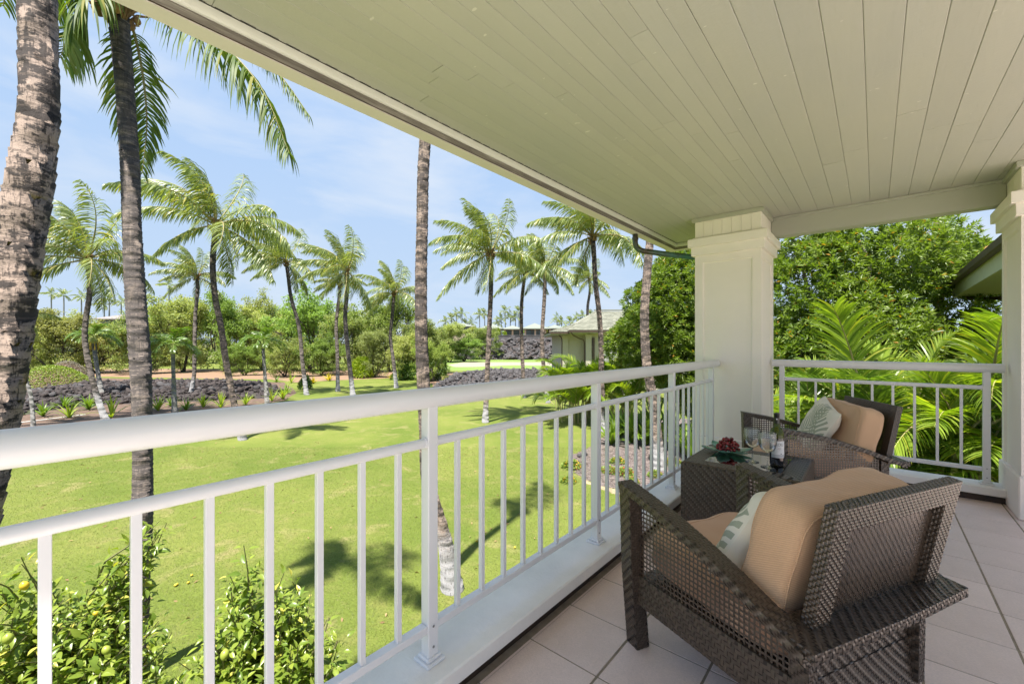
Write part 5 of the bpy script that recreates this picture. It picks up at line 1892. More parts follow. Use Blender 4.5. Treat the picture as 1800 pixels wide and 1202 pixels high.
rowC = [(430, 606, 60, 60), (500, 600, 58, 75), (565, 598, 60, 80), (660, 585, 56, 70), (715, 592, 54, 78), (758, 600, 50, 56), (815, 596, 108, 78), (850, 578, 122, 50)]
for i, (px, top, Z, w) in enumerate(rowC):
    kiawe(px, top, Z, w, 'low bushy tree under the tree line, %s from the left of the bushy ones' % ORD[i], i + 1, (2, 0, 2, 1, 0, 2, 2, 0)[i])

# ------------------------------------------------------------------ shrubs
def shrub_mesh(name, n, ln, wd, mat, seed, rad=(1, 1, 1), stems=True):
    r = np.random.default_rng(seed)
    d = norm(r.normal(0, 1, (n, 3)))
    d[:, 2] = np.abs(d[:, 2]) * 0.95 - 0.12
    # lumpy outline
    lob = norm(r.normal(0, 1, (14, 3)))
    k = np.max(d @ lob.T, axis=1)
    rr_ = (0.55 + 0.45 * k ** 3) * (1 - 0.5 * r.random(n) ** 2.2)
    cent = d * rr_[:, None] * np.array(rad)
    cent[:, 2] += 0.15
    V, F = leafcloud(cent, ln, wd, r, (0, 0, 0.3), d * 1.2)
    return npmesh(name, V, [F], mat)
def shrub(label, px, py, wpx, top, nm, mesh_, cat='shrub', name='shrub', Zo=None):
    Z = zof(py) if Zo is None else Zo
    root = tag(empty(name, gpt(px, Z)), label, cat)
    s = wpx / FPX * Z / 2
    h = (py - top) / FPX * Z
    c = link('foliage', mesh_, root)
    c.scale = (s, s, h / 1.1)
    o = MB()
    rs = random.Random(int(px))
    for k in range(6):
        a = rs.uniform(0, 6.28)
        o.tube([(0, 0, -.02), (cos(a) * .12 * s, sin(a) * .12 * s, h * .3), (cos(a) * .4 * s, sin(a) * .4 * s, h * .7)], [0.04, 0.03, 0.012], 5, False)
    o.build('stems', M_kbark, root)
    return root
M_lime = leafmat('lime_leaf', (0.20, 0.29, 0.025), (0.32, 0.38, 0.045), None, 0.35, 0.4, (1.4, 1.5, 0.4))
M_dkgr = leafmat('mid_leaf', (0.055, 0.11, 0.022), (0.12, 0.19, 0.040), None, 0.3, 0.4, (1.4, 1.5, 0.5))
M_wflower = leafmat('white_bloom_leaf', (0.07, 0.13, 0.03), (0.15, 0.21, 0.05), (0.78, 0.78, 0.74), 0.3, 0.5, thresh3=0.86)
M_gold = leafmat('gold_croton', (0.44, 0.36, 0.03), (0.52, 0.44, 0.06), (0.25, 0.30, 0.04), 0.4, 0.45, (1.3, 1.2, 0.4))
shrub('round lime green shrub on the lawn in front of the tree line', 636, 664, 42, 614, 0, shrub_mesh('foliage', 3600, 0.17, 0.085, M_lime, 5))
shrub('leafy shrub with white blossoms at the right end of the tree line', 757, 668, 42, 634, 0, shrub_mesh('foliage', 2600, 0.15, 0.09, M_wflower, 6))
shrub('dark leafy bush behind the blossoming shrub', 768, 660, 44, 596, 0, shrub_mesh('foliage', 3000, 0.17, 0.09, M_dkgr, 7))
shrub('small round leafed bush beside the bowing palm trunk', 536, 684, 24, 648, 0, shrub_mesh('foliage', 900, 0.20, 0.13, M_dkgr, 8))
shrub('dark bush under the trees right of the lime green shrub', 712, 667, 50, 624, 0, shrub_mesh('foliage', 2600, 0.16, 0.08, M_dkgr, 9))
shrub('tawny dry tuft at the left end of the lava rocks', 58, 683, 26, 668, 0, shrub_mesh('foliage', 900, 0.26, 0.05, leafmat('dry_grass', (0.45, 0.33, 0.17), (0.55, 0.42, 0.24), None, 0.3, 0.8), 10), 'grass tuft')

# bright creeping cover on the mound at left
def mound(name, label, px, py, wpx, top, mat, n, seed, leaf=0.16, col=None):
    Z = zof(py) - 1.0
    root = tag(empty(name, gpt(px, Z, GROUND)), label, 'ground cover')
    sx = wpx / FPX * Z / 2
    h = (py - top) / FPX * Z
    r = np.random.default_rng(seed)
    q = np.sqrt(r.random(n)); a = r.uniform(0, 2 * pi, n)
    x, y = q * np.cos(a), q * np.sin(a)
    z = np.cos(q * pi / 2) ** 0.8 * h
    cent = np.stack([x * sx, y * sx * 0.7, z + r.uniform(-.05, .08, n)], 1)
    V, F = leafcloud(cent, leaf, leaf * 0.6, r, (0, 0, 2.5))
    f = kind(link('foliage', npmesh('foliage', V, [F], mat), root), 'stuff')
    f.rotation_euler = (0, 0, ANG)
    o = MB()
    prof = [(1.0, -0.05)] + [(1 - k / 8, cos((1 - k / 8) * pi / 2) ** 0.8 * h * 0.93) for k in range(1, 9)]
    o.lathe([(max(p[0], 0.001) * sx, p[1]) for p in prof], 24)
    o.v = [(v[0], v[1] * 0.7, v[2]) for v in o.v]
    e = o.build('earth', M_soil, root, True)
    e.rotation_euler = (0, 0, ANG)
    return root
mound('ground_cover', 'bright green creeping cover over the mound behind the lava rocks', 92, 680, 132, 642, leafmat('creeper_leaf', (0.17, 0.26, 0.035), (0.27, 0.34, 0.06), (0.55, 0.50, 0.30), 0.3, 0.5, thresh3=0.95), 6000, 3)
mound('ground_cover', 'greyish low cover behind the bright green mound', 118, 662, 70, 634, leafmat('grey_leaf', (0.20, 0.185, 0.155), (0.29, 0.26, 0.22), None, 0.2, 0.8), 2500, 4)

# ------------------------------------------------------------------ strap-leaved plants along the bed
def strap_mesh(name, n, L, w, mat, seed, el=(35, 85), droop=1.1):
    rs = random.Random(seed)
    Vs, Qs = [], []
    b = 0
    for k in range(n):
        a = 2.4 * k + rs.uniform(-.3, .3)
        e = radians(rs.uniform(*el))
        path = arc(L * rs.uniform(0.75, 1.1), a, e, droop * rs.uniform(0.6, 1.2), (0, 0, 0), 5, 1.6)
        sd = np.array([-sin(a), cos(a), 0])
        prof = np.array([0.6, 1.0, 1.0, 0.85, 0.5, 0.05])
        V = np.stack([path - sd * (w / 2 * prof)[:, None], path + np.array([0, 0, -0.006]), path + sd * (w / 2 * prof)[:, None]], 1).reshape(-1, 3)
        i = np.arange(5) * 3
        Q = np.concatenate([np.stack([i, i + 1, i + 4, i + 3], 1), np.stack([i + 1, i + 2, i + 5, i + 4], 1)])
        Vs.append(V); Qs.append(Q + b); b += len(V)
    return npmesh(name, np.concatenate(Vs), [np.concatenate(Qs)], mat)
M_strap = leafmat('strap_leaf', (0.20, 0.29, 0.030), (0.33, 0.41, 0.060), (0.50, 0.46, 0.10), 0.35, 0.4, (1.4, 1.5, 0.4))
M_strapd = leafmat('strap_leaf_green', (0.11, 0.20, 0.025), (0.20, 0.29, 0.045), None, 0.35, 0.4, (1.4, 1.5, 0.4))
SM = [strap_mesh('strap_plant', 22, 0.85, 0.07, M_strap, 1), strap_mesh('strap_plant', 26, 0.85, 0.07, M_strapd, 2), strap_mesh('strap_plant', 18, 0.95, 0.065, M_strap, 3, (40, 88), 0.9)]
for i, (px, py, s, v) in enumerate([(76, 732, 1.0, 1), (112, 717, 1.0, 1), (121, 735, 1.05, 0), (156, 720, 1.15, 1), (196, 734, 1.15, 2), (278, 722, 1.05, 0), (300, 714, .8, 1), (327, 721, .95, 1), (357, 716, .95, 0), (388, 717, 1.0, 2), (432, 712, .9, 0), (486, 672, .9, 1), (512, 673, 1.1, 2), (478, 705, 1.0, 2), (497, 702, 1.15, 0), (505, 692, 1.0, 1)]):
    Z = zof(py)
    o = tag(link('strap_plant', SM[v]), 'spiky strap leaved plant in the bed beside the lava rocks, %s from the left' % ORD[i], 'plant', 'spiky plants edging the lava rock bed')
    o.location = gpt(px, Z)
    o.scale = (s * 1.3, s * 1.3, s * 1.3)
    o.rotation_euler = (0, 0, px * 0.37)
GM = strap_mesh('croton', 26, 0.9, 0.15, M_gold, 4, (30, 88), 0.9)
for px, py, s, lab in ((578, 669, 1.25, 'yellow leaved plant at the edge of the lawn left of the lime green shrub'), (551, 674, 0.95, 'small golden plant between the bowing palm and the lawn edge'), (716, 664, 0.95, 'low golden plant under the trees left of the tall bare trunk'), (686, 665, 0.7, 'tiny yellow plant at the foot of the tree line left of a palm trunk')):
    o = tag(link('croton', GM), lab, 'plant', 'golden leaved plants')
    o.location = gpt(px, zof(py)); o.scale = (s, s, s); o.rotation_euler = (0, 0, px * .3)
RM = strap_mesh('ti_plant', 30, 0.95, 0.16, leafmat('ti_leaf', (0.24, 0.03, 0.04), (0.34, 0.06, 0.07), (0.16, 0.05, 0.05), 0.3, 0.4, (1.3, .8, .6)), 5, (25, 85), 0.8)
for px, py, s, lab in ((946, 688, 1.3, 'red leaved plant at the right tip of the grey lava mound'), (962, 690, 1.0, 'smaller red leaved plant behind the palm trunk by the grey lava mound')):
    o = tag(link('ti_plant', RM), lab, 'plant', 'red leaved plants')
    o.location = gpt(px, zof(py)); o.scale = (s, s, s)

# ------------------------------------------------------------------ lava rocks
def rockmat(name, c1, c2):
    m, nt, b, out = nodes_of(name)
    oi = nd(nt, 'ShaderNodeObjectInfo')
    g = nd(nt, 'ShaderNodeNewGeometry')
    rnd = ma(nt, 'FRACT', ma(nt, 'ADD', ma(nt, 'MULTIPLY', g.outputs['Random Per Island'], 3.7), oi.outputs['Random']))
    n1 = noise(nt, coords(nt), 9, 5, 0.7)
    c = mixc(nt, rnd, c1, c2)
    c = mixc(nt, ramp(nt, n1, [(0.4, 0.0), (0.7, 0.7)]), c, tuple(x * 0.45 for x in c1))
    nt.links.new(c, b.inputs['Base Color'])
    b.inputs['Roughness'].default_value = 0.85
    bump(nt, b, n1, 0.8, 0.05)
    return m
M_rockg = rockmat('lava_grey', (0.046, 0.042, 0.043), (0.110, 0.101, 0.103))
M_rockb = rockmat('lava_brown', (0.032, 0.024, 0.022), (0.072, 0.055, 0.051))
def rock_geo(seed, sub=1):
    r = np.random.default_rng(seed)
    bm = bmesh.new(); bmesh.ops.create_icosphere(bm, subdivisions=sub, radius=1)
    V = np.array([tuple(v.co) for v in bm.verts]); F = np.array([[v.index for v in f.verts] for f in bm.faces])
    bm.free()
    V *= (1 + r.normal(0, 0.17, (len(V), 1)))
    V += r.normal(0, 0.08, V.shape)
    # a few flat breaks
    for k in range(9):
        d = norm(r.normal(0, 1, 3)); c = r.uniform(0.35, 0.75)
        t = V @ d
        V = V - np.outer(np.maximum(t - c, 0), d)
    return V, F
ROCKS = [rock_geo(s) for s in range(10)]
def rock_bed(name, edge_px, zmin, zmax, hfun, n_part, n_stuff, size, mat, matb, seed, base_mat, clip=None):
    """a mound with loose rocks lying all over it; hfun(px, Z) gives its height"""
    r = np.random.default_rng(seed)
    nx, ny = 60, 26
    V, F = [], []
    for i in range(nx + 1):
        for j in range(ny + 1):
            px = edge_px[0] + (edge_px[1] - edge_px[0]) * i / nx
            Z = zmin + (zmax - zmin) * j / ny
            p = gpt(px, Z, GROUND)
            V.append((p.x, p.y, GROUND - 0.03 + max(-0.05, hfun(px, Z) + r.normal(0, 0.03))))
    i, j = np.meshgrid(np.arange(nx), np.arange(ny), indexing='ij')
    i, j = i.ravel(), j.ravel()
    Q = np.stack([i * (ny + 1) + j, (i + 1) * (ny + 1) + j, (i + 1) * (ny + 1) + j + 1, i * (ny + 1) + j + 1], 1)
    root = kind(link(name, npmesh(name, V, [Q], base_mat)), 'structure')
    spots = []
    while len(spots) < n_part + n_stuff:
        px = r.uniform(*edge_px); Z = r.uniform(zmin, zmax)
        h = hfun(px, Z)
        if h < 0.02:
            continue
        s = size[0] * (size[1] / size[0]) ** (r.random() ** 2.2)
        p = gpt(px, Z, GROUND + h + s * 0.12)
        spots.append((s / Z, s, p))
    spots.sort(key=lambda q: -q[0])
    meshes = {}
    for k, (_, s, p) in enumerate(spots[:n_part]):
        v = int(r.integers(0, 10)); mi = int(r.random() < 0.6)
        if (v, mi) not in meshes:
            meshes[v, mi] = npmesh('rock', ROCKS[v][0], [ROCKS[v][1]], matb if mi else mat)
        o = link('rock', meshes[v, mi], root)
        o.location = p
        o.scale = (s * r.uniform(.6, 1.5), s * r.uniform(.6, 1.3), s * r.uniform(.45, 1.0))
        o.rotation_euler = (r.uniform(-.9, .9), r.uniform(-.9, .9), r.uniform(0, 6.28))
    Vs, Fs, b = [], [], 0
    for (_, s, p) in spots[n_part:]:
        v = int(r.integers(0, 10))
        a = r.uniform(0, 6.28)
        M3 = np.array([[cos(a), -sin(a), 0], [sin(a), cos(a), 0], [0, 0, r.uniform(.5, .95)]])
        VV = (ROCKS[v][0] * s) @ M3.T + np.array(p)
        Vs.append(VV); Fs.append(ROCKS[v][1] + b); b += len(VV)
    if Vs:
        kind(link('loose_rocks', npmesh('loose_rocks', np.concatenate(Vs), [np.concatenate(Fs)], matb if seed % 2 else mat), root), 'stuff')
    return root
def hf1(px, Z):
    # long bed in front of the red path
    f0 = np.interp(px, [20, 60, 150, 300, 400, 470, 500], [25.5, 27.5, 30.5, 32.5, 33.5, 35, 38])
    f1 = np.interp(px, [20, 60, 150, 300, 400, 470, 500], [33, 37, 45, 48, 47, 44, 40])
    if not 20 < px < 500 or not f0 < Z < f1:
        return -0.05
    t = (Z - f0) / (f1 - f0)
    e = min(1, (px - 20) / 40) * min(1, (500 - px) / 40)
    return 0.62 * e * min(1, t * 4) ** 0.7 * min(1, (1 - t) * 4) ** 0.7 + 0.05
rock_bed('lava_rock_bed', (20, 500), 25.5, 48, hf1, 295, 4200, (0.06, 0.42), M_rockg, M_rockb, 11, M_rockb)
def hf2(px, Z):
    f0 = np.interp(px, [765, 800, 880, 960, 1020], [40, 38.5, 38, 38.5, 42])
    f1 = np.interp(px, [765, 800, 880, 960, 1020], [44, 56, 66, 64, 52])
    if not 765 < px < 1020 or not f0 < Z < f1:
        return -0.05
    t = (Z - f0) / (f1 - f0)
    e = min(1, (px - 765) / 50) * min(1, (1020 - px) / 30)
    return 1.0 * e ** 0.7 * min(1, t * 2.2) ** 0.8 * min(1, (1 - t) * 3) ** 0.7 + 0.03
rock_bed('lava_rock_mound', (765, 1020), 38, 66, hf2, 260, 3600, (0.08, 0.45), M_rockg, M_rockg, 12, M_rockb)
def hf3(px, Z):
    if px < 800 or px > 1060 or Z < 121:
        return -0.05
    base = np.interp(Z, [121, 123, 131, 134], [0.1, 1.0, 5.2, 5.6])
    return base * min(1, (px - 800) / 35) + 0.25 * sin(px * 0.21 + Z) + 0.2 * sin(px * 0.11 - Z * 0.6)
rock_bed('lava_bank', (800, 1060), 121, 134, hf3, 200, 2600, (0.22, 1.3), M_rockb, M_rockg, 13, M_rockb)

# rocks edging the front of the long bed
# ================================================================== far terrain and villas
def hill():
    nx, ny = 50, 14
    V = []
    for i in range(nx + 1):
        for j in range(ny + 1):
            px = -700 + 2600 * i / nx
            Z = 134 + 220 * (j / ny) ** 1.3
            p = gpt(px, Z)
            k = min(1, max(0, (px - 700) / 120)) if px < 1150 else 1
            h = np.interp(Z, [134, 160, 200, 354], [5.5, 6.3, 7.6, 9.0]) * (0.55 + 0.45 * k) + 0.35 * sin(px * .02 + Z * .05)
            V.append((p.x, p.y, GROUND + (h if 0 < j < ny else (5.5 * k if j == 0 else -2))))
    i, j = np.meshgrid(np.arange(nx), np.arange(ny), indexing='ij')
    i, j = i.ravel(), j.ravel()
    Q = np.stack([i * (ny + 1) + j, (i + 1) * (ny + 1) + j, (i + 1) * (ny + 1) + j + 1, i * (ny + 1) + j + 1], 1)
    return kind(link('hill', npmesh('hill', V, [Q], M_hill, True)), 'structure')
hill()
M_wallfar = plain('villa_wall', (0.40, 0.32, 0.25), 0.9, 0.04)
M_rooffar = plain('villa_roof', (0.205, 0.225, 0.19), 0.85, 0.05, 2)
M_roofbrown = plain('villa_roof_brown', (0.24, 0.21, 0.20), 0.85, 0.05, 2)
M_dark = plain('dark_opening', (0.03, 0.032, 0.032), 0.6)
M_winfar = plain('window_glass_far', (0.06, 0.085, 0.08), 0.12, 0.02, spec=0.8)
M_stonew = plain('lava_stone_wall', (0.085, 0.078, 0.082), 0.95, 0.3, 1.2, 0.8, 3, col2=(0.15, 0.14, 0.145))
def local_frame(px, Z, z):
    g = gpt(px, Z, z)
    return g, ANG
def hip(o, x0, x1, y0, y1, z0, h, ov=0.0, ridge=0.3):
    x0 -= ov; x1 += ov; y0 -= ov; y1 += ov
    cx, cyy = (x0 + x1) / 2, (y0 + y1) / 2
    rl = max(0.0, (x1 - x0) - (y1 - y0)) / 2
    a, b_ = (cx - rl - .02, cyy, z0 + h), (cx + rl + .02, cyy, z0 + h)
    o.add([(x0, y0, z0), (x1, y0, z0), (x1, y1, z0), (x0, y1, z0), a, b_, (x0, y0, z0 - .25), (x1, y0, z0 - .25), (x1, y1, z0 - .25), (x0, y1, z0 - .25)],
          [(0, 1, 5, 4), (1, 2, 5), (2, 3, 4, 5), (3, 0, 4), (0, 6, 7, 1), (1, 7, 8, 2), (2, 8, 9, 3), (3, 9, 6, 0), (6, 9, 8, 7)])
def px2m(d, Z):
    return d / FPX * Z
# stone retaining wall below the villa
ZW = 133.0
g, rz = local_frame(915, ZW, GROUND)
root = tag(empty('retaining_wall', g, rz), 'dark lava stone retaining wall below the far villa', 'wall')
o = MB()
x0, x1 = px2m(835 - 915, ZW), px2m(1040 - 915, ZW)
o.box(x0, x1, 0, 0.6, 3.4, 7.05)
o.build('masonry', M_stonew, root)
o = MB(); o.box(x0 - .1, x1, -0.1, 0.7, 7.052, 7.3); o.build('coping', M_stonew, root)
o = MB(); o.box(px2m(898 - 915, ZW), px2m(905 - 915, ZW), -1.2, -0.002, 2.4, 7.0); o.build('buttress', M_stonew, root)
# villa of three hipped pavilions
ZV = 138.0
g, rz = local_frame(912, ZV, GROUND + 7.0)
villa = tag(empty('villa', g, rz), 'low far villa with grey green hipped roofs above the lava bank', 'house')
def pav(xa, xb, depth, wz, rh, name_roof='roof', y=0.0):
    a, b_ = px2m(xa - 912, ZV), px2m(xb - 912, ZV)
    o = MB(); hip(o, a, b_, y, y + depth, wz, rh, 0.9); o.build(name_roof, M_rooffar, villa)
    return a, b_
for (xa, xb, wz, rh, y) in ((847, 880, 2.6, 1.7, 0), (886, 916, 2.5, 1.3, 1.5), (922, 960, 2.6, 1.9, 0), (966, 990, 2.7, 1.3, 1.0)):
    a, b_ = pav(xa, xb, 9, wz, rh, y=y)
    o = MB(); o.box(a + .3, b_ - .3, y + 2.2, y + 8.5, 0, wz - 0.1); o.build('wall', M_wallfar, villa)
    n = max(2, int((b_ - a) / 2.2))
    for k in range(n):
        w = (b_ - a - 1.0) / n
        c0 = a + .5 + k * w
        fr = MB(); fr.box(c0 + .06, c0 + w - .06, y + 2.10, y + 2.197, 0.15, wz - 0.45)
        f_ = fr.build('window', M_dark, villa)
        p_ = MB(); p_.box(c0 + .14, c0 + w - .14, y + 2.05, y + 2.098, 0.25, wz - .55); p_.build('pane', M_winfar, f_)
    for xx in (a + .25, (a + b_) / 2, b_ - .25):
        o = MB(); o.box(xx - .28, xx + .28, y + .3, y + .86, 0, wz - .12); o.build('column', M_wallfar, villa)
o = MB(); o.box(px2m(838 - 912, ZV), px2m(992 - 912, ZV), -2.0, 10.5, -0.6, -0.02); o.build('terrace', M_wallfar, villa)
# hedge plants on the terrace
HM = shrub_mesh('foliage', 700, 0.34, 0.18, M_lime, 15)
HG = shrub_mesh('foliage', 700, 0.34, 0.18, M_kia[1], 16)
for k, (px, w, h, m) in enumerate(((843, 12, 2.4, HG), (853, 10, 2.0, HG), (868, 9, 2.6, HM), (876, 8, 3.6, HM), (888, 7, 2.2, HM))):
    root = tag(empty('terrace_shrub', gpt(px, 135.2, GROUND + 6.6)), 'shrub on the villa terrace above the stone wall, %s from the left' % ORD[k], 'shrub', 'shrubs along the villa terrace')
    c = link('foliage', m, root); c.scale = (px2m(w, 135) / 2, px2m(w, 135) / 2, h / 1.1)
# other far roofs
def far_house(px, py_eave, Z, wpx, hr, wallh, mat, label, z_up):
    w = px2m(wpx, Z)
    ze = CAM_H - (py_eave - 605) / FPX * Z
    g, rz = local_frame(px, Z, ze - wallh - z_up)
    root = tag(empty('far_house', g, rz), label, 'house')
    o = MB(); o.box(-w / 2 + .6, w / 2 - .6, 0.6, 7, 0, wallh + z_up - .1); o.build('wall', M_wallfar, root)
    o = MB(); hip(o, -w / 2, w / 2, 0, 8, wallh + z_up, hr, 0.3); o.build('roof', mat, root)
    n = max(2, int(w / 3))
    for k in range(n):
        c0 = -w / 2 + 1 + k * (w - 2) / n
        f_ = MB(); f_.box(c0 + .2, c0 + (w - 2) / n - .2, 0.5, 0.598, z_up + wallh - 1.9, z_up + wallh - .4)
        fo = f_.build('window', M_dark, root)
        p_ = MB(); p_.box(c0 + .3, c0 + (w - 2) / n - .3, 0.45, 0.498, z_up + wallh - 1.8, z_up + wallh - .5); p_.build('pane', M_winfar, fo)
    return root
far_house(203, 560, 104, 78, 1.3, 2.6, M_roofbrown, 'brown roofed house among the trees behind the dark ringed trunk', 8.0)
far_house(66, 557, 130, 26, 0.5, 2.2, M_rooffar, 'small pale house on the skyline beside the thick leaning trunk', 9.0)
far_house(808, 573, 150, 48, 1.2, 2.4, M_rooffar, 'pale roofed house half hidden by trees left of the far villa', 8.5)

# skyline palms
def sky_palm_mesh(seed):
    V, Q, b = [], [], 0
    rs = random.Random(seed)
    for k in range(15):
        path = arc(rs.uniform(.85, 1.1), 2.4 * k, radians(rs.choice((75, 50, 30, 10, -10))), 1.0, WIND * 0.7, 7, 1.5)
        v, q, rv, rq = frond_geom(path, nl=16, ll=0.30, lw=0.055, fwd=(.5, 1.1), vang=0.1, droop=1.2, wind=WIND * .8, rr=0.02, seed=seed * 20 + k)
        V.append(v); Q.append(q + b); b += len(v)
    return npmesh('crown', np.concatenate(V), [np.concatenate(Q)], M_coco)
SKY = [sky_palm_mesh(s) for s in range(3)]
so = MB(); so.tube([(0.15, 0, 0), (0.05, 0, .33), (0, 0.02, .66), (0, 0, 1)], [0.2, 0.16, 0.14, 0.13], 7)
SKT = so.mesh('trunk', M_tr_far)
left_sky = [(90, 517, 584), (112, 519, 560), (143, 521, 560), (183, 536, 562), (192, 526, 560), (213, 530, 560), (297, 502, 560)]
right_sky = [(783, 566, 592), (794, 560, 590), (802, 553, 592), (812, 551, 588), (819, 570, 590), (829, 568, 592), (843, 553, 588), (852, 552, 588), (875, 568, 588), (881, 561, 590), (888, 547, 588), (897, 556, 588), (906, 558, 588), (912, 548, 590), (979, 561, 585), (987, 566, 588), (1003, 566, 584), (1014, 561, 580), (1024, 556, 584), (1039, 554, 580)]
for side, lst in (('left', left_sky), ('right', right_sky)):
    for i, (px, py, yb_) in enumerate(lst):
        Z = 165.0 if side == 'right' else 128.0
        b_ = at(px, yb_ + 8, Z); t_ = at(px, py, Z)
        gname = 'skyline palms above the tree line' if side == 'left' else 'skyline palms above the far villa'
        lab = ('tiny wind bent palm on the skyline above the tree line, %s from the left' if side == 'left' else 'tiny palm on the skyline above the far villa roofs, %s from the left') % ORD[i]
        root = tag(empty('coconut_palm', b_), lab, 'palm', gname)
        c = link('crown', SKY[i % 3], root)
        L = 3.0 if side == 'right' else 2.6
        if px == 297:
            L = 3.2
        c.location = t_ - b_; c.scale = (L, L, L)
        t = link('trunk', SKT, root); t.scale = (1.2, 1.2, (t_ - b_).length)
# scrubby trees crowning the hill
for i, (px, top, Z, w) in enumerate([(835, 576, 150, 30), (862, 577, 158, 30), (905, 578, 162, 30), (938, 577, 165, 34), (965, 577, 160, 30), (995, 578, 165, 40), (1022, 576, 160, 34), (770, 580, 140, 34), (905, 578, 175, 60), (985, 575, 185, 70), (1050, 574, 185, 70), (800, 576, 175, 70)]):
    kiawe(px, top, Z, w, 'small green tree on the far ridge behind the villas, %s of the ridge trees' % ORD[i], i, (0, 1, 2)[i % 3], GROUND + 6.0)

# ================================================================== neighbouring house right of centre
M_nwall = plain('neighbour_stucco', (0.50, 0.465, 0.37), 0.9, 0.02, 2, 0.2, 60)
M_nfascia = plain('neighbour_fascia', (0.42, 0.43, 0.30), 0.7, 0.02)
M_gutter = plain('bronze_gutter', (0.11, 0.075, 0.06), 0.5, 0.1, metallic=0.3)
def rooftile():
    m, nt, b, out = nodes_of('cement_roof_tile')
    g = nd(nt, 'ShaderNodeNewGeometry')
    c = mixc(nt, g.outputs['Random Per Island'], (0.17, 0.175, 0.135), (0.26, 0.26, 0.205))
    n1 = noise(nt, coords(nt), 1.3, 5)
    c = mixc(nt, ramp(nt, n1, [(0.5, 0.0), (0.75, 0.6)]), c, (0.12, 0.12, 0.09))
    nt.links.new(c, b.inputs['Base Color'])
    b.inputs['Roughness'].default_value = 0.9
    return m
M_rtile = rooftile()
ZH = 40.0
g, rz = local_frame(1040, ZH, GROUND)
nh = tag(empty('neighbour_house', g, rz), 'cream two storey house with pale tiled hip roof right of the grey lava mound', 'house')
def X(px):
    return px2m(px - 1040, ZH)
def Hh(py):
    return CAM_H - (py - 605) / FPX * ZH - GROUND
ew1, ew2 = Hh(588), Hh(586)
def part(name, mat, *boxes, par=None, bev=0.0):
    o = MB()
    for q in boxes:
        o.box(*q, bev)
    return o.build(name, mat, par or nh)
part('wall', M_nwall, (X(991), X(1032), 1.2, 12, 0, ew1))
part('wall', M_nwall, (X(1030), X(1240), 0.6, 12, 0, ew2))
part('pilaster', M_nwall, (X(991), X(1001), 0.98, 1.198, 0, ew1 - .05))
part('pilaster', M_nwall, (X(1031), X(1041), 0.38, 0.598, 0, ew2 - .05))
part('pilaster_cap', M_nwall, (X(990), X(1002), 0.90, 1.20, ew1 - .35, ew1 - .06))
part('pilaster_cap', M_nwall, (X(1030), X(1042), 0.30, 0.60, ew2 - .35, ew2 - .06))
part('soffit', M_nfascia, (X(968), X(1032), 0.25, 12.5, ew1 - .02, ew1 + .16))
part('soffit', M_nfascia, (X(1001), X(1250), -0.4, 12.5, ew2 - .0, ew2 + .18))
part('gutter', M_gutter, (X(966), X(1003), 0.10, 0.248, ew1 + .08, ew1 + .24))
part('gutter', M_gutter, (X(998), X(1252), -0.55, -0.402, ew2 + .10, ew2 + .27))
def tiled(x0, x1, y0, z0, xr0, xr1, y1, z1, par):
    """front slope of a hip roof: eave x0..x1 at (y0,z0), ridge xr0..xr1 at (y1,z1), in overlapping rows of tiles"""
    rows_ = int(math.hypot(y1 - y0, z1 - z0) / 0.40)
    o = MB()
    rs = random.Random(5)
    for k in range(rows_):
        t0, t1 = k / rows_, (k + 1) / rows_
        xa, xb = x0 + (xr0 - x0) * t0, x1 + (xr1 - x1) * t0
        xa1, xb1 = x0 + (xr0 - x0) * t1, x1 + (xr1 - x1) * t1
        n = max(1, int((xb - xa) / 0.34))
        off = 0.5 * (k % 2)
        for i in range(n):
            u0, u1 = i / n, (i + 0.94) / n
            p = []
            for (u, t, lift) in ((u0, t0, 0.075), (u1, t0, 0.075), (u1, t1, 0.02), (u0, t1, 0.02)):
                xl, xr = (xa, xb) if t == t0 else (xa1, xb1)
                p.append((xl + (xr - xl) * u, y0 + (y1 - y0) * t, z0 + (z1 - z0) * t + lift + rs.uniform(-.008, .008)))
            lo = [(q[0], q[1], q[2] - 0.06) for q in p[:2]]
            o.add(p + lo, [(0, 1, 2, 3), (4, 5, 1, 0)])
    m_ = o.build('roof_tiles', M_rtile, par)
    kind(m_, 'stuff')
    return m_
def roofbody(x0, x1, y0, yb_, z0, xr0, xr1, y1, z1):
    o = MB()
    o.add([(x0, y0, z0), (x1, y0, z0), (xr1, y1, z1), (xr0, y1, z1), (x0, yb_, z0), (x1, yb_, z0)],
          [(0, 1, 2, 3), (0, 3, 4), (1, 5, 2), (3, 2, 5, 4), (0, 4, 5, 1)])
    return o.build('roof', M_rtile, nh)
za = ew1 + .24
for (x0, x1, y0, z0, xr0, xr1, y1, z1) in ((X(966), X(1090), 0.15, za, X(1036), X(1090), 4.2, Hh(562)), (X(998), X(1250), -0.5, ew2 + .27, X(1064), X(1190), 5.2, Hh(540)),):
    rb = roofbody(x0, x1, y0 + .02, 12.5, z0, xr0, xr1, y1, z1)
    tiled(x0, x1, y0, z0 + .02, xr0, xr1, y1, z1 + .02, rb)
part('ridge_cap', M_rtile, (X(1063), X(1191), 5.1, 5.35, Hh(540) + .08, Hh(540) + .2))
o = MB()
o.tube([(X(1003), -0.45, ew2 + .1), (X(1006), -0.3, ew2 - .15), (X(1018), 0.2, ew2 - .45), (X(1027), 0.45, ew2 - .6), (X(1029), 0.5, ew2 - .9), (X(1029), 0.5, 0.1)], 0.06, 8)
o.build('downpipe', M_gutter, nh)
o = MB(); o.tube([(X(983), 0.3, ew1), (X(989), 0.95, ew1 - .3), (X(990), 1.0, ew1 - .6), (X(990), 1.0, 0.1)], 0.055, 8); o.build('downpipe', M_gutter, nh)
part('shadow_panel', M_gutter, (X(1043), X(1047), 0.45, 0.597, Hh(640), ew2 - .4))
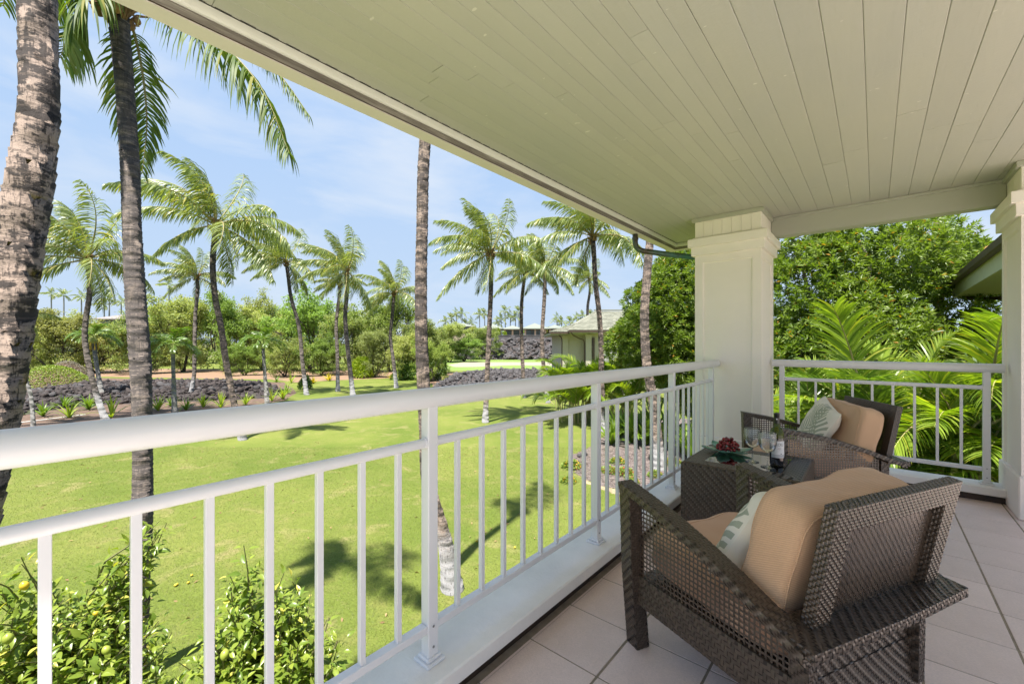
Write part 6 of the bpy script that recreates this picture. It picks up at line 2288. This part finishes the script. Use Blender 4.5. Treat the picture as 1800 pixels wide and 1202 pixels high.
lr = part('lanai_rail', M_rail, (X(1058), X(1090), -0.06, 0.0, Hh(621), Hh(620)), (X(1058), X(1090), -0.06, 0.0, Hh(639), Hh(638)))
for k in range(12):
    xx = X(1059) + k * px2m(2.4, ZH)
    part('baluster', M_rail, (xx, xx + .04, -0.05, -0.01, Hh(638), Hh(621)), par=lr)
wn_ = part('window', M_gutter, (X(1063), X(1078), 0.52, 0.597, Hh(617), Hh(598)))
part('pane', M_winfar, (X(1064.5), X(1076.5), 0.48, 0.518, Hh(616), Hh(599)), par=wn_)

# ================================================================== eave of the adjoining wing at far right
wing = tag(empty('wing_roof', (2.4, 13.0, GROUND)), 'dark edged roof corner of the adjoining wing, cut off by the right pillar', 'roof')
winv = Matrix.Translation(-Vector(wing.location))
M_wsoff = plain('wing_soffit', (0.50, 0.50, 0.34), 0.8, 0.03)
def wpart(name, o, mat, par=None):
    e = o.build(name, mat, par or wing)
    if par is None:
        e.matrix_parent_inverse = winv
    return e
wx, wy, wh = 1.61, 16.9, CAM_H + 1.6
o = MB(); o.box(wx - .10, wx + .02, 9.0, wy + .12, wh - .02, wh + .15, 0.02); wpart('gutter', o, M_gutter)
o = MB(); o.box(wx + .021, wx + 7, wy - .02, wy + .12, wh - .02, wh + .15, 0.02); wpart('gutter', o, M_gutter)
o = MB(); o.box(wx + .021, wx + .10, 9.0, wy - .03, wh - .32, wh + .10); o.box(wx + .101, wx + 7, wy - .12, wy - .03, wh - .32, wh + .10); wpart('fascia', o, M_wsoff)
o = MB(); o.box(wx + .1005, wx + 6.9, 9.0, wy - .121, wh - .30, wh - .24); wpart('soffit', o, M_wsoff)
o = MB(); o.box(wx + 1.3, wx + 6.5, 9.0, wy - 1.4, GROUND, wh - .302); wpart('wall', o, M_nwall)
o = MB()
o.add([(wx - .05, 9.0, wh + .16), (wx - .05, wy + .1, wh + .16), (wx + 7, wy + .1, wh + .16), (wx + 7, 9.0, wh + .16), (wx + 3.5, 9.0, wh + 1.7), (wx + 3.5, wy - 3.4, wh + 1.7)],
      [(0, 4, 5, 1), (1, 5, 2), (2, 5, 4, 3), (0, 1, 2, 3)])
wpart('roof', o, M_rtile)
o = MB(); o.tube([(wx + .25, wy - .1, wh - .02), (wx + .25, wy - .1, wh - .22), (wx + .32, wy - .15, wh - .36), (wx + 1.2, wy - 1.2, wh - .5)], 0.05, 8); wpart('downpipe', o, M_gutter)
# ================================================================== glossy dark trees beside the pillar: rosettes of leaves
M_glossy = leafmat('glossy_leaf', (0.075, 0.130, 0.027), (0.185, 0.245, 0.052), (0.36, 0.20, 0.03), 0.30, 0.42, (1.7, 1.9, 0.4), big=0.8, spec=0.35, thresh3=0.985)
M_gbark = plain('tree_bark', (0.16, 0.135, 0.11), 0.95, 0.2, 5, 0.6, 20)
def rosette_tree(label, px, Z, lobes, nros, leaf, seed, mat=M_glossy, trunk_r=0.16):
    """lobes: (px, py, dz, rx, rz) ellipsoids in metres around places in view"""
    r = np.random.default_rng(seed)
    g = gpt(px, Z)
    root = tag(empty('shade_tree', g), label, 'tree', 'glossy dark green trees by the corner pillar')
    inv = Matrix.Translation(-Vector(g))
    vol = np.array([l[3] ** 2 * l[4] for l in lobes]) ** (2 / 3)
    cnt = (nros * vol / vol.sum()).astype(int)
    cents, outs = [], []
    for (lx, ly, dz, rx, rz), n in zip(lobes, cnt):
        c = np.array(at(lx, ly, Z + dz))
        d = norm(r.normal(0, 1, (n, 3)))
        bumps = norm(r.normal(0, 1, (16, 3)))
        k = np.max(d @ bumps.T, axis=1)
        rr_ = (0.72 + 0.30 * k ** 4) * (1 - 0.42 * r.random(n) ** 1.8)
        p = c + d * rr_[:, None] * np.array([rx, rx, rz])
        cents.append(p); outs.append(d)
    P = np.concatenate(cents); D = np.concatenate(outs)
    m = 12
    n = len(P)
    ax = norm(D + np.array([0, 0, 0.55]) + r.normal(0, 0.3, (n, 3)))
    ref = norm(np.cross(ax, r.normal(0, 1, (n, 3))))
    bi = np.cross(ax, ref)
    a = np.arange(m) * 2.4
    tilt = np.linspace(0.35, 1.35, m)
    dirs = (ax[:, None, :] * np.cos(tilt)[None, :, None] + (ref[:, None, :] * np.cos(a)[None, :, None] + bi[:, None, :] * np.sin(a)[None, :, None]) * np.sin(tilt)[None, :, None])
    dirs = dirs + r.normal(0, 0.12, dirs.shape)
    cent = P[:, None, :] + ax[:, None, :] * (0.25 * leaf * np.linspace(1, -1, m))[None, :, None]
    V, F = leafcloud(cent.reshape(-1, 3), leaf, leaf * 0.30, r, dirs=dirs.reshape(-1, 3), fold=0.18)
    V = V - np.array(g)
    link('crown', npmesh('crown', V, [F], mat), root)
    o = MB()
    rs = random.Random(seed)
    o.tube([(0, 0, -0.05), (0.05, 0.03, 1.2), (0.02, 0.1, 2.4)], [trunk_r * 1.3, trunk_r, trunk_r * .8], 9, False)
    for (lx, ly, dz, rx, rz) in lobes:
        c = at(lx, ly, Z + dz) - Vector(g)
        mid = Vector((c.x * .45, c.y * .45, 2.2 + c.z * .25))
        o.tube([(0.02, 0.05, 1.9), mid, c, c + Vector((rs.uniform(-.5, .5), rs.uniform(-.5, .5), rz * .6))], [trunk_r * .7, trunk_r * .45, trunk_r * .25, 0.02], 6, False)
    o.build('trunk', M_gbark, root)
    return root
rosette_tree('dense dark green tree filling the view to the right of the corner pillar', 1500, 11.2,
             [(1420, 520, 0.4, 1.6, 1.5), (1530, 460, 0.6, 1.8, 1.5), (1610, 450, 1.0, 1.5, 1.1), (1480, 600, -0.2, 1.9, 1.5), (1650, 540, 1.2, 1.5, 1.4), (1400, 640, 0.0, 1.5, 1.4), (1575, 640, 0.5, 1.9, 1.4), (1400, 430, 1.2, 1.4, 0.9), (1660, 470, 1.6, 1.1, 1.0), (1500, 740, 0.5, 1.8, 1.1), (1660, 700, 1.2, 1.4, 1.2)], 9000, 0.155, 41)
rosette_tree('dense dark green tree between the mottled palm trunk and the pillar', 1178, 18.4,
             [(1190, 520, 0, 1.75, 1.9), (1160, 590, -0.2, 1.85, 1.75), (1120, 600, 0.6, 1.4, 1.65), (1205, 470, 0.8, 1.4, 1.05), (1200, 640, -0.3, 1.9, 1.65), (1140, 530, 0.8, 1.2, 1.2), (1230, 560, 0.3, 1.75, 2.0), (1250, 690, 0.0, 2.0, 1.3)], 7000, 0.185, 42)

# ================================================================== areca palms
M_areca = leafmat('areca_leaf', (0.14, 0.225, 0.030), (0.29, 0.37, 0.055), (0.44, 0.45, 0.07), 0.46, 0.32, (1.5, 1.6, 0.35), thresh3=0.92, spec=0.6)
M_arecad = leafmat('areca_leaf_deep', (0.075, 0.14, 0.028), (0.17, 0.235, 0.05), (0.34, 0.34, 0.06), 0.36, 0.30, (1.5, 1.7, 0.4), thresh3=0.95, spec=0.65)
M_acane = plain('areca_cane', (0.36, 0.36, 0.14), 0.5, 0.15, 3, col2=(0.24, 0.17, 0.09))
ARL = []
for j in range(14):
    el = (78, 66, 56, 70, 48, 60, 40, 72, 52, 64, 34, 58, 44, 75)[j]
    path = arc(1.0, 0, radians(el), (1.3, 1.7, 1.9, 1.5, 2.0, 1.2, 1.8, 1.7, 1.4, 2.1, 1.6, 1.8, 1.3, 1.1)[j], (0, 0.12 * ((j % 3) - 1), 0), 20, 1.6)
    for mm, mt in enumerate((M_areca, M_arecad)):
        ARL.append(frond_mesh('frond', path, (mt, M_acane), nl=58, ll=0.31, lw=0.0175, fwd=(0.65, 1.5), vang=0.55, droop=0.55 + 0.25 * (j % 3), rr=0.012, start=0.24, seed=300 + j, jit=0.08,
                              prof=([0, .24, .4, .7, .92, 1], [.7, .75, 1, .9, .6, .45])))
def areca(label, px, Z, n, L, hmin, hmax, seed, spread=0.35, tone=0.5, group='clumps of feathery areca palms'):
    r = random.Random(seed)
    g = gpt(px, Z)
    root = tag(empty('areca_palm', g), label, 'palm', group)
    for k in range(n):
        a = r.uniform(0, 6.28)
        q = spread * math.sqrt(r.random())
        x, y = q * cos(a), q * sin(a)
        h = r.uniform(hmin, hmax)
        lean = 0.22
        top = Vector((x * (1 + lean * h), y * (1 + lean * h), h))
        if k % 3 == 0 or h > 0.5 * hmax:
            o = MB()
            rr_ = 0.035 if h > 1 else 0.025
            o.tube([(x, y, -0.02), (x * (1 + lean * h * .4), y * (1 + lean * h * .4), h * .5), top, top + Vector((x * .1, y * .1, 0.25))], [rr_ * 1.25, rr_, rr_ * 1.1, rr_ * .6], 8, False)
            o.build('cane', M_acane, root, True)
        for m in range(r.choice((2, 3, 3))):
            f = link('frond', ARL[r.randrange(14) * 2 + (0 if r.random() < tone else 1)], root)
            f.location = top
            s = L * r.uniform(0.75, 1.15)
            f.scale = (s, s, s)
            f.rotation_euler = (r.uniform(-.15, .15), r.uniform(-.15, .15), a + r.uniform(-1.5, 1.5))
    return root
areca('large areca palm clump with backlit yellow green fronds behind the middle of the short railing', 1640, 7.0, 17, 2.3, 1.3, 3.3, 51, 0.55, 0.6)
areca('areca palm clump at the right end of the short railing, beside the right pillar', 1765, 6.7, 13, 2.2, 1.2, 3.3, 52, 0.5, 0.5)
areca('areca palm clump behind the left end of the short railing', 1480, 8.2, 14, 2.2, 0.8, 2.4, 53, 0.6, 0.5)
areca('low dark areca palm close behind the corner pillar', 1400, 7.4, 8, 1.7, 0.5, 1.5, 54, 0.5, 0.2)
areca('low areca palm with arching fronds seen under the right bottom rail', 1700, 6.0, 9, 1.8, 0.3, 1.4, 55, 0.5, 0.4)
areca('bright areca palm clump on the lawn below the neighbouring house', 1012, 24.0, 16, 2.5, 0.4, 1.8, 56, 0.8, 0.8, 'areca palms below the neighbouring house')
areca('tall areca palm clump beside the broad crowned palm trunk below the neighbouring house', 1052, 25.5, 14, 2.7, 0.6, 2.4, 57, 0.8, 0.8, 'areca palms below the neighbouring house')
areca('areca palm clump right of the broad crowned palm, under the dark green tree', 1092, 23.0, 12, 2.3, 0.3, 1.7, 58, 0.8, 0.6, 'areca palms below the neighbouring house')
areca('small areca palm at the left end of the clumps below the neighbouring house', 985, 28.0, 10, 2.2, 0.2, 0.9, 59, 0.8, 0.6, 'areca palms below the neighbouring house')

# broad leaved plants and flowers round the mulch bed
GING = strap_mesh('ginger_plant', 34, 1.5, 0.17, M_strapd, 8, (45, 88), 1.0)
for k, (px, Z, s) in enumerate(((1090, 20.0, 1.0), (1112, 19.0, 1.15), (1135, 18.5, 1.0), (1176, 18.0, 1.2), (1200, 17.0, 1.0), (1215, 16.0, 1.1), (1075, 18.6, 0.8), (1150, 20.5, 1.3), (1240, 17, 1.3))):
    o = tag(link('ginger_plant', GING), 'broad leaved green plant behind the mulch bed, %s from the left' % ORD[k], 'plant', 'broad leaved plants behind the mulch bed')
    o.location = gpt(px, Z); o.scale = (s, s, s); o.rotation_euler = (0, 0, px)
FM = leafmat('bedding_leaf', (0.16, 0.23, 0.04), (0.27, 0.33, 0.07), (0.60, 0.03, 0.10), 0.3, 0.5, thresh3=0.90)
FY_ = leafmat('bedding_leaf_yellow', (0.12, 0.20, 0.03), (0.22, 0.29, 0.05), (0.62, 0.36, 0.02), 0.3, 0.5, thresh3=0.90)
FB = shrub_mesh('foliage', 420, 0.22, 0.16, FM, 21)
FB2 = shrub_mesh('foliage', 420, 0.22, 0.16, FY_, 22)
for k, (px, Z, w, m, lab) in enumerate(((1070, 14.6, 0.34, FB, 'low plant with crimson flowers at the left of the mulch bed'), (1098, 14.3, 0.40, FB, 'pale leaved crimson flowering plant in the middle of the mulch bed'),
        (1112, 13.6, 0.26, FB, 'small crimson flowering plant near the front of the mulch bed'), (1084, 15.8, 0.34, FB2, 'pale green seedling patch at the back of the mulch bed'), (1150, 14.2, 0.30, FB2, 'orange flowering plant at the right of the mulch bed'),
        (1003, 15.2, 0.42, FB2, 'sparse light green tuft at the left corner of the mulch bed'), (998, 13.6, 0.30, FB2, 'small light tuft on the lawn edge of the mulch bed'), (1165, 13.4, 0.24, FB2, 'small orange flowered plant near the third railing post'), (1180, 15.6, 0.4, FB2, 'leafy flowering patch behind the third railing post'))):
    root = tag(empty('bedding_plant', gpt(px, Z)), lab, 'plant', 'flowering plants in the mulch bed')
    c = link('foliage', m, root); c.scale = (w, w, w * 0.8)
# broken lava on the mulch
r_ = np.random.default_rng(8)
mroot = kind(empty('mulch_stones', gpt(1100, 14.5)), 'structure')
Vs, Fs, b0_ = [], [], 0
for k in range(2600):
    px = r_.uniform(1008, 1260); Z = r_.uniform(12.2, 18.0)
    if Z < np.interp(px, [1008, 1050, 1120, 1260], [14.6, 13.3, 12.6, 12.0]) or Z > np.interp(px, [1008, 1030, 1060, 1260], [16.4, 17.2, 18, 18]):
        continue
    s = r_.uniform(0.02, 0.06)
    v = int(r_.integers(0, 10)); a = r_.uniform(0, 6.28)
    M3 = np.array([[cos(a), -sin(a), 0], [sin(a), cos(a), 0], [0, 0, .6]])
    VV = (ROCKS[v][0] * s * np.array([1, .6, .6])) @ M3.T + np.array(gpt(px, Z, GROUND + s * .3)) - np.array(mroot.location)
    Vs.append(VV); Fs.append(ROCKS[v][1] + b0_); b0_ += len(VV)
M_chip = rockmat('mulch_chip', (0.10, 0.075, 0.07), (0.26, 0.215, 0.20))
kind(link('mulch_chips', npmesh('mulch_chips', np.concatenate(Vs), [np.concatenate(Fs)], M_chip), mroot), 'stuff')
for k, (px, Z, s) in enumerate(((1020, 16.6, 0.16), (1030, 16.9, 0.12), (1120, 13.0, 0.12), (1178, 12.6, 0.16), (1192, 12.8, 0.2))):
    v = k
    o = tag(link('boulder', npmesh('boulder', ROCKS[v][0], [ROCKS[v][1]], M_rockg)), 'grey stone on the edge of the mulch bed, %s from the left' % ORD[k], 'stone', 'stones edging the mulch bed')
    o.location = gpt(px, Z, GROUND + s * .4); o.scale = (s, s, s * .8)

# ================================================================== lemon bushes below the railing
M_lem = leafmat('lemon_leaf', (0.12, 0.19, 0.028), (0.29, 0.35, 0.055), (0.50, 0.47, 0.10), 0.34, 0.30, (1.5, 1.6, 0.35), spec=0.35, thresh3=0.93)
M_twig = plain('twig', (0.20, 0.17, 0.09), 0.85, 0.2, 12, col2=(0.12, 0.14, 0.05))
M_lemon = plain('lemon_skin', (0.62, 0.44, 0.03), 0.4, 0.06, 20, 0.2, 160)
M_green = plain('unripe_lemon', (0.30, 0.36, 0.05), 0.4, 0.1, 20, 0.2, 160)
def lemonleaf(seed, L=0.085):
    rs = random.Random(seed)
    V, F = [], []
    n = 5
    prof = [0.06, 0.75, 1.0, 0.85, 0.5, 0.02]
    curl = rs.uniform(0.1, 0.5)
    for k in range(n + 1):
        t = k / n
        w = L * 0.24 * prof[k]
        z = -curl * L * t * t * 0.8
        V += [(-w, L * t, z + w * 0.35), (0, L * t, z), (w, L * t, z + w * 0.35)]
    for k in range(n):
        a = k * 3
        F += [(a, a + 1, a + 4, a + 3), (a + 1, a + 2, a + 5, a + 4)]
    return np.array(V), np.array(F)
LL = [lemonleaf(s) for s in range(5)]
LMESH = [npmesh('leaf', v, [f], M_lem, True) for v, f in LL]
lemon_me = MB(); lemon_me.lathe([(0.0, -0.036), (0.008, -0.032), (0.018, -0.024), (0.026, -0.010), (0.0275, 0.004), (0.024, 0.018), (0.014, 0.029), (0.006, 0.034), (0.0, 0.036)], 16)
LEM = [lemon_me.mesh('lemon', M_lemon, True), None]
LEM[1] = LEM[0].copy(); LEM[1].materials.clear(); LEM[1].materials.append(M_green)
def lemon_bush(label, px, Z, spots, nshoot, seed, lemons):
    """spots: (px, py top, Z, half spread m) crowns of shoots rising to there"""
    rs = random.Random(seed)
    g = gpt(px, Z)
    root = tag(empty('lemon_bush', g), label, 'shrub', 'lemon bushes under the railing')
    o = MB()
    mats_ = []
    gv = Vector(g)
    for (sx, sy, sz, sp, ns) in spots:
        tip0 = at(sx, sy, sz) - gv
        for k in range(int(ns * 3.0)):
            drop = rs.random() ** 1.3 * 1.25 if ns > 2 else 0.0
            tip = tip0 + Vector((rs.uniform(-sp, sp), rs.uniform(-sp, sp), -drop + rs.uniform(-.08, .05)))
            b0 = Vector((tip.x * .35 + rs.uniform(-.1, .1), tip.y * .35 + rs.uniform(-.1, .1), max(0.3, tip.z - rs.uniform(0.8, 1.3))))
            mid = (b0 + tip) / 2 + Vector((rs.uniform(-.12, .12), rs.uniform(-.12, .12), rs.uniform(-.05, .15)))
            path = [b0, b0.lerp(mid, .5) + Vector((rs.uniform(-.03, .03), rs.uniform(-.03, .03), 0)), mid, mid.lerp(tip, .5) + Vector((rs.uniform(-.04, .04), rs.uniform(-.04, .04), .03)), tip]
            o.tube(path, [0.011, 0.009, 0.007, 0.005, 0.0025], 5, False)
            nl = rs.randint(22, 32)
            for j in range(nl):
                t = 0.22 + 0.78 * (j + rs.random()) / nl
                i = min(3, int(t * 4)); u = t * 4 - i
                p = path[i].lerp(path[i + 1], u)
                d = (path[i + 1] - path[i]).normalized()
                a = j * 2.4 + rs.uniform(-.4, .4)
                s = d.orthogonal().normalized()
                s = Matrix.Rotation(a, 3, d) @ s
                dr = (s * rs.uniform(.7, 1.1) + d * rs.uniform(.1, .8) + Vector((0, 0, rs.uniform(-.35, .35)))).normalized()
                # side twig carries the leaf away from the shoot
                p = p + dr * rs.uniform(0.0, 0.07)
                up = Vector((rs.uniform(-.5, .5), rs.uniform(-.5, .5), 1)).normalized()
                x_ = dr.cross(up).normalized()
                z_ = x_.cross(dr)
                sc = rs.uniform(0.55, 1.15) * (1.1 if t < .8 else .75)
                M4 = Matrix(((x_.x * sc, dr.x * sc, z_.x * sc, p.x), (x_.y * sc, dr.y * sc, z_.y * sc, p.y), (x_.z * sc, dr.z * sc, z_.z * sc, p.z), (0, 0, 0, 1)))
                mats_.append(((p + gv - Vector((0, 0, CAM_H))).length, M4))
    for k in range(7):
        a = rs.uniform(0, 6.28)
        o.tube([(0, 0, -.02), (cos(a) * .12, sin(a) * .12, .7), (cos(a) * .3, sin(a) * .3, 1.4), (cos(a) * .5, sin(a) * .5, 1.9)], [0.03, 0.024, 0.016, 0.008], 6, False)
    o.build('stems', M_twig, root)
    mats_.sort(key=lambda q: q[0])
    for _, M4 in mats_[:295]:
        l = link('leaf', LMESH[rs.randrange(5)], root)
        l.matrix_local = M4
    Vs, Fs, b = [], [], 0
    for _, M4 in mats_[295:]:
        v, f = LL[rs.randrange(5)]
        A = np.array(M4)
        VV = v @ A[:3, :3].T + A[:3, 3]
        Vs.append(VV); Fs.append(f + b); b += len(VV)
    kind(link('foliage', npmesh('foliage', np.concatenate(Vs), [np.concatenate(Fs)], M_lem, True), root), 'stuff')
    for (lx, ly, lz, ripe, s) in lemons:
        l = link('lemon', LEM[0 if ripe else 1], root)
        l.location = at(lx, ly, lz) - gv
        l.scale = (s, s, s)
        l.rotation_euler = (rs.uniform(-.6, .6), rs.uniform(-.6, .6), 0)
    return root
lemon_bush('lemon bush with ripe and green lemons at the lower left corner below the railing', 110, 3.6,
           [(10, 985, 2.9, 0.16, 9), (70, 1040, 3.0, 0.25, 14), (170, 1010, 3.2, 0.26, 16), (215, 990, 3.2, 0.2, 14), (130, 1080, 2.9, 0.3, 16), (40, 1130, 2.8, 0.3, 14), (240, 1090, 3.0, 0.22, 12), (285, 925, 3.25, 0.03, 2), (255, 960, 3.25, 0.05, 2), (300, 1120, 3.0, 0.15, 8), (200, 1150, 2.8, 0.3, 12)], 0, 61,
           [(43, 1029, 2.72, True, 0.85), (14, 1122, 2.6, False, 0.95), (168, 1078, 2.85, True, 0.5), (187, 1142, 2.75, False, 0.85)])
lemon_bush('lemon bush with pale new shoots under the railing, left of the tall bare trunk base', 480, 3.5,
           [(415, 1010, 3.0, 0.14, 8), (440, 965, 3.05, 0.05, 3), (470, 1040, 3.0, 0.22, 16), (520, 1010, 3.1, 0.14, 8), (520, 1085, 3.0, 0.22, 14), (400, 1080, 2.9, 0.2, 12), (570, 1120, 3.0, 0.15, 10), (450, 1130, 2.8, 0.3, 16), (340, 1110, 2.9, 0.12, 6), (585, 1160, 2.9, 0.1, 6)], 0, 62,
           [(395, 1150, 2.6, False, .9)])
# fallen fruit on the lawn
for k, (px, py, lab) in enumerate(((311, 1029, 'fallen lemon lying alone on the lawn, nearest of the little group'), (337, 1013, 'fallen lemon on the lawn, farthest of the little group'), (308, 1031, 'fallen lemon touching another on the lawn'), (331, 1026, 'fallen lemon on the lawn between the others'), (905, 964, 'fallen lemon on the lawn behind the balusters right of the first post'), (838, 953, 'small fallen lemon on the lawn right of the leaning trunk base'))):
    o = tag(link('fallen_lemon', LEM[0]), lab, 'lemon', 'lemons lying on the lawn')
    o.location = gpt(px, zof(py), GROUND + 0.03); o.rotation_euler = (pi / 2, 0, k * 1.1); o.scale = (0.75, 0.75, 0.75)
# brown bits blown over the lawn
rl = np.random.default_rng(77)
nlit = 260
Zl = rl.uniform(5.6, 20, nlit); pl = rl.uniform(60, 1000, nlit)
cl = np.array([tuple(gpt(a, b_, GROUND + 0.025)) for a, b_ in zip(pl, Zl)])
cl = cl[cl[:, 0] < -2.2]
dl = rl.normal(0, 1, (len(cl), 3)); dl[:, 2] *= 0.15
Vl, Fl = leafcloud(cl, 0.10, 0.035, rl, dirs=dl)
kind(link('leaf_litter', npmesh('leaf_litter', Vl, [Fl], leafmat('litter_leaf', (0.20, 0.13, 0.06), (0.34, 0.24, 0.11), None, 0.1, 0.8))), 'stuff')
# thin white hose along the bed
o = MB(); o.tube([gpt(20, 23.5, GROUND + .03), gpt(60, 24.3, GROUND + .03), gpt(110, 25.5, GROUND + .03), gpt(150, 26.5, GROUND + .03)], 0.03, 6)
tag(o.build('hose', M_white), 'thin white pipe lying on the soil behind the whitish trunk', 'pipe')
